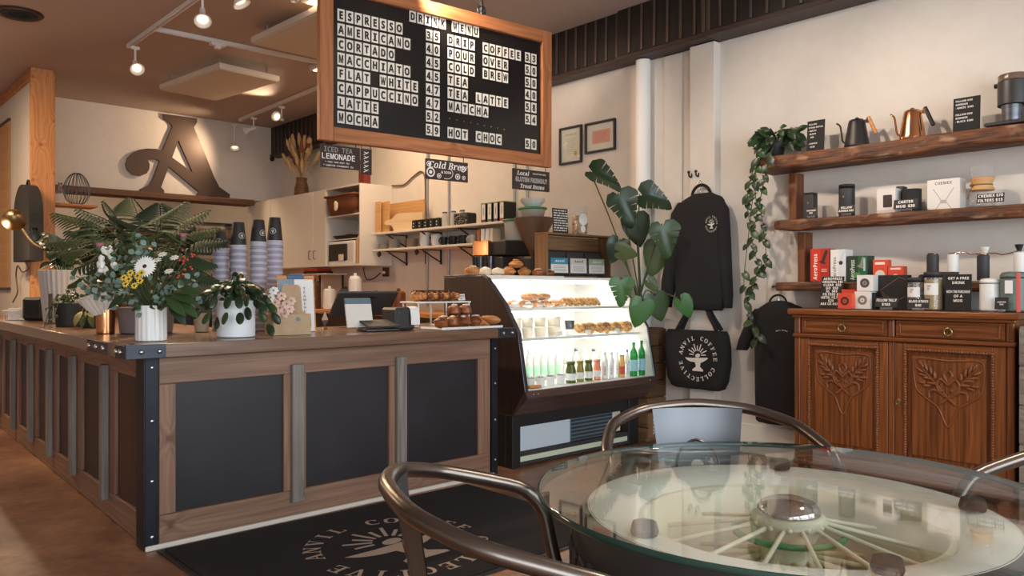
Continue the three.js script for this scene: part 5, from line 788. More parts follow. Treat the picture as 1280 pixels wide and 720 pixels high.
// ---------------------------------------------------------------- metal armchairs
function armchair(label, back, fwd) {          // back: floor point under the backrest
  const o = thing('metal_armchair', label, 'chair', [back[0], 0, back[1]], Math.atan2(fwd[0], fwd[1]), 'metal armchairs round the glass table');
  const g = [], r = 0.0142, w = 0.268;
  // local: +z forward, x sideways; rim runs leg - arm - back - arm - leg
  const rim = [[-w + 0.0, 0.02, 0.46], [-w + 0.005, 0.3, 0.42], [-w - 0.0, 0.6, 0.345], [-w, 0.685, 0.325], [-w - 0.0, 0.73, 0.285], [-w + 0.006, 0.752, 0.22], [-0.23, 0.783, 0.11], [-0.14, 0.808, 0.028], [0, 0.818, 0], [0.14, 0.808, 0.028], [0.23, 0.783, 0.11], [w - 0.006, 0.752, 0.22], [w, 0.73, 0.285], [w, 0.685, 0.325], [w, 0.6, 0.345], [w - 0.005, 0.3, 0.42], [w, 0.02, 0.46]];
  mesh('rim_tube', tube(rim, r, 120, 12), M.chairMetal, o);
  for (const s of [-1, 1]) { mesh('rear_leg', tube([[s * 0.15, 0.44, 0.09], [s * 0.18, 0.25, 0.04], [s * 0.2, 0.012, -0.03]], 0.014, 16, 8), M.chairMetal, o); for (const [x, z] of [[s * 0.2, -0.03], [s * w, 0.462]]) mesh('foot_cap', at(cyl(0.018, 0.016, 0.022, 12), x, 0.012, z), M.black, o); }
  const seat = new THREE.Shape(); seat.moveTo(-0.17, 0.06); seat.quadraticCurveTo(0, 0.03, 0.17, 0.06); seat.lineTo(0.215, 0.40); seat.quadraticCurveTo(0, 0.445, -0.215, 0.40); seat.closePath();
  mesh('seat', at(extrude(seat, 0.012, 0.006), 0, 0.462, 0, Math.PI / 2), M.chairMetal, o);
  mesh('seat_skirt', tube([[-0.17, 0.435, 0.06], [0, 0.435, 0.04], [0.17, 0.435, 0.06], [0.21, 0.435, 0.39], [0, 0.435, 0.425], [-0.21, 0.435, 0.39]], 0.012, 48, 6, true), M.chairMetal, o);
  // splat: slightly curved sheet with a pressed arch and a hole
  const sp = new THREE.Shape(); sp.moveTo(-0.085, 0); sp.lineTo(0.085, 0); sp.lineTo(0.12, 0.345); sp.quadraticCurveTo(0, 0.362, -0.12, 0.345); sp.closePath();
  const bend = (g, k = 1.9) => { const p = g.attributes.position; for (let i = 0; i < p.count; i++) p.setZ(i, p.getZ(i) + p.getX(i) ** 2 * k + 0.075 * Math.max(0, 1 - p.getY(i) / 0.35) ** 1.2 + 0.014); g.computeVertexNormals(); return g; };
  const sg = new THREE.PlaneGeometry(1, 1, 12, 16), p = sg.attributes.position; for (let i = 0; i < p.count; i++) { const v = p.getY(i) + 0.5; p.setXYZ(i, p.getX(i) * (0.17 + 0.07 * v), v * 0.352, 0); }
  const sgBack = sg.clone().translate(0, 0, -0.0016); mesh('back_splat', at(merge([bend(sg), bend(sgBack)]), 0, 0.458, 0), M.chairSheet, o);
  const arch = (a, r2) => mesh('pressed_arch', at(bend(tube([[-a, 0.02, 0], [-a, 0.19, 0], [-a * 0.72, 0.245, 0], [0, 0.268, 0], [a * 0.72, 0.245, 0], [a, 0.19, 0], [a, 0.02, 0]], r2, 40, 6)), 0, 0.458, 0), M.chairMetal, o);
  arch(0.058, 0.0038);
  mesh('stamp', at(bend(at(lathe([[0, 0.0015], [0.016, 0.0015], [0.018, 0]], 20), 0, 0.2, 0.001, Math.PI / 2)), 0, 0.458, 0), M.offwhite, o);
  for (const s of [-1, 1]) mesh('stretcher', bar([s * 0.19, 0.2, 0.02], [s * 0.255, 0.25, 0.43], 0.007, 8), M.chairMetal, o);
  return o;
}
armchair('brushed steel armchair with an arched splat, between the table and the hanging clothes', [1.815, -1.254], [-0.674, 0.739]);
armchair('brushed steel armchair standing on the edge of the emblem doormat', [0.703, -1.064], [0.863, 0.505]);
armchair('brushed steel armchair drawn up on the oak sideboard side of the table', [1.995, -0.222], [-0.93, -0.37]);

// ---------------------------------------------------------------- crates, monstera, trailing plant
function slatCrate(name, label, w, h, d, pos, mat, n, turn = 0, stencil) {
  const o = thing(name, label, 'crate', pos, turn), t = 0.012;
  const sh = (h - 0.004) / n;
  for (let i = 0; i < n; i++) { const y0 = 0.001 + i * sh, y1 = y0 + sh - 0.006; mesh('slat', box(-w / 2, w / 2, y0, y1, d / 2 - t, d / 2, 0.003), mat, o); mesh('slat', box(-w / 2, -w / 2 + t, y0, y1, -d / 2, d / 2 - t - 0.001, 0.003, 'z'), mat, o); mesh('slat', box(w / 2 - t, w / 2, y0, y1, -d / 2, d / 2 - t - 0.001, 0.003, 'z'), mat, o); }
  mesh('base', box(-w / 2 + t, w / 2 - t, 0.001, 0.014, -d / 2, d / 2 - t - 0.001, 0.002), mat, o); mesh('lid', box(-w / 2 + t, w / 2 - t, h - 0.014, h - 0.002, -d / 2, d / 2 - t - 0.001, 0.002), mat, o);
  if (stencil) { const m = mesh('stencil', at(sheet(w * 0.7, h * 0.8), -w * 0.1, h / 2, d / 2 + 0.001), print(160, 256, (x, W, H) => { fillBg(x, W, H, '#8f6c4b'); x.fillStyle = '#e5dfd4'; x.save(); x.translate(W / 2, H / 2); x.rotate(Math.PI / 2); x.font = 'bold 74px serif'; x.textAlign = 'center'; x.textBaseline = 'middle'; x.fillText('SUGAR', 0, 6, H * 0.86); x.restore(); }), o); }
  return o;
}
slatCrate('wooden_crate', 'lower wooden crate with white stencilled letters beside the display case', 0.225, 0.322, 0.36, [4.775, 0.001, -3.8], M.crate, 3, 0, true);
slatCrate('wooden_crate', 'upper plain wooden crate under the monstera pot', 0.225, 0.515, 0.36, [4.775, 0.325, -3.8], M.crateDark, 4);
{
  const pc = V(4.77, 0.841, -3.79), o = thing('monstera', 'monstera with big split leaves in a white pot on wooden crates', 'potted plant', pc);
  mesh('pot', lathe([[0, 0], [0.085, 0], [0.09, 0.005], [0.112, 0.19], [0.114, 0.205], [0.106, 0.205], [0.1, 0.17], [0, 0.168]], 32), M.ceramicBlue, o); mesh('soil', at(cyl(0.099, 0.1, 0.004, 24), 0, 0.172, 0), M.soil, o);
  const ml = (L, W, split) => {          // leaf outline with cuts, base at origin along +y
    const s = new THREE.Shape(), side = k => { const pts = []; const N = split ? 5 : 1; pts.push([0.12 * k, -0.09], [0.34 * k, -0.06], [0.48 * k, 0.12]); for (let i = 0; i < (split ? 4 : 0); i++) { const y = 0.2 + i * 0.17, w = 0.5 - 0.09 * i; pts.push([w * k, y], [(w - 0.02) * k, y + 0.085], [(0.16) * k, y + 0.06], [(w - 0.05) * k, y + 0.115]); } if (!split) pts.push([0.46 * k, 0.4], [0.34 * k, 0.65], [0.16 * k, 0.88]); else pts.push([0.12 * k, 0.92]); return pts; };
    const a = side(1), b = side(-1).reverse(); s.moveTo(0, 0.02); for (const p of a) s.lineTo(p[0] * W * 1.0, p[1] * L); s.lineTo(0, 1.0 * L); for (const p of b) s.lineTo(p[0] * W, p[1] * L); s.closePath();
    const g = new THREE.ShapeGeometry(s, 4), p = g.attributes.position; for (let i = 0; i < p.count; i++) { const x = p.getX(i), y = p.getY(i); p.setZ(i, 0.3 * Math.abs(x) - 0.35 * y * y / L + 0.0); } g.computeVertexNormals(); return g;
  };
  const src = V(0, 0.17, 0);
  const T = 5.72, add = (px, py, wpx, hpx, ang, split, mat, t = T, tilt = 0.5) => {
    const c = along(px, py, t).sub(pc), L = Math.max(wpx, hpx) * t / FPX * 1.05, W = L * 0.95, dir = V(0, 0, 0).addScaledVector(V(RT[0], 0, RT[1]), Math.sin(ang)).addScaledVector(V(0, 1, 0), Math.cos(ang)).addScaledVector(V(FW[0], 0, FW[1]), -0.15), base = c.clone().addScaledVector(dir, -L * 0.45);
    const m = mesh('leaf', ml(L, W, split), mat, o); m.position.copy(base); aim(m, dir, V(-FW[0], 0.9 * tilt, -FW[1]).addScaledVector(V(RT[0], 0, RT[1]), rnd(-0.3, 0.3)));
    const mid = base.clone().lerp(src, 0.45).add(V(rnd(-0.03, 0.03), 0.06, rnd(-0.03, 0.03)));
    mesh('stalk', tube([src.clone().add(V(rnd(-0.03, 0.03), -0.01, rnd(-0.03, 0.03))), mid, base], 0.005, 18, 6), M.stem, o);
  };
  add(757, 221, 44, 26, 1.95, true, M.leafDark, 5.9, 0.9); add(782, 260, 40, 44, 2.7, true, M.leafDark, 5.7); add(819, 248, 42, 28, 1.85, true, M.leafDark, 5.75); add(832, 299, 34, 42, 2.95, true, M.leafMid, 5.55); add(796, 286, 22, 38, 3.0, false, M.leafDark, 5.85); add(770, 312, 22, 30, 3.5, false, M.leafDark, 5.85); add(820, 322, 20, 40, 3.2, false, M.leafOlive, 5.85); add(777, 364, 28, 34, 3.1, true, M.leafBright, 5.25); add(800, 390, 26, 34, 3.4, false, M.leafBright, 5.3); add(822, 383, 28, 33, 2.9, false, M.leafMid, 5.35); add(857, 383, 20, 27, 2.5, false, M.leafBright, 5.5); add(816, 356, 18, 18, 2.2, false, M.leafOlive, 5.6); add(783, 315, 26, 10, 1.6, false, M.leafOlive, 5.6);
}
{
  const p0 = onX(969, 190, XS), o = thing('trailing_pothos', 'pothos trailing from a black pot on the top wall shelf', 'potted plant', [XS, 1.984, p0.z]);
  mesh('pot', lathe([[0, 0], [0.05, 0], [0.066, 0.1], [0.068, 0.115], [0.06, 0.115], [0.056, 0.09], [0, 0.09]], 24), M.potBlack, o); mesh('soil', at(cyl(0.055, 0.056, 0.003, 18), 0, 0.092, 0), M.soil, o);
  const lv = [leaf(0.06, 0.042, { heart: 1, curl: 0.5 }), leaf(0.05, 0.036, { heart: 1, curl: 0.8 }), leaf(0.068, 0.046, { heart: 1, curl: 0.4 })], mats = [M.leafDark, M.leafMid, M.leafDark, M.leafMid, M.leafDark];
  const put = (p, d, k) => { const m = mesh('leaf', lv[k % 3], mats[k % 5], o); m.position.copy(p); aim(m, d, V(-1, 0.5, 0.25)); };
  for (let i = 0; i < 110; i++) { const a = rnd(6.283), e = rnd(0.0, 1), r = rnd(0.03, 0.115); const p = V(Math.cos(a) * r * 0.8 - 0.02, 0.06 + 0.14 * e * (1 - r * 2.5), Math.sin(a) * r * 1.5); put(p, V(Math.cos(a), rnd(-0.9, 0.8), Math.sin(a) * 1.2), i); }
  const vine = (pts, n, s) => {
    const q = [V(0, 0.1, 0), ...pts.map(([px, py, x]) => onX(px, py, x).sub(o.position))], c = new THREE.CatmullRomCurve3(q, false, 'catmullrom', 0.3);
    mesh('vine', new THREE.TubeGeometry(c, 50, 0.0028, 5), M.stem, o);
    for (let i = 0; i < n; i++) { const t = 0.12 + 0.88 * (i + 0.3 * rnd()) / n, p = c.getPoint(Math.min(1, t)), sd = i % 2 ? 1 : -1; put(p, V(-0.25, rnd(-1, -0.3), sd * rnd(0.4, 1)), i + s); }
  };
  vine([[950, 190, 4.6], [943, 222, 4.6], [946, 265, 4.66], [940, 300, 4.68], [948, 335, 4.7], [940, 360, 4.72], [932, 385, 4.72]], 24, 0);
  vine([[962, 196, 4.58], [955, 225, 4.6], [950, 255, 4.66], [955, 290, 4.7], [958, 325, 4.74], [950, 345, 4.74]], 16, 1);
  vine([[945, 205, 4.66], [937, 230, 4.7], [934, 255, 4.74], [938, 285, 4.76]], 10, 2);
  vine([[948, 200, 4.64], [942, 240, 4.68], [935, 300, 4.7], [930, 350, 4.68], [936, 395, 4.68], [944, 412, 4.68], [950, 420, 4.68], [938, 432, 4.68]], 13, 3);
}
// ---------------------------------------------------------------- on the service counter
const CT = TOP + 0.001, CAMF = Math.atan2(-FW[0], -FW[1]);    // turn that faces the camera side
const put = (px, py) => onY(px, py, CT);
const siz = (p) => (p.x * FW[0] + p.z * FW[1]) / FPX;     // metres per pixel there
const cv = (px, py, t) => along(px, py, t);
{ // paper cups
  const cup = (h, s) => lathe([[0.0, 0], [0.031 * s, 0], [0.0435 * s, h - 0.004], [0.0455 * s, h - 0.002], [0.0455 * s, h + 0.003], [0.042 * s, h + 0.003]], 28);
  const rings = [[276, 289, 4.42, 0.105, 26, 'shortest stack of upturned black and white paper cups on the counter'], [298, 278, 4.4, 0.135, 27, 'stack of upturned paper cups next to the shortest stack'], [323, 275, 4.4, 0.13, 29, 'stack of upturned paper cups beside the tallest stack'], [343.5, 272, 4.5, 0.14, 30, 'tallest stack of upturned paper cups, nearest the clipboard']];
  for (const [px, top, t, ch, n, label] of rings) {
    const p = cv(px, 400, t), H = cv(px, top, t).y - CT, o = thing('cup_stack', label, 'paper cups', [p.x, CT, p.z]), lowH = H - ch, pitch = lowH / n;
    const tc = mesh('top_cup', at(lathe([[0, 0], [0.031, 0], [0.0445, -ch]], 28), 0, H, 0), M.cupBlack, o);
    const b = mesh('cup_emblem', at(new THREE.CylinderGeometry(0.0372, 0.0405, 0.036, 12, 1, true, CAMF + (n === 27 ? 0.85 : n === 29 ? 0.95 : 0.0) - 0.48, 0.96), 0, H - ch * 0.56, 0), std({ map: canvasTex(160, 160, (x, W, Q) => { fillBg(x, W, Q, '#241d1b'); emblem(x, W / 2, Q / 2, 76, '#ded8cf', null); }), roughness: 0.6 }), tc);
    for (let i = 0; i < n; i++) mesh('cup_rim', at(lathe([[0.0448, 0], [0.0462, 0.002], [0.0462, 0.006], [0.0446, 0.008], [0.043, pitch]], 28), 0, lowH - (i + 1) * pitch, 0), i % 2 ? M.cupWall : M.cupRim, o);
    mesh('cup_rim', at(lathe([[0.0445, 0], [0.0465, 0.002], [0.0465, 0.007], [0.0445, 0.009]], 28), 0, lowH, 0), M.cupRim, o);
  }
}
function pot(name, label, px, py, wpx, h, mat, { taper = 0.9, ribs = 0, seg = 36, soil = true, cat = 'pot', y = CT, t } = {}) {
  const p = t ? V(cv(px, py, t).x, y, cv(px, py, t).z) : put(px, py), R = wpx / 2 * siz(p), o = thing(name, label, cat, [p.x, y, p.z]);
  const g = lathe([[0, 0], [R * taper * 0.96, 0], [R * taper, 0.006], [R * 0.995, h - 0.005], [R, h], [R * 0.93, h], [R * 0.9, h * 0.86], [0, h * 0.86]], ribs ? ribs * 4 : seg);
  if (ribs) { const q = g.attributes.position; for (let i = 0; i < q.count; i++) { const x = q.getX(i), z = q.getZ(i), r = Math.hypot(x, z); if (r > R * taper * 0.9) { const k = 1 + 0.022 * Math.cos(ribs * Math.atan2(z, x)); q.setX(i, x * k); q.setZ(i, z * k); } } g.computeVertexNormals(); }
  mesh('vessel', g, mat, o); if (soil) mesh('soil', at(cyl(R * 0.88, R * 0.88, 0.004, 20), 0, h * 0.87, 0), M.soil, o);
  return { o, p, R, h };
}
function frond(pts, L, n, mat, wid = 0.012, droop = 0.5) {       // feather leaf: rachis with paired leaflets
  const c = new THREE.CatmullRomCurve3(pts), gs = [new THREE.TubeGeometry(c, 16, 0.0028, 5)];
  for (let i = 1; i <= n; i++) {
    const t = 0.22 + 0.78 * i / n, p = c.getPoint(t), d = c.getTangent(t), s = d.clone().cross(V(0, 1, 0)).normalize(), l = L * Math.sin(Math.PI * Math.min(0.97, 0.2 + 0.75 * t)) ** 0.8;
    for (const k of [-1, 1]) { const g = leaf(l, wid, { curl: droop, fold: 0.12, n: 4 }), m = new THREE.Object3D(); aim(m, d.clone().multiplyScalar(0.6).addScaledVector(s, k).addScaledVector(V(0, 1, 0), -0.25), V(-FW[0] * 0.9, 0.55, -FW[1] * 0.9)); m.position.copy(p); m.updateMatrix(); gs.push(g.applyMatrix4(m.matrix)); }
  }
  return merge(gs);
}
{ // tall palm in the mauve planter behind the vase
  const { o, p } = pot('palm_planter', 'feathery parlour palm in a dull mauve planter on the counter', 183, 416, 66, 0.135, M.potMauve, { taper: 0.92, cat: 'potted plant' });
  const s0 = V(0, 0.12, 0), tips = [[70, 268, 0.3], [100, 262, 0.1], [128, 252, 0.05], [165, 250, 0.2], [200, 256, 0], [232, 252, -0.1], [262, 262, 0.1], [282, 300, -0.05], [268, 330, 0.1], [75, 315, 0.1], [95, 335, -0.15], [120, 300, -0.1], [205, 290, -0.2], [240, 285, 0.3], [150, 285, 0.35], [255, 345, 0.2], [86, 290, 0.25], [112, 278, 0.3], [60, 300, 0.0], [140, 270, -0.15], [180, 268, 0.3], [215, 272, 0.25], [248, 300, 0.35], [228, 320, -0.1], [272, 285, 0.2], [108, 322, 0.3], [272, 350, 0.0], [90, 355, 0.2]];
  tips.forEach(([px, py, dt], i) => { const e = cv(px, py, 4.05 + dt * 0.8).sub(p).sub(V(0, 0, 0)); e.y = cv(px, py, 4.05 + dt).y - CT; const m = s0.clone().lerp(e, 0.55).add(V(0.03 * Math.sin(i * 2.1), 0.15, 0.03 * Math.cos(i * 1.7))); mesh('frond', frond([s0, m, e], 0.16, 15, null, 0.015, 0.9), [M.palmOlive, M.palmDark, M.palmMid][i % 3], o); });
}
{ // grey ribbed pot with dark glossy plant
  const { o, p, h } = pot('ribbed_planter', 'tall pale grey ribbed planter with dark glossy foliage by the timber post', 79, 392, 54, 0.36, M.potGrey, { taper: 0.78, ribs: 28, cat: 'potted plant', t: 5.5 });
  const lf = leaf(0.11, 0.055, { curl: 0.5 });
  for (let i = 0; i < 7; i++) { const e = cv(38 + i * 13, 286 + (i * 37 % 30), 5.5 + rnd(-0.2, 0.2)).sub(p), q = [V(0, h * 0.8, 0), V(e.x * 0.4, h + 0.08, e.z * 0.4), e], c = new THREE.CatmullRomCurve3(q); mesh('branch', new THREE.TubeGeometry(c, 14, 0.005, 6), M.stem, o); for (let k = 0; k < 9; k++) { const pp = c.getPoint(0.35 + 0.65 * k / 8), m = mesh('leaf', lf, k % 3 ? M.leafDark : M.leafMid, o); m.position.copy(pp); aim(m, V(rnd(-1, 1), rnd(-0.3, 0.6), rnd(-1, 1)), V(-FW[0], 0.6, -FW[1])); } }
}
{ // black pots with trailing and tan-leaved plants
  const a = pot('small_planter', 'matte black pot with a small-leaved trailing plant on the counter', 89, 408, 38, 0.145, M.potBlack, { taper: 0.9, cat: 'potted plant' });
  const sm = leaf(0.026, 0.02, { curl: 0.4, n: 3 });
  for (let i = 0; i < 9; i++) { const e = [[58, 408], [52, 418], [66, 400], [70, 375], [82, 362], [95, 364], [105, 372], [60, 385], [75, 368]][i], q = cv(e[0], e[1], 4.85 - (i < 3 ? 0.12 : 0)).sub(a.p); const c = new THREE.CatmullRomCurve3([V(0, 0.13, 0), V(q.x * 0.5, 0.18, q.z * 0.5), q]); mesh('vine', new THREE.TubeGeometry(c, 12, 0.0025, 5), M.stem, a.o); for (let k = 0; k < 9; k++) { const m = mesh('leaf', sm, k % 2 ? M.leafDark : M.leafOlive, a.o); m.position.copy(c.getPoint(0.2 + 0.8 * k / 8)); aim(m, V(rnd(-1, 1), rnd(-0.6, 0.8), rnd(-1, 1)), V(-FW[0], 0.8, -FW[1])); } }
  const b = pot('small_planter', 'dark pot with yellowish tapering leaves beside the trailing plant', 117, 407, 30, 0.13, M.potBlack, { cat: 'potted plant', t: 4.7 });
  const tl = leaf(0.12, 0.04, { curl: 0.6 }); [[100, 378], [110, 392], [104, 362], [115, 370], [98, 410], [90, 404], [112, 412]].forEach(([px, py], i) => { const m = mesh('leaf', tl, i % 2 ? M.leafTan : M.leafOlive, b.o), e = cv(px, py, 4.45).sub(b.p); m.position.copy(e.clone().multiplyScalar(0.55)).setY(Math.max(0.1, e.y * 0.6)); aim(m, e.clone().sub(m.position).normalize().add(V(0, 0.1, 0)), V(-FW[0], 0.5, -FW[1])); mesh('stalk', tube([V(0, 0.11, 0), m.position.clone().multiplyScalar(0.6).setY(0.15), m.position], 0.002, 8, 5), M.stem, b.o); });
}
{ // copper tumbler of pleated paper filters
  const p = put(132, 417), k = siz(p), o = thing('filter_holder', 'copper tumbler holding pleated white paper filters', 'tumbler', p);
  mesh('tumbler', lathe([[0, 0], [0.042, 0], [0.044, 0.004], [0.046, 0.125], [0.044, 0.125], [0.041, 0.01], [0, 0.008]], 32), M.copper, o);
  const g = new THREE.CylinderGeometry(0.085, 0.042, 0.1, 80, 1, true), q = g.attributes.position; for (let i = 0; i < q.count; i++) { const a = Math.atan2(q.getZ(i), q.getX(i)), r = q.getY(i) > 0 ? 0.012 : 0.003; q.setX(i, q.getX(i) + Math.cos(a) * r * Math.cos(20 * a)); q.setZ(i, q.getZ(i) + Math.sin(a) * r * Math.cos(20 * a)); } g.computeVertexNormals();
  const f = mesh('paper_filters', at(g, -0.03, 0.155, 0, 0, 0, 0.35), std({ color: lin(0.78, 0.72, 0.64), roughness: 0.85, side: THREE.DoubleSide }), o);
}
{ // vase and its flowers
  const v = pot('ribbed_vase', 'white ribbed ceramic vase holding the bouquet on the counter corner', 189, 426, 36, 0.158, M.ceramic, { taper: 1.0, ribs: 18, soil: false, cat: 'vase' });
  const P = v.p, mouth = V(P.x, CT + 0.15, P.z), T = 3.45;
  const flower = (name, label, cat, px, py, t, group, build) => { const e = cv(px, py, t), o = thing(name, label, cat, [P.x, CT + 0.02, P.z], 0, group), q = e.clone().sub(o.position), m = q.clone().multiplyScalar(0.5); mesh('stem', tube([V(rnd(-0.015, 0.015), 0, rnd(-0.015, 0.015)), V(q.x * 0.12, 0.13, q.z * 0.12), V(q.x * 0.55, q.y * 0.62 + 0.03, q.z * 0.55), q], 0.0026, 18, 5), M.stem, o); build(o, q); return o; };
  const head = (o, q, n, L, W, mat, core, cr, up = 0.35) => {
    const h = new THREE.Group(); h.name = 'flower_head'; o.add(h); h.position.copy(q); h.quaternion.setFromUnitVectors(V(0, 0, 1), V(-FW[0], up, -FW[1]).normalize()); const g = leaf(L, W, { curl: 0.15, fold: 0.15, n: 3 });
    for (let i = 0; i < n; i++) { const m = mesh('petal', g, mat, h), a = i / n * 6.283; m.position.set(Math.sin(a) * cr * 0.6, Math.cos(a) * cr * 0.6, (i % 2) * 0.002); m.rotation.z = -a; }
    mesh('flower_centre', sph(cr, 1, 1, 0.5, 12, 8), core, h); return h;
  };
  flower('gerbera', 'white gerbera daisy with a dark centre, largest bloom of the bouquet', 'flower', 181, 333, T - 0.12, null, (o, q) => head(o, q, 26, 0.044, 0.013, M.petalWhite, M.choco, 0.01));
  [[155, 347], [163, 341], [157, 355], [172, 345], [175, 351], [168, 357], [177, 341], [161, 349]].forEach(([x, y]) => flower('yellow_daisy', 'small yellow daisy in the bouquet below the gerbera', 'flower', x, y, T - 0.14, 'small yellow daisies', (o, q) => head(o, q, 9, 0.013, 0.007, M.petalYellow, M.choco, 0.006)));
  [[196, 325], [211, 339], [203, 318], [218, 322]].forEach(([x, y]) => flower('pale_daisy', 'small cream daisy in the bouquet above the gerbera', 'flower', x, y, T - 0.05, 'small cream daisies', (o, q) => head(o, q, 12, 0.018, 0.008, M.petalWhite, M.petalYellow, 0.006, 1.4)));
  flower('freesia', 'spray of white freesia blooms leaning out of the bouquet', 'flower', 134, 322, T, null, (o, q) => { for (let i = 0; i < 13; i++) { const h = mesh('bloom', lumpy(0.0115, 1, 1.4, 1, 0.1, i), M.petalWhite, o); h.position.copy(q).add(V(rnd(-0.03, 0.03), rnd(-0.06, 0.04), rnd(-0.03, 0.03))); } });
  for (const [x, y, w] of [[124, 311, 'over the freesia'], [229, 299, 'above the red berries']]) flower('thistle', 'pink thistle head standing ' + w, 'flower', x, y, T + 0.05, null, (o, q) => { mesh('cup', at(sph(0.013, 1, 1.1, 1), q.x, q.y, q.z), M.leafOlive, o); mesh('tuft', at(lathe([[0, 0], [0.01, 0], [0.018, 0.018], [0, 0.014]], 14), q.x, q.y + 0.008, q.z), M.thistle, o); });
  [[226, 318], [233, 330], [229, 345], [236, 320]].forEach(([x, y]) => flower('berry_sprig', 'sprig of red berries in the bouquet', 'flower', x, y, T, 'red berry sprigs', (o, q) => { for (let i = 0; i < 5; i++) mesh('berry', at(sph(0.0055, 1, 1, 1, 8, 6), q.x + rnd(-0.02, 0.02), q.y + rnd(-0.03, 0.02), q.z + rnd(-0.02, 0.02)), M.berry, o); }));
  const ro = leaf(0.03, 0.026, { curl: 0.3, n: 3 });
  const euc = [[95, 345], [110, 350], [120, 335], [105, 362], [128, 352], [140, 310], [150, 300], [165, 292], [185, 300], [140, 345], [200, 350], [215, 358], [235, 360], [246, 345], [205, 372], [190, 365], [145, 365], [160, 372], [175, 312], [250, 375], [222, 350], [170, 325], [152, 330]];
  euc.forEach(([x, y]) => flower('eucalyptus_sprig', 'grey-green eucalyptus sprig in the bouquet', 'foliage', x, y, T + rnd(-0.12, 0.12), 'eucalyptus sprigs of the bouquet', (o, q) => { for (let i = 0; i < 16; i++) { const m = mesh('leaf', ro, i % 3 ? M.leafSage : M.leafMid, o); m.position.copy(q).multiplyScalar(0.55 + 0.45 * i / 15).add(V(rnd(-0.02, 0.02), rnd(0, 0.05) * (1 - i / 15), rnd(-0.02, 0.02))); aim(m, V(rnd(-1, 1), rnd(-0.5, 1), rnd(-1, 1)), V(-FW[0], 0.5, -FW[1])); } }));
  const bl = leaf(0.14, 0.045, { curl: 0.5, n: 6 });
  [[238, 372, 1], [246, 392, 1], [230, 402, 0], [150, 372, 0], [244, 360, 1], [225, 386, 1]].forEach(([x, y, br]) => flower('broad_leaf', 'broad green leaf drooping over the vase edge', 'foliage', 189 + (x - 189) * 0.55, 366 + (y - 366) * 0.3, T - 0.05, 'broad leaves of the bouquet', (o, q) => { const m = mesh('blade', bl, br ? M.leafMid : M.leafDark, o), e = cv(x, y, T - 0.12).sub(o.position); m.position.copy(q); aim(m, e.sub(q), V(-FW[0], 0.8, -FW[1])); }));
}
{ // cactus pot
  const { o, p, h } = pot('forest_cactus', 'flat-stemmed green cactus spilling over a white cylinder pot', 295, 421, 47, 0.175, M.ceramicBlue, { taper: 0.98, cat: 'potted plant' });
  const seg = sph(1, 0.019, 0.034, 0.006, 8, 6);
  const tips = [[250, 372], [245, 392], [258, 398], [262, 380], [272, 403], [281, 398], [295, 352], [285, 360], [303, 350], [318, 362], [330, 372], [340, 385], [345, 398], [338, 412], [328, 395], [310, 392], [300, 398], [270, 362], [260, 365], [322, 380], [290, 395], [305, 372]];
  tips.forEach(([px, py], i) => { const e = cv(px, py, 3.72 + 0.12 * Math.sin(i * 2.3)).sub(p), c = new THREE.CatmullRomCurve3([V(rnd(-0.03, 0.03), h * 0.9, rnd(-0.03, 0.03)), V(e.x * 0.5, Math.max(h + 0.06, e.y * 0.9 + 0.05), e.z * 0.5), e]), n = 5; for (let k = 0; k < n; k++) { const m = mesh('stem_segment', seg, (i + k) % 3 ? M.leafDark : M.leafMid, o); m.position.copy(c.getPoint(0.15 + 0.85 * k / (n - 1))); aim(m, c.getTangent(0.15 + 0.85 * k / (n - 1)), V(-FW[0] + rnd(-0.6, 0.6), 0.5, -FW[1] + rnd(-0.6, 0.6))); } });
}
{ // small clay pot behind, wooden box
  pot('clay_pot', 'small pale clay pot between the vase and the cactus pot', 252, 415, 20, 0.1, M.card, { taper: 0.8 });
  const p = put(326, 413), o = single('wooden_box', 'small plain wooden box behind the cactus pot', 'box', box(-0.05, 0.05, 0, 0.08, -0.05, 0.05, 0.003), M.pine, [p.x, CT, p.z - 0.1]);
}
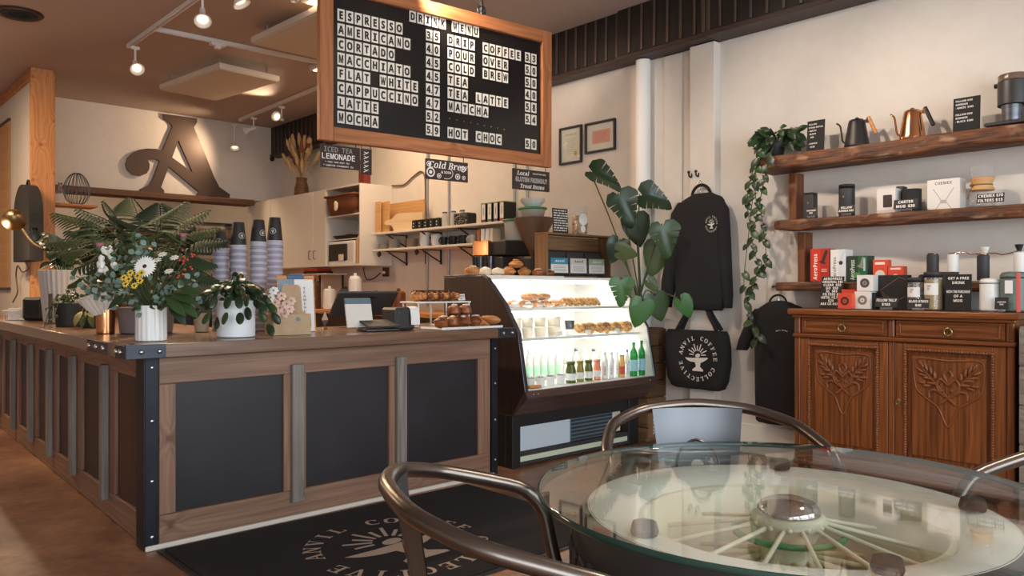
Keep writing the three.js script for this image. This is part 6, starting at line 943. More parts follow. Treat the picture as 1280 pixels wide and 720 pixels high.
{ // cardboard carrier with pink flowers
  const p = put(360, 418), k = siz(p), o = thing('cup_carrier', 'kraft cardboard cup carrier with a round sticker, holding pink flowers', 'carrier', p, -0.12), w = 0.19, h = 0.105, d = 0.13;
  for (const s of [-1, 1]) { mesh('side_wall', box(-w / 2, w / 2, 0, h, s * d / 2 - 0.0015, s * d / 2 + 0.0015, 0.0005), M.kraft, o); mesh('end_wall', box(s * w / 2 - 0.0015, s * w / 2 + 0.0015, 0, h, -d / 2 + 0.002, d / 2 - 0.002, 0.0005), M.kraft, o); }
  mesh('base', box(-w / 2 + 0.002, w / 2 - 0.002, 0, 0.003, -d / 2 + 0.002, d / 2 - 0.002, 0.0005), M.kraft, o);
  const s = new THREE.Shape(); s.moveTo(-w / 2 + 0.003, 0.004); s.lineTo(w / 2 - 0.003, 0.004); s.lineTo(w / 2 - 0.003, h * 1.0); s.lineTo(0.075, h * 1.15); s.lineTo(0.065, 0.235); s.quadraticCurveTo(0.06, 0.252, 0.04, 0.252); s.lineTo(-0.01, 0.252); s.quadraticCurveTo(-0.03, 0.252, -0.032, 0.235); s.lineTo(-0.05, h * 1.1); s.lineTo(-w / 2 + 0.003, h); s.closePath();
  mesh('handle_panel', at(extrude(s, 0.003), 0, 0, -0.0015), M.kraft, o);
  mesh('sticker', at(cyl(0.011, 0.011, 0.001, 20), 0.028, 0.078, d / 2 + 0.002, Math.PI / 2), M.slateBlue, o);
  const pts = [[344, 378], [352, 370], [358, 380], [350, 385], [346, 390], [356, 392], [364, 376], [362, 386], [338, 372], [342, 363]];
  pts.forEach(([px, py], i) => { const e = cv(px, py, 3.92), b = V(p.x - 0.03 + rnd(-0.02, 0.02), CT + 0.01, p.z + 0.035 + rnd(-0.02, 0.02)), f = thing('pink_flower', i > 7 ? 'small white flower standing in the cardboard carrier' : 'pale pink flower standing in the cardboard carrier', 'flower', b, 0, i > 7 ? 'white flowers in the carrier' : 'pink flowers in the carrier'), q = e.sub(b);
    mesh('stem', tube([V(0, 0, 0), V(q.x * 0.2, q.y * 0.6, q.z * 0.2), q], 0.002, 8, 5), M.stem, f);
    const h2 = new THREE.Group(); h2.name = 'flower_head'; f.add(h2); h2.position.copy(q); h2.quaternion.setFromUnitVectors(V(0, 0, 1), V(-FW[0] + rnd(-0.4, 0.4), 0.5, -FW[1]).normalize()); const g = leaf(0.027, 0.019, { curl: 0.4, fold: 0.3, n: 3 }); for (let j = 0; j < 7; j++) { const m = mesh('petal', g, i > 7 ? M.petalWhite : M.petalPink, h2); m.rotation.z = j / 7 * 6.283; } mesh('flower_centre', sph(0.006, 1, 1, 0.6, 8, 6), M.leafTan, h2); });
}
{ // clipboard
  const p = cv(372, 406, 4.25), o = thing('clipboard', 'white clipboard menu leaning upright behind the cardboard carrier', 'clipboard', [p.x, CT, p.z], -0.3);
  const g = new THREE.Group(); g.name = 'board'; g.rotation.x = -0.22; o.add(g);
  mesh('backing', box(-0.1, 0.1, 0, 0.31, -0.004, 0, 0.001), M.pine, g);
  mesh('sheet', at(sheet(0.185, 0.285), 0, 0.146, 0.001), print(384, 592, (x, W, H) => { fillBg(x, W, H, '#e9e7e4'); x.fillStyle = '#7c95a0'; x.fillRect(0, 0, W * 0.46, H * 0.34); x.fillStyle = '#a9bcc2'; for (let i = 0; i < 5; i++) x.fillRect(20 + i * 26, 30 + i * 22, 60, 4); x.fillStyle = '#2c3452'; x.font = 'bold 40px serif'; x.textAlign = 'center'; [...'TEAMENU'].forEach((c, i) => x.fillText(c, W * 0.74, H * 0.2 + i * 44)); x.fillRect(W * 0.7, H * 0.76, W * 0.2, H * 0.16); }), g);
  mesh('clip', merge([box(-0.045, 0.045, 0.29, 0.312, 0.001, 0.008, 0.002), at(cyl(0.006, 0.006, 0.07, 10), 0, 0.312, 0.006, 0, 0, Math.PI / 2)]), M.blue, g);
  mesh('stand', at(cb(0.12, 0.012, 0.08, 0.002), 0, 0.006, -0.045), M.pine, o);
}
{ // crystal
  const p = put(406, 411), o = thing('crystal_ornament', 'small faceted silver ornament standing on the counter', 'ornament', p);
  const g = new THREE.OctahedronGeometry(0.038, 0); g.scale(0.8, 1.35, 0.6); mesh('crystal', at(g, 0, 0.055, 0, 0.15, 0.5, 0.1), flat(0.5, 0.5, 0.54, 0.15, 0.8), o); mesh('foot', at(cyl(0.016, 0.012, 0.008, 12), 0, 0.004, 0), M.brass, o); mesh('loop', at(new THREE.TorusGeometry(0.006, 0.0015, 6, 12), 0, 0.109, 0), M.brass, o);
}
{ // payment stand and tablets
  const p = cv(457, 410, 4.28), o = thing('payment_stand', 'white tilting payment tablet with a blue top band and a black base', 'payment terminal', [p.x, CT, p.z - 0.02], -0.12);
  mesh('base', at(cb(0.2, 0.014, 0.13, 0.004), 0.085, 0.008, 0.0), M.blackGloss, o);
  mesh('tablet_tray', at(cb(0.19, 0.01, 0.14, 0.003), 0.09, 0.04, 0.01, 0.22, 0, 0), M.charcoal, o);
  const g = new THREE.Group(); g.name = 'tablet'; g.position.set(-0.0, 0.012, -0.04); g.rotation.x = -0.25; o.add(g); g.scale.set(1, 1.04, 1);
  mesh('shell', at(cb(0.155, 0.155, 0.012, 0.005), 0, 0.085, 0), M.laminate, g); mesh('top_band', at(cb(0.155, 0.034, 0.0125, 0.005), 0, 0.148, 0.0005), M.slateBlue, g);
  const q = cv(455, 392, 4.85), r = thing('order_screen', 'dark order screen lying at a slant behind the payment tablet', 'screen', [q.x, CT, q.z], -0.1);
  const sc = new THREE.Group(); sc.name = 'display'; sc.position.set(0, 0.14, 0); sc.rotation.x = 0.75; r.add(sc);
  mesh('housing', at(cb(0.4, 0.2, 0.016, 0.006), 0, 0, 0), M.charcoal, sc); mesh('back_logo', at(cb(0.05, 0.02, 0.002, 0.0006), 0.03, 0.06, 0.009), M.black, sc); mesh('arm', at(cb(0.05, 0.13, 0.03, 0.004), 0, 0.067, 0), M.charcoal, r); mesh('foot', at(cb(0.16, 0.012, 0.14, 0.003), 0, 0.006, 0), M.charcoal, r);
  const u = cv(508, 408, 4.45), t = thing('receipt_printer', 'black receipt printer with a white paper roll curling over its front', 'printer', [u.x, CT, u.z - 0.03], 0.05);
  mesh('housing', at(cb(0.14, 0.125, 0.14, 0.012), -0.02, 0.0635, -0.02), M.charcoal, t); mesh('paper', tubeSheet([[0.0, 0.1285, -0.03], [0, 0.131, 0.03], [0, 0.12, 0.056], [0, 0.09, 0.066], [0, 0.03, 0.07]], 0.062), M.paper, t).position.x = 0.032; mesh('button', at(cyl(0.006, 0.006, 0.004, 10), -0.07, 0.1, 0.052, Math.PI / 2), M.steel, t);
}
function tubeSheet(pts, w) { const c = new THREE.CatmullRomCurve3(pts.map(q => V(...q))), N = 18, v = [], ix = []; for (let i = 0; i <= N; i++) { const p = c.getPoint(i / N); v.push(p.x - w / 2, p.y, p.z, p.x + w / 2, p.y, p.z); if (i < N) ix.push(2 * i, 2 * i + 2, 2 * i + 1, 2 * i + 1, 2 * i + 2, 2 * i + 3); } const g = new THREE.BufferGeometry(); g.setAttribute('position', new THREE.Float32BufferAttribute(v, 3)); g.setIndex(ix); g.computeVertexNormals(); return g; }
// ---------------------------------------------------------------- pastries
function croissant(s = 1) { const gs = []; for (let i = -3; i <= 3; i++) { const a = i * 0.24; gs.push(at(lumpy(0.026 * (1 - Math.abs(i) * 0.13), 0.8, 1, 1.05, 0.03, i, 10, 8), Math.sin(a) * 0.075, 0.024, -Math.cos(a) * 0.075 + 0.07, 0, -a, 0)); } const g = merge(gs); g.scale(s, s, s); return g; }
const roll = (k) => lumpy(0.043, 1, 0.78, 1, 0.06, k * 1.7, 16, 12, 1.6).translate(0, 0.032, 0);
const cookieG = at(lathe([[0, 0], [0.034, 0], [0.038, 0.004], [0.036, 0.009], [0.026, 0.012], [0, 0.013]], 18));
{
  const p = cv(578, 407, 4.62), tr = thing('pastry_tray', 'flat white tray of glazed buns on the counter', 'tray', [p.x, CT, p.z], 0.02);
  mesh('plate', at(cb(0.46, 0.008, 0.2, 0.003), 0, 0.005, 0), M.ceramic, tr); mesh('lip', merge([box(-0.23, 0.23, 0.009, 0.015, 0.094, 0.1, 0.002), box(-0.23, 0.23, 0.009, 0.015, -0.1, -0.094, 0.002)]), M.ceramic, tr);
  const kinds = ['dark glazed', 'sugar-dusted', 'golden'];
  [[-0.185, 0.04, 0], [-0.105, 0.045, 0], [-0.025, 0.04, 0], [0.05, 0.05, 1], [0.11, -0.005, 2], [-0.1, -0.045, 0], [-0.02, -0.045, 0]].forEach(([x, z, k], i) => { const o = thing('glazed_bun', kinds[k] + ' bun on the white counter tray', 'bun', [p.x + x, CT + 0.0095, p.z + z], i, 'buns on the counter tray'); mesh('bun', roll(i), [M.breadDark, M.breadDark, M.bread][k], o); mesh('glaze', at(lumpy(0.02, 1, 0.35, 1, 0.12, i), 0, 0.062, 0), k === 1 ? M.white : M.glaze, o); });
  for (const [x, y, z] of [[-0.06, 0.064, -0.0], [0.022, 0.064, -0.0]]) { const o = thing('glazed_bun', 'dark glazed bun piled on top of the others', 'bun', [p.x + x, CT + 0.0095 + y, p.z + z], 1, 'buns piled on the others'); mesh('bun', roll(9), M.breadDark, o); mesh('glaze', at(lumpy(0.02, 1, 0.35, 1, 0.12, 3), 0, 0.062, 0), M.glaze, o); }
  for (const [x, z, y, r] of [[0.155, -0.02, 0.01, 0.3], [0.19, 0.03, 0.022, 0.15]]) { const o = thing('flat_pastry', y > 0.02 ? 'round flat pastry leaning on another at the tray end' : 'round flat pastry under another at the tray end', 'pastry', [p.x + x, CT + 0.0095 + y, p.z + z], 0); const g = lumpy(0.062, 1, 0.42, 1, 0.03, x * 40, 16, 10); mesh('crust', at(g, 0, 0.016, 0, 0, 0, -r), M.bread, o); mesh('filling', at(lumpy(0.03, 1, 0.2, 1, 0.1, 4), 0, 0.034, 0, 0, 0, -r), M.breadDark, o); }
  const q = cv(545, 374, 4.85), st = thing('cake_riser', 'white wire-legged riser shelf behind the bun tray', 'riser', [q.x, CT, q.z], 0.02), H = 0.15;
  mesh('shelf', at(cb(0.42, 0.01, 0.17, 0.003), 0, H, 0), M.ceramic, st); for (const x of [-0.19, 0.02, 0.2]) mesh('leg', merge([bar([x, 0, 0.075], [x, H - 0.005, 0.075], 0.006), bar([x, 0, -0.075], [x, H - 0.005, -0.075], 0.006), bar([x, 0.006, -0.075], [x, 0.006, 0.075], 0.006)]), M.white, st);
  for (let i = 0; i < 7; i++) { const o = thing('croissant', 'chocolate-striped croissant in the row on the riser', 'croissant', [q.x - 0.14 + i * 0.042, CT + H + 0.006, q.z + 0.0], 1.35 + 0.1 * Math.sin(i * 3), 'croissants on the riser'); mesh('pastry', croissant(1.3), i % 2 ? M.breadDark : M.bread, o); for (let k = -2; k <= 2; k++) mesh('chocolate_stripe', at(new THREE.TorusGeometry(0.03, 0.0034, 5, 12, 2.4), Math.sin(k * 0.26) * 0.0975, 0.034, -Math.cos(k * 0.26) * 0.0975 + 0.091, 0, Math.PI / 2 - k * 0.26, 0.35), M.choco, o); }
  const c = thing('price_tag', 'small white price tag at the end of the croissant row', 'price tag', [q.x + 0.175, CT + H + 0.006, q.z + 0.03]); mesh('card', at(cb(0.055, 0.04, 0.002, 0.0005), 0, 0.023, 0, -0.2), M.paper, c); mesh('print', at(sheet(0.05, 0.036), 0, 0.0232, 0.0014, -0.2), print(128, 92, (x, W, H2) => { fillBg(x, W, H2, '#ddd6cf'); scrawl(x, W, ['ALMOND', '$5.5'], [30], 26, 38, 'center', '#2a2030'); }), c);
}
// ---------------------------------------------------------------- inside the display case
{
  const S1 = 1.001, S2 = 0.811, S0 = 0.501;
  const wrap = phys({ color: lin(0.85, 0.82, 0.78), roughness: 0.35, transmission: 0.5, thickness: 0 });
  const at1 = (px, z) => onZ(px, 370, z).x;
  [[642, 0, 'pale'], [655, 1, 'pale'], [668, 0, 'pale'], [681, 1, 'pale'], [694, 0, 'pale'], [662, 2, 'top'], [676, 2, 'top']].forEach(([px, k, w], i) => { const z = -3.95 + (k === 1 ? 0.05 : 0), x = at1(px, z), o = thing('wrapped_croissant', w === 'top' ? 'paper-wrapped croissant lying on top of others on the upper case shelf' : 'paper-wrapped croissant on the upper case shelf', 'croissant', [x, S1 + (k === 2 ? 0.05 : 0), z], 0.4 * i, w === 'top' ? 'croissants on top of the case pile' : 'croissants on the upper case shelf'); mesh('pastry', croissant(1.1), M.bread, o); mesh('wrapper', at(lumpy(0.05, 1.3, 0.45, 0.9, 0.08, i, 12, 8, 2), 0, 0.018, 0.02), wrap, o); });
  for (let i = 0; i < 9; i++) { const z = -3.93, x = at1(706 + i * 5, z), o = single('cookie', 'flat cookie leaning in the row on the upper case shelf', 'cookie', at(at(cookieG.clone(), 0, 0, 0, 1.0), 0, 0.032, 0, 0, -0.6 + 0.5 * (i % 3), 0), M.cookie, [x, S1 + 0.001, z], 0, 'cookies on the upper case shelf'); }
  const tub = (label, px0, px1, y, group) => { const z = -3.83, x = at1((px0 + px1) / 2, z), r = (px1 - px0) / 2 * 5.2 / FPX * 0.97, o = thing('paper_tub', label, 'tub', [x, y, z], 0, group); mesh('tub', lathe([[0, 0], [r * 0.84, 0], [r * 0.97, 0.055], [r, 0.056]], 24), M.cream, o); mesh('lid', at(lathe([[r * 1.02, 0], [r * 1.02, 0.008], [r * 0.9, 0.01], [0, 0.01]], 24), 0, 0.054, 0), M.ivory, o); };
  for (const [a, b] of [[642, 652], [652, 667], [667, 683], [683, 702]]) { tub('cream paper tub, lower of a pair on the middle case shelf', a, b, S2 + 0.001, 'lower cream tubs in the case'); tub('cream paper tub, upper of a pair on the middle case shelf', a, b, S2 + 0.0665, 'upper cream tubs in the case'); }
  { const z = -3.83, x = at1(712, z), o = thing('metal_cup', 'grey metal cup on a white stand between the tubs and the cookies', 'cup', [x, S2 + 0.001, z]); mesh('cup', at(lathe([[0, 0], [0.028, 0], [0.035, 0.06], [0.032, 0.06], [0.026, 0.004], [0, 0.004]], 24), 0, 0.035, 0), M.steel, o); mesh('stand', at(cyl(0.03, 0.026, 0.034, 20), 0, 0.017, 0), M.ceramic, o); }
  for (let i = 0; i < 11; i++) { const z = -3.78, x = at1(724 + i * 6.5, z), o = single('cookie', i > 7 ? 'large cookie leaning steeply at the end of the middle case shelf' : 'round cookie leaning in the row on the middle case shelf', 'cookie', at(at(cookieG.clone().scale(1.15, 1.15, 1.15), 0, 0, 0, i > 7 ? 1.25 : 0.85 + 0.25 * (i % 3)), 0, 0.038, 0, 0, (i > 7 ? -1.1 : -0.4) + 0.45 * (i % 2), 0.15 * (i % 3)), M.cookie, [x, S2 + 0.001, z + 0.006 * (i % 2)], 0, i > 7 ? 'large cookies at the shelf end' : 'cookies on the middle case shelf'); }
  [[700, 'by the tubs'], [735, 'in front of the first cookies'], [772, 'in front of the last cookies']].forEach(([px, w]) => { const z = -3.715, x = at1(px, z), o = thing('case_tag', 'tiny clear price tag ' + w + ' on the case shelf', 'price tag', [x, S2 + 0.001, z]); mesh('card', at(cb(0.05, 0.03, 0.002, 0.0005), 0, 0.017, 0, -0.3), M.paper, o); mesh('foot', at(cb(0.03, 0.004, 0.02, 0.001), 0, 0.002, -0.004), M.clearPlastic, o); });
  // drinks on the floor of the case
  const bottle = (name, label, px0, px1, top, z, mats, { neck = 0.4, group, draw, square, capH = 0.018 } = {}) => {
    const c = onZ((px0 + px1) / 2, 440, z), t = c.x * FW[0] + c.z * FW[1], r = (px1 - px0) / 2 * t / FPX * 1.0, H = onZ((px0 + px1) / 2, top, z).y - S0, o = thing(name, label, 'bottle', [c.x, S0 + 0.001, z], 0, group), b = H - capH;
    mesh('bottle', lathe([[0, 0], [r * 0.92, 0], [r, 0.006], [r, b * 0.66], [r * 0.9, b * 0.76], [r * neck, b * 0.9], [r * neck, b]], 20), mats[0], o); mesh('cap', at(lathe([[0, 0], [r * neck * 1.15, 0], [r * neck * 1.15, capH], [0, capH]], 16), 0, b + 0.0005, 0), mats[1], o);
    const lab = new THREE.CylinderGeometry(r * 1.015, r * 1.015, b * 0.36, 14, 1, true, CAMF - 1.2, 2.4); mesh('label', at(lab, 0, b * 0.34, 0), draw ? print(160, 160, draw) : mats[2], o);
  };
  const script = (c) => (x, W, H) => { fillBg(x, W, H, '#eeebe8'); x.save(); x.translate(W * 0.5, H * 0.5); x.rotate(-Math.PI / 2); x.fillStyle = c; x.font = 'italic bold 62px serif'; x.textAlign = 'center'; x.textBaseline = 'middle'; x.fillText('SODA', 0, 0); x.restore(); };
  const olive = flat(0.10, 0.11, 0.015, 0.3), gold = flat(0.28, 0.20, 0.03, 0.3), salmon = flat(0.85, 0.28, 0.15, 0.4), gg = phys({ color: lin(0.05, 0.42, 0.12), roughness: 0.08, transmission: 0.6, thickness: 0 });
  [[707, 720, olive, 'dark olive'], [720.5, 730, gold, 'golden'], [730.5, 741, olive, 'dark olive'], [741.5, 751, salmon, 'salmon pink']].forEach(([a, b, m, w], i) => bottle('juice_bottle', w + ' juice bottle with a white label in the case', a, b, 452 - i, -3.64 - i * 0.004, [m, m, M.paper], { neck: 0.75, group: w === 'dark olive' ? 'dark olive juice bottles' : undefined }));
  bottle('soda_bottle', 'white soda bottle with grey-black script in the case', 751.5, 760, 440, -3.64, [M.ceramic, M.white, 0], { draw: script('#2c2a2e') }); bottle('soda_bottle', 'white soda bottle with purple script in the case', 760.5, 767.5, 440, -3.64, [M.ceramic, M.white, 0], { draw: script('#5c2344') }); bottle('soda_bottle', 'white soda bottle with brown script in the case', 768, 774, 441, -3.655, [M.ceramic, M.white, 0], { draw: script('#5a4436') });
  bottle('soda_bottle', 'yellow and red soda can bottle in the case', 774, 781, 444, -3.62, [flat(0.65, 0.38, 0.08, 0.35), M.steel, M.red], { neck: 0.8, capH: 0.005 });
  bottle('water_bottle', 'clear water bottle with vertical blue lettering in the case', 781, 787, 437, -3.64, [M.frosted, M.blue, 0], { draw: (x, W, H) => { fillBg(x, W, H, '#e4e8ec'); x.save(); x.translate(W * 0.5, H * 0.5); x.rotate(-Math.PI / 2); x.fillStyle = '#27346a'; x.font = 'bold 50px sans-serif'; x.textAlign = 'center'; x.textBaseline = 'middle'; x.fillText('EARTH', 0, 0); x.restore(); } });
  bottle('mineral_water', 'bright green mineral water bottle with a pale blue label', 787, 797, 428, -3.63, [gg, M.green, flat(0.35, 0.6, 0.72, 0.5)], { neck: 0.36, group: 'green mineral water bottles' }); bottle('mineral_water', 'bright green mineral water bottle with a pale blue label', 797.5, 806.5, 426, -3.62, [gg, M.green, flat(0.35, 0.6, 0.72, 0.5)], { neck: 0.36, group: 'green mineral water bottles' });
  for (let i = 0; i < 5; i++) bottle('glass_soda', 'clear glass soda bottle in the back row of the case', 704 + i * 11, 714 + i * 11, 436, -3.88, [M.frosted, i % 2 ? M.steel : M.white, M.paper], { group: 'clear bottles at the back of the case' });
  for (let i = 0; i < 5; i++) bottle('glass_soda', 'clear bottle with a pale green label behind the yoghurt pots', 657 + i * 9, 665.5 + i * 9, 436, -3.88, [M.frosted, M.white, flat(0.35, 0.62, 0.4, 0.6)], { group: 'pale green bottles in the case' });
  for (let i = 0; i < 4; i++) { const z = -3.64, x = onZ(663 + i * 12.5, 460, z).x, o = thing('yoghurt_pot', 'clear yoghurt pot with dark berries on the case floor', 'pot', [x, S0 + 0.001, z], 0, 'yoghurt pots in the case'); mesh('pot', lathe([[0, 0], [0.026, 0], [0.03, 0.05], [0.03, 0.06]], 20), M.ceramic, o); mesh('berries', at(lumpy(0.024, 1, 0.35, 1, 0.1, i), 0, 0.056, 0), flat(0.06, 0.012, 0.02, 0.4), o); mesh('lid', at(sph(0.031, 1, 0.5, 1, 16, 8), 0, 0.06, 0), M.clearPlastic, o); }
  { const z = -3.62, x = onZ(662, 476, z).x; single('snack_bar', 'brown wrapped snack bar lying on the case floor', 'snack', at(cb(0.1, 0.018, 0.04, 0.006), 0, 0.01, 0), M.bread, [x + 0.02, S0 + 0.001, z + 0.02]); }
}
// ---------------------------------------------------------------- on top of the case
{
  const Y = 1.2125, z0 = -4.15;
  const px = (p) => onZ(p, 345, z0).x;
  const a = px(578), b = px(693), tr = thing('bread_tray', 'white tray of cakes standing on the display case', 'tray', [(a + b) / 2, Y, z0]); mesh('plate', at(cb(b - a, 0.01, 0.2, 0.003), 0, 0.006, 0), M.ceramic, tr);
  const zz = z0 + 0.03;
  [[590, 'sugared scone', M.bread, 0.05], [607, 'sugared scone', M.cream, 0.045], [622, 'sugared scone', M.cream, 0.042], [636, 'orange-gold bun', M.bread, 0.05], [655, 'orange-gold bun', M.bread, 0.05], [673, 'dark danish', M.breadDark, 0.045], [686, 'dark danish', M.breadDark, 0.04]].forEach(([p, w, m, r], i) => { const o = thing('cake', w + ' on the tray above the display case', 'cake', [onZ(p, 340, zz).x, Y + 0.0115, zz], i, w + 's on the case'); mesh('crumb', lumpy(r, 1.1, 0.62, 1, 0.06, i * 2, 14, 10, 1.4).translate(0, r * 0.55, 0), m, o); mesh('topping', at(lumpy(r * 0.5, 1, 0.3, 1, 0.14, i), 0, r * 1.1, 0), i > 4 ? M.glaze : i < 3 ? M.white : M.bread, o); });
  { const o = thing('cake', 'orange-gold bun resting on top of two others above the case', 'cake', [onZ(645, 330, zz).x, Y + 0.066, zz], 1); mesh('crumb', lumpy(0.05, 1.1, 0.6, 1, 0.05, 5, 14, 10).translate(0, 0.026, 0), M.bread, o); mesh('topping', at(lumpy(0.022, 1, 0.3, 1, 0.1, 2), 0, 0.055, 0), M.bread, o); }
  // open crate with coffee bags
  const c0 = px(676), c1 = px(756), w = c1 - c0, H = onZ(700, 292, z0).y - Y, cr = thing('display_crate', 'open wooden crate lying on its side with coffee bags', 'crate', [(c0 + c1) / 2, Y, z0]), d = 0.13;
  mesh('base', box(-w / 2, w / 2, 0.001, 0.013, -d / 2, d / 2, 0.002), M.crate, cr); mesh('top_board', box(-w / 2, w / 2, H - 0.014, H, -d / 2, d / 2, 0.002), M.crate, cr);
  for (const s of [-1, 1]) mesh('side_board', box(s > 0 ? w / 2 - 0.014 : -w / 2, s > 0 ? w / 2 : -w / 2 + 0.014, 0.0135, H - 0.0145, -d / 2, d / 2, 0.002, 'y'), M.crate, cr);
  for (let i = 0; i < 2; i++) mesh('back_plank', box(-w / 2 + 0.015, w / 2 - 0.015, 0.014 + i * (H - 0.03) / 2, 0.012 + (i + 1) * (H - 0.03) / 2, -d / 2, -d / 2 + 0.01, 0.002), M.crate, cr);
  [['#3f86a3', 'blue'], ['#d8d0c8', 'white'], ['#9fb8a2', 'pale green']].forEach(([col, nm], i) => { const bw = w * 0.27, bh = H * 0.56, x = c0 + w * (0.2 + 0.29 * i), o = thing('coffee_bag', 'black coffee bag with a ' + nm + ' label in the open crate', 'coffee bag', [x, Y + 0.0135, z0 + 0.012]);
    const g = loft([[0, 0, 0, bw / 2, 0.035], [bh * 0.1, 0, 0, bw / 2, 0.038], [bh * 0.6, 0, 0, bw / 2, 0.034], [bh * 0.86, 0, 0, bw / 2, 0.018], [bh, 0, 0, bw / 2, 0.006]], 24, 0, 0, 0.5); mesh('bag', g, M.charcoal, o); mesh('fold', at(cb(bw * 0.98, bh * 0.08, 0.016, 0.003), 0, bh * 1.0, 0), M.black, o);
    mesh('label', at(sheet(bw * 0.94, bh * 0.6), 0, bh * 0.42, 0.041, -0.03), print(160, 160, (x2, W, Q) => { fillBg(x2, W, Q, '#e2ded8'); x2.fillStyle = col; x2.fillRect(0, 0, W, Q * 0.42); x2.fillStyle = nm === 'white' ? '#2a2422' : '#f0ece6'; x2.font = 'italic bold 34px serif'; x2.textAlign = 'center'; x2.fillText('Anvil', W / 2, Q * 0.28); x2.fillStyle = '#8f8a84'; for (let k = 0; k < 4; k++) x2.fillRect(W * 0.15, Q * (0.54 + k * 0.1), W * 0.7, 4); }), o); });
  const cy = Y + H + 0.001;
  { const x0 = px(687), x1 = px(706), h = onZ(696, 261, z0).y - cy, o = thing('list_card', 'black card filled with white chalk writing on the open crate', 'chalk sign', [(x0 + x1) / 2, cy, z0 + 0.03]); mesh('board', at(cb(x1 - x0, h, 0.004, 0.001), 0, h / 2, 0, -0.05), M.chalk, o); mesh('chalk_lettering', at(sheet(x1 - x0 - 0.004, h - 0.004), 0, h / 2, 0.0035, -0.05), print(192, 300, (x, W, Q) => { fillBg(x, W, Q, '#1d1816'); x.fillStyle = '#ddd6cd'; for (let r = 0; r < 9; r++) for (let k = 0, u = 10; u < W - 24; k++) { const l = 14 + ((r * 7 + k * 5) % 4) * 10; x.fillRect(u, 16 + r * 31, l, 15); u += l + 8; } }), o); mesh('stand', at(cb(0.05, 0.008, 0.04, 0.001), 0, 0.004, -0.02), M.black, o); }
  { const x0 = px(714), x1 = px(731), h = onZ(722, 256, z0).y - cy, r = (x1 - x0) / 2, o = thing('snack_bag', 'clear bag of granola with a round white label on the open crate', 'snack bag', [(x0 + x1) / 2, cy, z0 + 0.02]);
    mesh('contents', loft([[0, 0, 0, r * 0.9, 0.025], [h * 0.3, 0, 0, r, 0.028], [h * 0.55, 0, 0, r * 0.95, 0.022], [h * 0.62, 0, 0, r * 0.7, 0.01]], 20, 0.03, 1, 0.8), M.cookie, o); mesh('clear_bag', loft([[0.0, 0, 0, r * 0.94, 0.029], [h * 0.4, 0, 0, r * 1.05, 0.032], [h * 0.75, 0, 0, r * 1.1, 0.012], [h, 0, 0, r * 1.25, 0.003]], 20, 0.03, 2, 0.8), M.clearPlastic, o);
    mesh('round_label', at(cyl(r * 0.62, r * 0.62, 0.001, 24), 0, h * 0.5, 0.034, Math.PI / 2), M.paper, o); mesh('small_label', at(cyl(r * 0.35, r * 0.35, 0.001, 20), 0, h * 0.18, 0.033, Math.PI / 2), M.paper, o); }
}
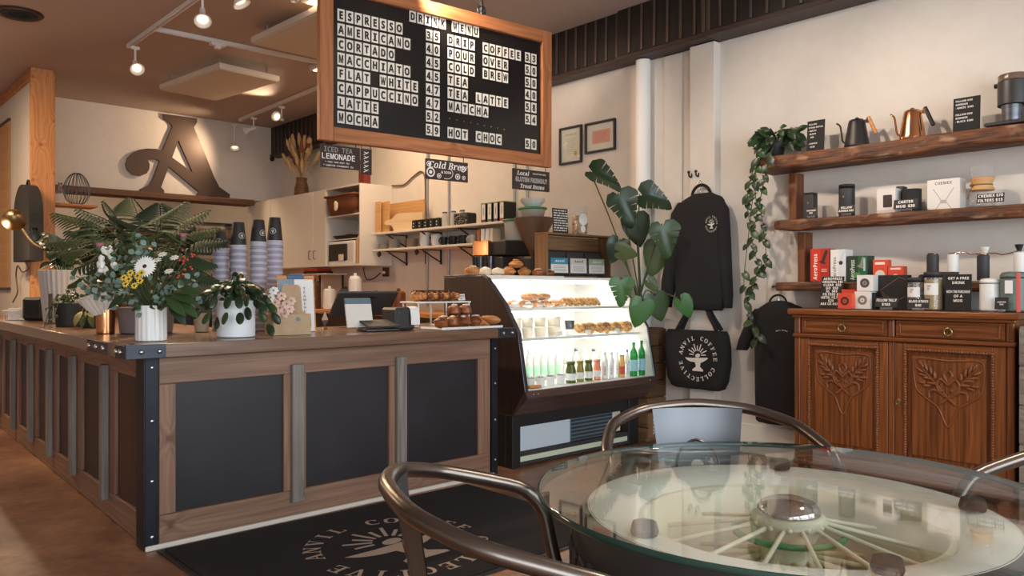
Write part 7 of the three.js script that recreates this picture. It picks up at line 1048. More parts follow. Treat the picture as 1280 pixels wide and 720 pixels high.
// ---------------------------------------------------------------- back of house along the shelf wall
const BCX = 4.3, BCY = 0.9;
{
  const o = thing('back_counter', 'back work counter with dark fronts behind the service counter', 'counter'), z0 = -10.4, z1 = -4.6;
  mesh('carcass', box(BCX + 0.02, WALL - 0.003, 0.08, BCY - 0.04, z0, z1, 0.002), M.darkWood, o); mesh('work_surface', box(BCX, WALL - 0.003, BCY - 0.039, BCY, z0, z1, 0.003, 'z'), M.pine, o); mesh('kickboard', box(BCX + 0.07, WALL - 0.01, 0.002, 0.079, z0, z1, 0.002), M.black, o);
  for (let i = 0; i < 9; i++) { const a = z0 + 0.01 + i * 0.642; mesh('door', box(BCX + 0.002, BCX + 0.0195, 0.1, BCY - 0.05, a, a + 0.632, 0.003, 'y'), M.darkWood, o); }
}
{ // white wall cupboards with an open bay
  const X = 4.49, y0 = 1.38, y1 = 2.257, D = WALL - X - 0.002, fz = (px) => onX(px, 300, X).z;
  const zs = [fz(450), fz(406.5), fz(391.5), fz(338), fz(310), fz(281)];
  const o = thing('open_cupboard', 'white wall cupboard with open shelves holding a basket and microwave', 'cupboard'), t = 0.018, za = zs[1], zb = zs[0], my = onX(428, 330, X).y;
  mesh('end_panel', box(X, WALL - 0.002, y0, y1, zb - t, zb, 0.002, 'y'), M.laminate, o); mesh('end_panel', box(X, WALL - 0.002, y0, y1, za, za + t, 0.002, 'y'), M.laminate, o); mesh('top_panel', box(X, WALL - 0.002, y1 - t, y1, za + t, zb - t, 0.002, 'z'), M.laminate, o); mesh('base_panel', box(X, WALL - 0.002, y0, y0 + t, za + t, zb - t, 0.002, 'z'), M.laminate, o); mesh('back_panel', box(WALL - 0.012, WALL - 0.002, y0 + t, y1 - t, za + t, zb - t, 0.001), M.laminate, o);
  const sy = onX(430, 268, X).y; mesh('shelf', box(X, WALL - 0.013, sy - t, sy, za + t + 0.001, zb - t - 0.001, 0.002, 'z'), M.laminate, o);
  const sh2 = onX(430, 298, X).y; mesh('shelf', box(X + 0.03, WALL - 0.013, sh2 - 0.012, sh2, za + t + 0.001, zb - t - 0.001, 0.002, 'z'), M.laminate, o);
  const zc = (za + zb) / 2, w = zb - za - 2 * t;
  { const b = thing('wicker_basket', 'brown wicker basket sticking out of the open cupboard', 'basket', [X + 0.1, sy + 0.001, zc], OUT); mesh('basket', loft([[0, 0, 0, w * 0.38, 0.13], [0.1, 0, 0, w * 0.41, 0.155], [0.2, 0, 0, w * 0.44, 0.17], [0.205, 0, 0, w * 0.45, 0.15]], 32, 0, 0, 0.45), M.wicker, b); mesh('rim', tube([[-w * 0.42, 0.205, 0.15], [0, 0.2, 0.172], [w * 0.42, 0.205, 0.15], [w * 0.42, 0.205, -0.15], [-w * 0.42, 0.205, -0.15]], 0.011, 40, 6, true), M.wicker, b); mesh('bow', lumpy(0.035, 1, 1.3, 0.6, 0.12, 3).translate(0, 0.09, 0.17), M.cream, b); mesh('cloth', lumpy(0.06, 1.6, 0.6, 1, 0.1, 5).translate(0.08, 0.22, 0), M.cream, b); }
  { const tr = thing('black_tray', 'shallow black oven tray above the microwave', 'tray', [X + 0.14, sh2 + 0.002, zc], OUT); mesh('pan', loft([[0, 0, 0, w * 0.36, 0.1], [0.035, 0, 0, w * 0.43, 0.13], [0.038, 0, 0, w * 0.4, 0.11]], 24, 0, 0, 0.5), M.black, tr); mesh('handle', at(cb(0.1, 0.012, 0.03, 0.003), 0, 0.045, 0.05), M.black, tr); }
  { const mw = thing('microwave', 'white microwave oven with a dark door in the open cupboard', 'microwave', [X + 0.012, y0 + t + 0.001, zc - 0.04], OUT), W2 = w * 0.78, H2 = sh2 - y0 - t - 0.03; mesh('housing', at(cb(W2, H2, 0.33, 0.006), 0, H2 / 2, -0.165), M.white, mw); mesh('door_window', at(cb(W2 * 0.68, H2 * 0.74, 0.008, 0.002), -W2 * 0.13, H2 * 0.52, 0.003), M.blackGloss, mw); mesh('door_handle', at(cb(0.014, H2 * 0.7, 0.016, 0.004), W2 * 0.24, H2 * 0.52, 0.008), M.charcoal, mw); mesh('note', at(cb(W2 * 0.2, H2 * 0.28, 0.001, 0.0004), W2 * 0.02, H2 * 0.3, 0.0085), M.cream, mw); mesh('control_panel', at(cb(W2 * 0.2, H2 * 0.8, 0.004, 0.001), W2 * 0.38, H2 * 0.52, 0.001), M.offwhite, mw); }
  single('serving_board', 'long golden wooden board standing on edge beside the microwave', 'board', at(extrude((() => { const s = new THREE.Shape(); s.moveTo(-0.09, 0); s.lineTo(0.09, 0); s.lineTo(0.09, 0.24); s.quadraticCurveTo(0.05, 0.36, 0, 0.36); s.quadraticCurveTo(-0.05, 0.36, -0.09, 0.24); s.closePath(); return s; })(), 0.02, 0.003), 0, 0, -0.01, 0, -0.15, 0), M.maple, [X + 0.1, y0 + t + 0.004, zb - t - 0.05]);
  const cup = (label, a, b, knobs) => { const c = thing('wall_cupboard', label, 'cupboard'), dz = b - a; mesh('carcass', box(X + 0.018, WALL - 0.002, y0, y1, a + 0.001, b - 0.001, 0.002), M.laminate, c); const d = mesh('door', box(X, X + 0.0175, y0 + 0.002, y1 - 0.002, a + 0.003, b - 0.003, 0.003, 'y'), M.laminate, c); for (const kz of knobs) mesh('handle', tube([[X - 0.001, y0 + 0.09, kz], [X - 0.026, y0 + 0.1, kz], [X - 0.026, y0 + 0.18, kz], [X - 0.001, y0 + 0.19, kz]], 0.005, 20, 6), M.steel, d); };
  cup('narrow white wall cupboard beside the open bay', zs[2], zs[1] - 0.001, [zs[2] + 0.05]); cup('wide white wall cupboard with a steel handle', zs[3], zs[2] - 0.001, [zs[2] - 0.06]); cup('white wall cupboard passing under the timber ledge', zs[4], zs[3] - 0.001, [zs[3] - 0.06]);
  { const p = onX(377, 242, 4.68), v = thing('dried_bouquet', 'dried grasses and flowers in a brown pitcher on the white cupboards', 'vase', [4.68, y1 + 0.001, p.z]); mesh('pitcher', lathe([[0, 0], [0.075, 0], [0.09, 0.03], [0.085, 0.12], [0.06, 0.2], [0.07, 0.24], [0.06, 0.24], [0.05, 0.2], [0, 0.19]], 24), M.beam, v); mesh('handle', tube([[0, 0.21, -0.06], [0, 0.22, -0.12], [0, 0.12, -0.13], [0, 0.07, -0.09]], 0.01, 16, 6), M.beam, v);
    for (let i = 0; i < 40; i++) { const e = V(rnd(-0.16, 0.12), rnd(0.36, 0.7), rnd(-0.22, 0.26)); mesh('dried_stem', tube([[0, 0.2, 0], [e.x * 0.4, e.y * 0.7, e.z * 0.4], [e.x, e.y, e.z]], 0.004, 8, 5), M.dried, v); const pl = mesh('plume', i % 4 === 0 ? lumpy(0.035, 1, 1.0, 1, 0.12, i, 10, 8) : lumpy(0.028, 0.8, 3, 0.8, 0.08, i, 10, 10, 2), i % 6 === 0 ? M.driedRed : M.dried, v); pl.position.copy(e); aim(pl, V(e.x, 0.4, e.z)); } }
  { const p = onX(457, 229, 4.62); const c = thing('tea_tin', 'tall dark red tin standing on the white cupboards', 'tin', [4.62, y1 + 0.001, onX(457, 229, 4.62).z - 0.02], OUT); mesh('tin', at(cb(0.11, 0.24, 0.09, 0.006), 0, 0.121, 0), flat(0.16, 0.02, 0.012, 0.4), c); mesh('lid', at(cb(0.1, 0.025, 0.08, 0.006), 0, 0.255, 0), M.black, c); }
}
{ // two plank shelves with brackets
  const X = 4.6, U = 1.725, L = 1.548, zl = onX(464, 300, X).z, zr = onX(642, 300, X).z, zr2 = onX(622, 300, X).z;
  const shelf = (label, y, a, b) => { const o = thing('plank_shelf', label, 'shelf'); mesh('plank', box(X, WALL - 0.002, y - 0.022, y, a, b, 0.003, 'z'), M.laminate, o); for (const px of [507, 550, 598]) { const z = onX(px, 330, WALL - 0.02).z; if (z > b - 0.03) continue; mesh('bracket', merge([box(X + 0.03, WALL - 0.004, y - 0.03, y - 0.0225, z - 0.014, z + 0.014, 0.002), box(WALL - 0.012, WALL - 0.004, y - 0.17, y - 0.0305, z - 0.014, z + 0.014, 0.002), bar([X + 0.06, y - 0.034, z], [WALL - 0.012, y - 0.15, z], 0.007)]), M.black, o); } return o; };
  shelf('upper pale plank shelf behind the counter, holding chopping boards', U, zl, zr); shelf('lower pale plank shelf behind the counter, holding plates and mugs', L, zl + 0.02, zr2);
  const on = (px, y, x = X + 0.12) => onX(px, 300, x).z;
  const board = (label, p0, p1, top, x, mat, th = 0.02, yaw = 0) => { const a = on(p0, 0, x), b = on(p1, 0, x), h = onX((p0 + p1) / 2, top, x).y - U, o = single('chopping_board', label, 'chopping board', box(-(b - a) / 2, (b - a) / 2, 0, h, -th, 0, 0.004, 'x'), mat, [x, U + 0.001, (a + b) / 2], OUT + yaw); };
  board('narrow brown chopping board at the end of the upper shelf', 469, 475, 252, X + 0.06, M.maple); board('second narrow brown chopping board on the upper shelf', 476, 486, 252, X + 0.1, M.maple); board('wide chopping board standing at the back of the upper shelf', 486, 530, 252, X + 0.2, M.maple);
  { const a = on(484), b = on(532), w = b - a, s = new THREE.Shape(); s.moveTo(-w * 0.22, 0); s.lineTo(w / 2, 0); s.lineTo(w / 2, 0.165); s.lineTo(-w * 0.1, 0.185); s.bezierCurveTo(-w * 0.25, 0.18, -w * 0.25, 0.12, -w * 0.4, 0.125); s.bezierCurveTo(-w * 0.52, 0.13, -w * 0.52, 0.07, -w * 0.4, 0.075); s.bezierCurveTo(-w * 0.28, 0.08, -w * 0.26, 0.04, -w * 0.22, 0); const hole = new THREE.Path(); hole.absarc(-w * 0.4, 0.1, 0.012, 0, 6.283, true); s.holes.push(hole); single('paddle_board', 'pale paddle-shaped serving board in front of the wide chopping board', 'serving board', boxUV(extrude(s, 0.018, 0.002), 'x'), M.maplePale, [X + 0.1, U + 0.003, (a + b) / 2], OUT); }
  for (let i = 0; i < 5; i++) { const o = thing('black_tin', 'small black tin with pale dots in the row on the upper shelf', 'tin', [X + 0.08, U + 0.001, on(520 + i * 7.2, 0, X + 0.08)], OUT, 'black tins on the upper shelf'); mesh('tin', at(cb(0.062, 0.095, 0.06, 0.004), 0, 0.048, 0), M.black, o); for (const k of [0.03, 0.06]) mesh('dot', at(cyl(0.006, 0.006, 0.002, 10), 0, k, 0.031, Math.PI / 2), M.paper, o); }
  for (let i = 0; i < 5; i++) { const o = thing('clear_jar', 'clear glass jar on the upper shelf', 'jar', [X + 0.1 + 0.05 * (i % 2), U + 0.001, on(558 + i * 5.5)], 0, 'clear jars on the upper shelf'); mesh('glass', lathe([[0, 0.002], [0.03, 0.002], [0.03, 0.11], [0.022, 0.125], [0.022, 0.135]], 18), M.frosted, o); mesh('lid', at(cyl(0.024, 0.024, 0.012, 16), 0, 0.142, 0), M.steel, o); }
  { const o = thing('patterned_box', 'black box with white speckles beside the tea boxes', 'box', [X + 0.05, U + 0.001, on(583)], OUT); mesh('box', at(cb(0.2, 0.115, 0.12, 0.012), 0, 0.058, -0.06), M.black, o); mesh('pattern', at(sheet(0.19, 0.105), 0, 0.058, 0.0008), print(192, 108, (x, W, Q) => { fillBg(x, W, Q, '#17120f'); x.fillStyle = '#cfc6bb'; for (let i = 0; i < 90; i++) x.fillRect(rnd(W), rnd(Q), 6, 5); }), o); }
  [['#7a2f63', 'plum'], ['#4d6b3a', 'green'], ['#6a4a8c', 'violet'], ['#b0432c', 'red']].forEach(([c, n], i) => { const o = thing('tea_box', 'white tea carton with a ' + n + ' band and lime top', 'tea box', [X + 0.05, U + 0.001, on(604 + i * 7.6, 0, X + 0.05)], OUT); mesh('carton', at(cb(0.062, 0.17, 0.15, 0.002), 0, 0.086, -0.075), M.black, o); mesh('printed_front', at(sheet(0.048, 0.165), 0.004, 0.086, 0.0008), print(64, 220, (x, W, Q) => { fillBg(x, W, Q, '#e0dad2'); x.fillStyle = c; x.fillRect(0, Q * 0.84, W, Q * 0.16); x.fillStyle = '#8b847c'; x.fillRect(W * 0.4, Q * 0.2, W * 0.2, Q * 0.4); }), o); mesh('top_flap', at(cb(0.064, 0.008, 0.154, 0.001), 0, 0.176, -0.075), flat(0.28, 0.34, 0.04, 0.6), o); });
  const stack = (name, label, px, n, r, dh, mat, cat) => { const o = thing(name, label, cat, [X + 0.12, L + 0.001, on(px)]); for (let i = 0; i < n; i++) mesh(cat === 'plates' ? 'plate' : 'cup', at(lathe(cat === 'plates' ? [[0, 0], [r * 0.6, 0], [r, 0.012], [r * 0.98, 0.014], [r * 0.58, 0.003], [0, 0.003]] : [[0, 0], [r * 0.7, 0], [r, 0.05], [r * 0.95, 0.05], [r * 0.64, 0.004], [0, 0.004]], 24), 0, i * dh, 0), mat, o); };
  stack('saucer_stack', 'low stack of pale saucers at the end of the lower shelf', 481, 6, 0.06, 0.009, M.offwhite, 'plates'); stack('saucer_stack', 'taller stack of pale saucers next to the low stack', 493, 11, 0.062, 0.009, M.offwhite, 'plates'); stack('saucer_stack', 'stack of buff saucers beside the white bowls', 515, 10, 0.06, 0.009, M.card, 'plates'); stack('bowl_stack', 'tall stack of white bowls on the lower shelf', 531, 7, 0.055, 0.016, M.ceramic, 'bowls'); stack('bowl_stack', 'shorter stack of white bowls next to the dark mugs', 545.5, 5, 0.055, 0.016, M.ceramic, 'bowls');
  for (let i = 0; i < 7; i++) { const m = i < 5 ? M.black : M.frosted, o = thing('shelf_mug', i < 5 ? 'small dark mug in the row on the lower shelf' : 'small clear glass at the end of the dark mugs', 'mug', [X + 0.1 + 0.04 * (i % 2), L + 0.001, on(557 + i * 6)], 0, i < 5 ? 'dark mugs on the lower shelf' : 'clear glasses on the lower shelf'); mesh('cup', lathe([[0, 0], [0.03, 0], [0.036, 0.085], [0.033, 0.085], [0.028, 0.004], [0, 0.004]], 18), m, o); mesh('handle', at(new THREE.TorusGeometry(0.022, 0.005, 6, 14), -0.038, 0.045, 0), m, o); }
  [[603, M.cedar, 'orange-brown'], [608, M.paper, 'white'], [614, M.paper, 'white'], [619, M.cream, 'cream']].forEach(([px, m, w], i) => single('paper_carton', w + ' carton at the end of the lower shelf' + (i === 1 ? ' beside the orange-brown one' : i === 2 ? ' beside the cream one' : ''), 'carton', at(cb(0.04, 0.12, 0.1, 0.003), 0, 0.0615, 0), m, [X + 0.08, L + 0.001, on(px, 0, X + 0.08)], OUT));
  // conduits, cable, socket on the wall
  for (const [px, y0, y1] of [[534, 0.95, 2.88], [561, 0.95, 2.88], [643, 1.0, 2.88], [659, 1.2, 2.5]]) { const z = onX(px, 300, WALL - 0.012).z; single('wall_conduit', { 534: 'grey conduit on the wall behind the chopping boards', 561: 'grey conduit on the wall behind the clear jars', 643: 'grey conduit on the wall behind the tea boxes', 659: 'thin grey conduit on the wall behind the grinder hopper' }[px], 'conduit', at(cyl(0.011, 0.011, y1 - y0, 10), 0, (y0 + y1) / 2, 0), M.conduit, [WALL - 0.013, 0, z]); }
  { const q = [[490, 232], [505, 231], [515, 222], [526, 214], [531, 222], [532, 260], [532, 330]].map(([a, b]) => onX(a, b, WALL - 0.014)); single('power_cable', 'brown cable looping along the wall above the chopping boards', 'cable', tube(q, 0.008, 40, 6), M.stemBrown); }
  { const p = onX(482, 340, WALL - 0.01), o = thing('wall_socket', 'double wall socket with a plug under the white cupboard', 'socket', [WALL - 0.001, p.y, p.z], OUT); mesh('plate', at(cb(0.13, 0.1, 0.01, 0.003), 0, 0, 0.005), M.crateDark, o); mesh('plug', at(cb(0.045, 0.03, 0.04, 0.006), -0.02, -0.005, 0.03), M.white, o); mesh('lead', tube([[-0.045, -0.005, 0.04], [-0.16, -0.07, 0.06], [-0.3, -0.08, 0.06], [-0.38, 0.0, 0.05], [-0.4, 0.06, 0.04]], 0.006, 26, 6), M.black, o); }
  for (const [px, py, w] of [[474, 318, 'first'], [521, 317, 'second']]) { const p = onX(px, py, X + 0.03); single('shelf_clip', w + ' black spring clip under the lower plank shelf', 'clip', at(cb(0.05, 0.05, 0.02, 0.004), 0, 0, 0, 0, 0, 0.5), M.black, [p.x, L - 0.05, p.z], OUT); }
}
{ // grinder, green-lidded tubs, copper machine on the back counter
  const x = 4.55;
  { const p = onX(667, 320, x), o = thing('grinder_hopper', 'tall espresso grinder with a smoky conical bean hopper', 'coffee grinder', [x, BCY + 0.001, p.z], OUT), t = p.x * FW[0] + p.z * FW[1], k = t / FPX, hy = onX(667, 318, x).y - BCY, ty = onX(667, 274, x).y - BCY;
    mesh('body', at(cb(0.17, hy - 0.02, 0.2, 0.02), 0, (hy - 0.02) / 2, 0), M.charcoal, o); mesh('hopper', lathe([[0.03, hy - 0.02], [0.035, hy], [24 * k, ty - 0.04], [25 * k, ty]], 28), M.hopper, o); mesh('lid', at(lathe([[0, 0.008], [24 * k, 0.008], [25.4 * k, 0], [24 * k, -0.003]], 28), 0, ty + 0.003, 0), M.hopper, o); mesh('beans', at(lathe([[0, 0], [0.02, 0], [18 * k, (ty - hy) * 0.62], [0, (ty - hy) * 0.66]], 20), 0, hy, 0), M.choco, o); mesh('chute', at(cb(0.05, 0.06, 0.08, 0.006), 0, hy * 0.55, 0.13), M.steel, o);
    const L = (nm, label, px, py0, py1, wpx, y) => { const q = onX(px, py1, x), r = wpx / 2 * k, H = onX(px, py0, x).y - q.y, b = thing(nm, label, 'tub', [x - 0.02, y ?? q.y, q.z]); mesh('tub', lathe([[0, 0], [r * 0.8, 0], [r * 0.93, H * 0.9]], 24), M.frosted, b); mesh('lid', at(lathe([[0, 0.014], [r * 1.05, 0.012], [r * 1.08, 0], [r, -0.006]], 28), 0, H * 0.92, 0), M.green, b); return [b, q.y + H * 0.93 + 0.015, q.z]; };
    const st = onX(647, 300, x); const gy = onX(634, 300, x).y;
    const cm = thing('espresso_machine', 'copper-fronted espresso machine on the back counter', 'espresso machine', [x - 0.05, BCY + 0.001, onX(625, 310, x - 0.05).z], OUT), ch = onX(634, 301, x - 0.05).y - BCY; mesh('housing', at(cb(0.34, ch * 0.98 - 0.13, 0.36, 0.01), 0.04, (ch * 0.98 - 0.13) / 2 - 0.0, -0.02), M.charcoal, cm); mesh('copper_front', at(cb(0.2, 0.13, 0.05, 0.008), -0.05, ch - 0.066, 0.16), M.copper, cm); mesh('top_case', at(cb(0.34, 0.12, 0.33, 0.008), 0.04, ch - 0.068, -0.03), M.charcoal, cm); for (let i = 0; i < 4; i++) mesh('group_head', at(cyl(0.025, 0.03, 0.11, 16), -0.12 + i * 0.065, ch - 0.19, 0.17), i % 2 ? M.steel : M.black, cm);
    L('lidded_tub', 'clear tub with a flat green lid on the copper-fronted machine', 646, 273, 299, 30, BCY + ch + 0.003);
    const [b2, yy, zz] = L('lidded_tub', 'clear tub with a green lid standing on the grinder hopper', 668, 263, 274, 34, BCY + ty + 0.013);
    const wb = thing('paper_filter_stack', 'stack of white paper basket filters on the green-lidded tub', 'filters', [x - 0.02, BCY + ty + 0.013 + (onX(668, 263, x).y - onX(668, 274, x).y) * 0.92 + 0.0155, zz]); for (let i = 0; i < 4; i++) { const g = lathe([[0, 0], [0.055, 0], [0.1, 0.05]], 48), q = g.attributes.position; for (let j = 0; j < q.count; j++) { const a = Math.atan2(q.getZ(j), q.getX(j)), r = Math.hypot(q.getX(j), q.getZ(j)); if (r > 0.08) { q.setX(j, q.getX(j) * (1 + 0.04 * Math.cos(16 * a))); q.setZ(j, q.getZ(j) * (1 + 0.04 * Math.cos(16 * a))); } } g.computeVertexNormals(); mesh('filter', at(g, 0, i * 0.006, 0), M.petalWhite, wb); }
  }
  // clutter on the back counter seen over the service counter
  const row = [[393, 0.14, M.crateDark, 'brown wooden tea caddy'], [412, 0.1, M.ceramic, 'white flour canister'], [444, 0.16, M.ceramic, 'white milk jug'], [432, 0.1, M.charcoal, 'dark syrup jar'], [470, 0.08, M.copper, 'copper measuring cup'], [486, 0.07, M.steel, 'steel measuring cup'], [498, 0.09, M.breadDark, 'dark brown loaf tin']];
  row.forEach(([px, h, m, w], i) => { const p = onX(px, 380, 4.5), hh = h * 2.3, o = thing('counter_jar', w + ' on the back counter', 'jar', [4.5, BCY + 0.001, p.z]); mesh('vessel', lathe([[0, 0], [0.07, 0], [0.075, 0.01], [0.07, hh * 0.9], [0.05, hh], [0, hh]], 20), m, o); mesh('knob', at(sph(0.02), 0, hh + 0.012, 0), m, o); });
  { const a = onX(392, 336, 4.6), o = thing('book_pile', 'red and black books lying on a ledge under the white cupboards', 'books', [4.55, 1.3, onX(392, 336, 4.55).z], OUT); mesh('ledge', at(cb(0.7, 0.015, 0.28, 0.003), 0, 0.0, -0.1), M.laminate, o); mesh('book', at(cb(0.34, 0.025, 0.2, 0.003), 0.0, 0.0205, -0.06), M.black, o); mesh('book', at(cb(0.3, 0.03, 0.19, 0.003), -0.01, 0.0485, -0.06), M.red, o); mesh('bracket', merge([box(-0.28, -0.26, -0.2, -0.008, -0.24, -0.22), box(0.26, 0.28, -0.2, -0.008, -0.24, -0.22)]), M.black, o); }
}
// ---------------------------------------------------------------- back room beyond the ledge
{
  const z0 = -11.6;
  const o = thing('wire_rack', 'steel wire rack stacked with cream sleeves behind the palm', 'rack', [onZ(248, 300, z0).x, 0.001, z0]), w = 1.0;
  for (const x of [-w / 2, w / 2]) for (const z of [-0.2, 0.2]) mesh('upright', at(cyl(0.014, 0.014, 2.1, 8), x, 1.05, z), M.steel, o);
  const ys = [0.3, 0.9, 1.2, 1.42, 1.64, 1.86, 2.08]; ys.forEach(y => mesh('shelf', at(cb(w, 0.02, 0.42, 0.004), 0, y, 0), M.steel, o));
  ys.slice(2, 6).forEach((y, j) => { for (let i = 0; i < 3; i++) single('cup_sleeve', ['cream', 'buff', 'tan'][i] + ' carton of cups on the ' + ['lowest', 'second', 'third', 'top'][j] + ' open shelf of the wire rack', 'carton', at(cb(0.28, 0.13, 0.3, 0.01), 0, 0.066, 0), [M.cream, M.card, M.kraft][(i + j) % 3], [o.position.x - 0.32 + i * 0.31, y + 0.012, z0]); });
  const ov = thing('steel_oven', 'steel oven with a grey-green glass door below the wire rack', 'oven', [onZ(253, 360, -11.1).x, 0.001, -11.1]); mesh('housing', at(cb(0.8, 1.3, 0.5, 0.01), 0, 0.651, 0), M.steel, ov); mesh('door_glass', at(cb(0.66, 0.42, 0.01, 0.003), 0.04, 0.98, 0.256), flat(0.16, 0.2, 0.17, 0.15), ov); mesh('handle', at(cyl(0.012, 0.012, 0.6, 10), 0.04, 1.23, 0.28, 0, 0, Math.PI / 2), M.chrome, ov); for (const y of [0.9, 1.02]) mesh('switch', at(cb(0.05, 0.05, 0.01, 0.003), -0.36, y, 0.256), M.black, ov);
  const cs = thing('wall_cabinet', 'tall brown cabinet in the back room behind the palm fronds', 'cabinet', [onZ(165, 300, -12.4).x, 0.001, -12.4]); mesh('carcass', at(cb(0.8, 2.0, 0.5, 0.005), 0, 1.0, 0), M.beam, cs); for (const s of [-1, 1]) { const d = mesh('door', at(cb(0.38, 1.9, 0.02, 0.004), s * 0.197, 1.0, 0.262), M.post, cs); mesh('handle', at(cyl(0.006, 0.006, 0.12, 8), s * 0.04, 1.0, 0.285), M.brass, d); }
  const flush = (label, x, z, w, d, power) => { const l = thing('ceiling_light', label, 'ceiling light', [x, CEIL - 0.001, z]); mesh('frame', at(cb(w + 0.06, 0.05, d + 0.06, 0.006), 0, -0.026, 0), M.white, l); mesh('diffuser', at(cb(w, 0.008, d, 0.002), 0, -0.0555, 0), glow(WARM, 3), l); areaLight('ceiling_light_glow', WARM, power, w, d, [x, CEIL - 0.062, z], [x, 0, z]); };
  flush('flat square ceiling lamp in the back room', 3.0, -11.6, 0.6, 0.6, 20);
  flush('flat square ceiling lamp above the back counter', 4.02, -6.6, 0.6, 0.6, 34);
  flush('flat square ceiling lamp over the service counter behind the menu', 3.1, -5.0, 0.6, 0.6, 18);
  flush('flat square ceiling lamp over the aisle by the stub wall', 0.2, -8.0, 0.9, 0.9, 40);
  { const p = onZ(339, 199, BACK), c = thing('wall_camera', 'small black dome camera on the white bulkhead', 'camera', [p.x, p.y, BACK + 0.001]); mesh('mount', at(cyl(0.045, 0.045, 0.02, 20), 0, 0, 0.01, Math.PI / 2), M.white, c); mesh('dome', at(sph(0.035, 1, 1, 0.8), 0, 0, 0.025), M.blackGloss, c); }
  // small shelf at the post with a wire cage and bottle
  const sx0 = 1.98, sz = -9.3, sy = onZ(90, 256, sz).y, s = thing('corner_shelf', 'short timber shelf beside the post holding a wire cage', 'shelf', [0, 0, 0]); mesh('plank', box(sx0, onZ(118, 256, sz).x, sy - 0.025, sy, sz - 0.15, sz + 0.13, 0.003), M.pine, s); mesh('bracket', box(sx0, sx0 + 0.02, sy - 0.2, sy - 0.0255, sz - 0.12, sz + 0.1, 0.003), M.pine, s); mesh('back_post', box(sx0, sx0 + 0.06, 0.001, sy - 0.2005, sz - 0.04, sz + 0.02, 0.003, 'y'), M.pine, s);
  const cp = onZ(96, 256, sz), k = 9 / FPX, cg = thing('wire_cage', 'egg-shaped wire cage on the short shelf beside the post', 'wire cage', [cp.x, sy + 0.001, sz]); for (let i = 0; i < 9; i++) { const a = i / 9 * Math.PI, pts = []; for (let j = 0; j <= 14; j++) { const b = -1.35 + j / 14 * (2.7), r = 0.125 * Math.cos(b) * (1 - 0.12 * Math.sin(b)); pts.push(V(r * Math.cos(a), 0.17 + 0.17 * Math.sin(b), r * Math.sin(a))); } for (let j = 14; j >= 0; j--) { const q = pts[j].clone(); q.x *= -1; q.z *= -1; pts.push(q); } mesh('wire_hoop', tube(pts, 0.0035, 60, 5), M.steel, cg); } mesh('base', at(cyl(0.06, 0.05, 0.012, 20), 0, 0.006, 0), M.copper, cg);
  const bp = onZ(75, 256, sz), bt = thing('glass_bottle', 'clear glass bottle on the short shelf beside the post', 'bottle', [Math.max(bp.x, sx0 + 0.05), sy + 0.001, sz]); mesh('bottle', lathe([[0, 0.002], [0.04, 0.002], [0.042, 0.12], [0.02, 0.16], [0.02, 0.2]], 18), M.clearPlastic, bt); mesh('stopper', at(cyl(0.018, 0.02, 0.02, 12), 0, 0.21, 0), M.steel, bt);
}
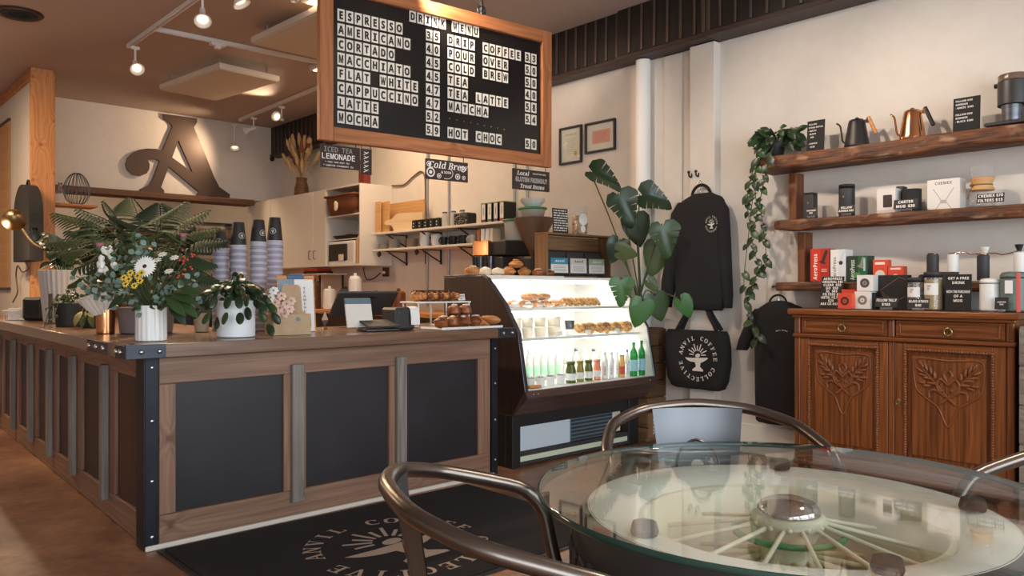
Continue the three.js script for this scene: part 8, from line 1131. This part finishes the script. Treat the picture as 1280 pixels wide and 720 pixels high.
// ---------------------------------------------------------------- things on the stub wall and far end of the counter
{
  const X = 1.757, f = (px, py, d = 0) => onX(px, py, X - d);
  { const a = f(13, 250), y0 = f(8, 362).y, y1 = f(8, 152).y, o = thing('wall_scroll', 'tall aged parchment panel with dark wooden rods on the stub wall', 'wall hanging', [X, y0, a.z], OUT), w = 0.9; mesh('parchment', at(cb(w, y1 - y0 - 0.04, 0.006, 0.001), -w / 2, (y1 - y0) / 2, 0.006), M.maple, o); for (const y of [0.01, y1 - y0 - 0.01]) mesh('rod', at(cyl(0.014, 0.014, w + 0.04, 10), -w / 2, y, 0.014, 0, 0, Math.PI / 2), M.darkWood, o); }
  { const b0 = f(17, 322, 0.12), b1 = f(36, 322, 0.12), yb = f(25, 326, 0.12).y, yt = f(25, 232, 0.12).y, w = Math.abs(b1.z - b0.z), h = yt - yb, o = thing('vintage_case', 'tall black round-topped antique case fixed on the stub wall', 'antique case', [X, yb, (b0.z + b1.z) / 2], OUT), s = new THREE.Shape(); s.moveTo(-w / 2, 0); s.lineTo(w / 2, 0); s.lineTo(w / 2, h - w / 2); s.absarc(0, h - w / 2, w / 2, 0, Math.PI); s.closePath(); mesh('case', at(extrude(s, 0.11, 0.006), 0, 0, 0.007), M.blackMatte, o); mesh('latch', at(sph(0.016), 0.08, h * 0.42, 0.125), M.brass, o); mesh('carry_handle', at(new THREE.TorusGeometry(0.05, 0.01, 8, 18, Math.PI), 0, h, 0.06), M.black, o); }
  { const p = f(12, 275, 0.3), o = thing('brass_wall_lamp', 'brass dome lamp on a bracket in front of the black case', 'wall lamp', [X, p.y, p.z], OUT); mesh('bracket', tube([[0, -0.25, 0.001], [0, -0.2, 0.12], [0, -0.05, 0.22], [0, 0.0, 0.25]], 0.014, 18, 8), M.brass, o); mesh('dome', at(lathe([[0, 0.12], [0.04, 0.112], [0.08, 0.06], [0.1, 0.0], [0.095, -0.004], [0.075, 0.045], [0, 0.105]], 28), 0.02, 0.0, 0.27, 0.5, 0, -1.2), M.darkBrass, o); mesh('wall_plate', at(cb(0.08, 0.16, 0.012, 0.003), 0, -0.25, 0.007), M.brass, o); mesh('bulb', at(sph(0.035), 0.05, -0.02, 0.27), glow(WARM, 2), o); const l = new THREE.PointLight(WARM, 1.6); l.name = 'brass_lamp_light'; l.position.set(X - 0.36, p.y - 0.06, p.z + 0.05); l.castShadow = true; scene.add(l); }
  { const pts = [[30, 325, 0.1], [36, 335, 0.06], [28, 340, 0.06], [22, 332, 0.06], [20, 345, 0.04], [22, 365, 0.03], [16, 378, 0.04]].map(([a, b, d]) => f(a, b, d)); single('lamp_cord', 'dark looping cord hanging below the antique case', 'cord', tube(pts, 0.007, 40, 6), M.stemBrown); }
  { const p = cv(46, 398, 5.75), o = thing('speaker_box', 'small black rounded speaker on the far end of the counter', 'speaker', [p.x, CT, p.z], CAMF); mesh('body', at(cb(0.15, 0.17, 0.13, 0.02), 0, 0.086, 0), M.potBlack, o); mesh('grille', at(cyl(0.05, 0.05, 0.006, 20), 0, 0.09, 0.067, Math.PI / 2), M.black, o); }
  { const p = cv(20, 398, 5.85), o = thing('wire_caddy', 'small white wire caddy with cards on the far end of the counter', 'caddy', [p.x, CT, p.z], CAMF); for (let i = 0; i < 7; i++) mesh('wire', merge([bar([-0.06 + i * 0.02, 0, 0.04], [-0.06 + i * 0.02, 0.07, 0.05], 0.002), bar([-0.06 + i * 0.02, 0, -0.04], [-0.06 + i * 0.02, 0.07, -0.05], 0.002)]), M.white, o); mesh('rim', tube([[-0.07, 0.07, 0.05], [0.07, 0.07, 0.05], [0.07, 0.07, -0.05], [-0.07, 0.07, -0.05]], 0.003, 30, 5, true), M.white, o); mesh('base', at(cb(0.13, 0.004, 0.09, 0.001), 0, 0.003, 0), M.white, o); mesh('cards', at(cb(0.09, 0.08, 0.05, 0.002), 0, 0.047, 0), M.paper, o); }
  { const p = cv(63, 380, 5.2), o = thing('card_stand', 'thin dark upright stand in front of the ribbed planter', 'stand', [p.x, CT, p.z]); mesh('post', at(cb(0.022, 0.2, 0.012, 0.002), 0, 0.1, 0), M.darkWood, o); mesh('foot', at(cb(0.06, 0.008, 0.06, 0.002), 0, 0.004, 0), M.darkWood, o); }
}
scene.traverse(o => { if (o.isMesh) o.castShadow = o.receiveShadow = true; });
renderer.render(scene, camera);
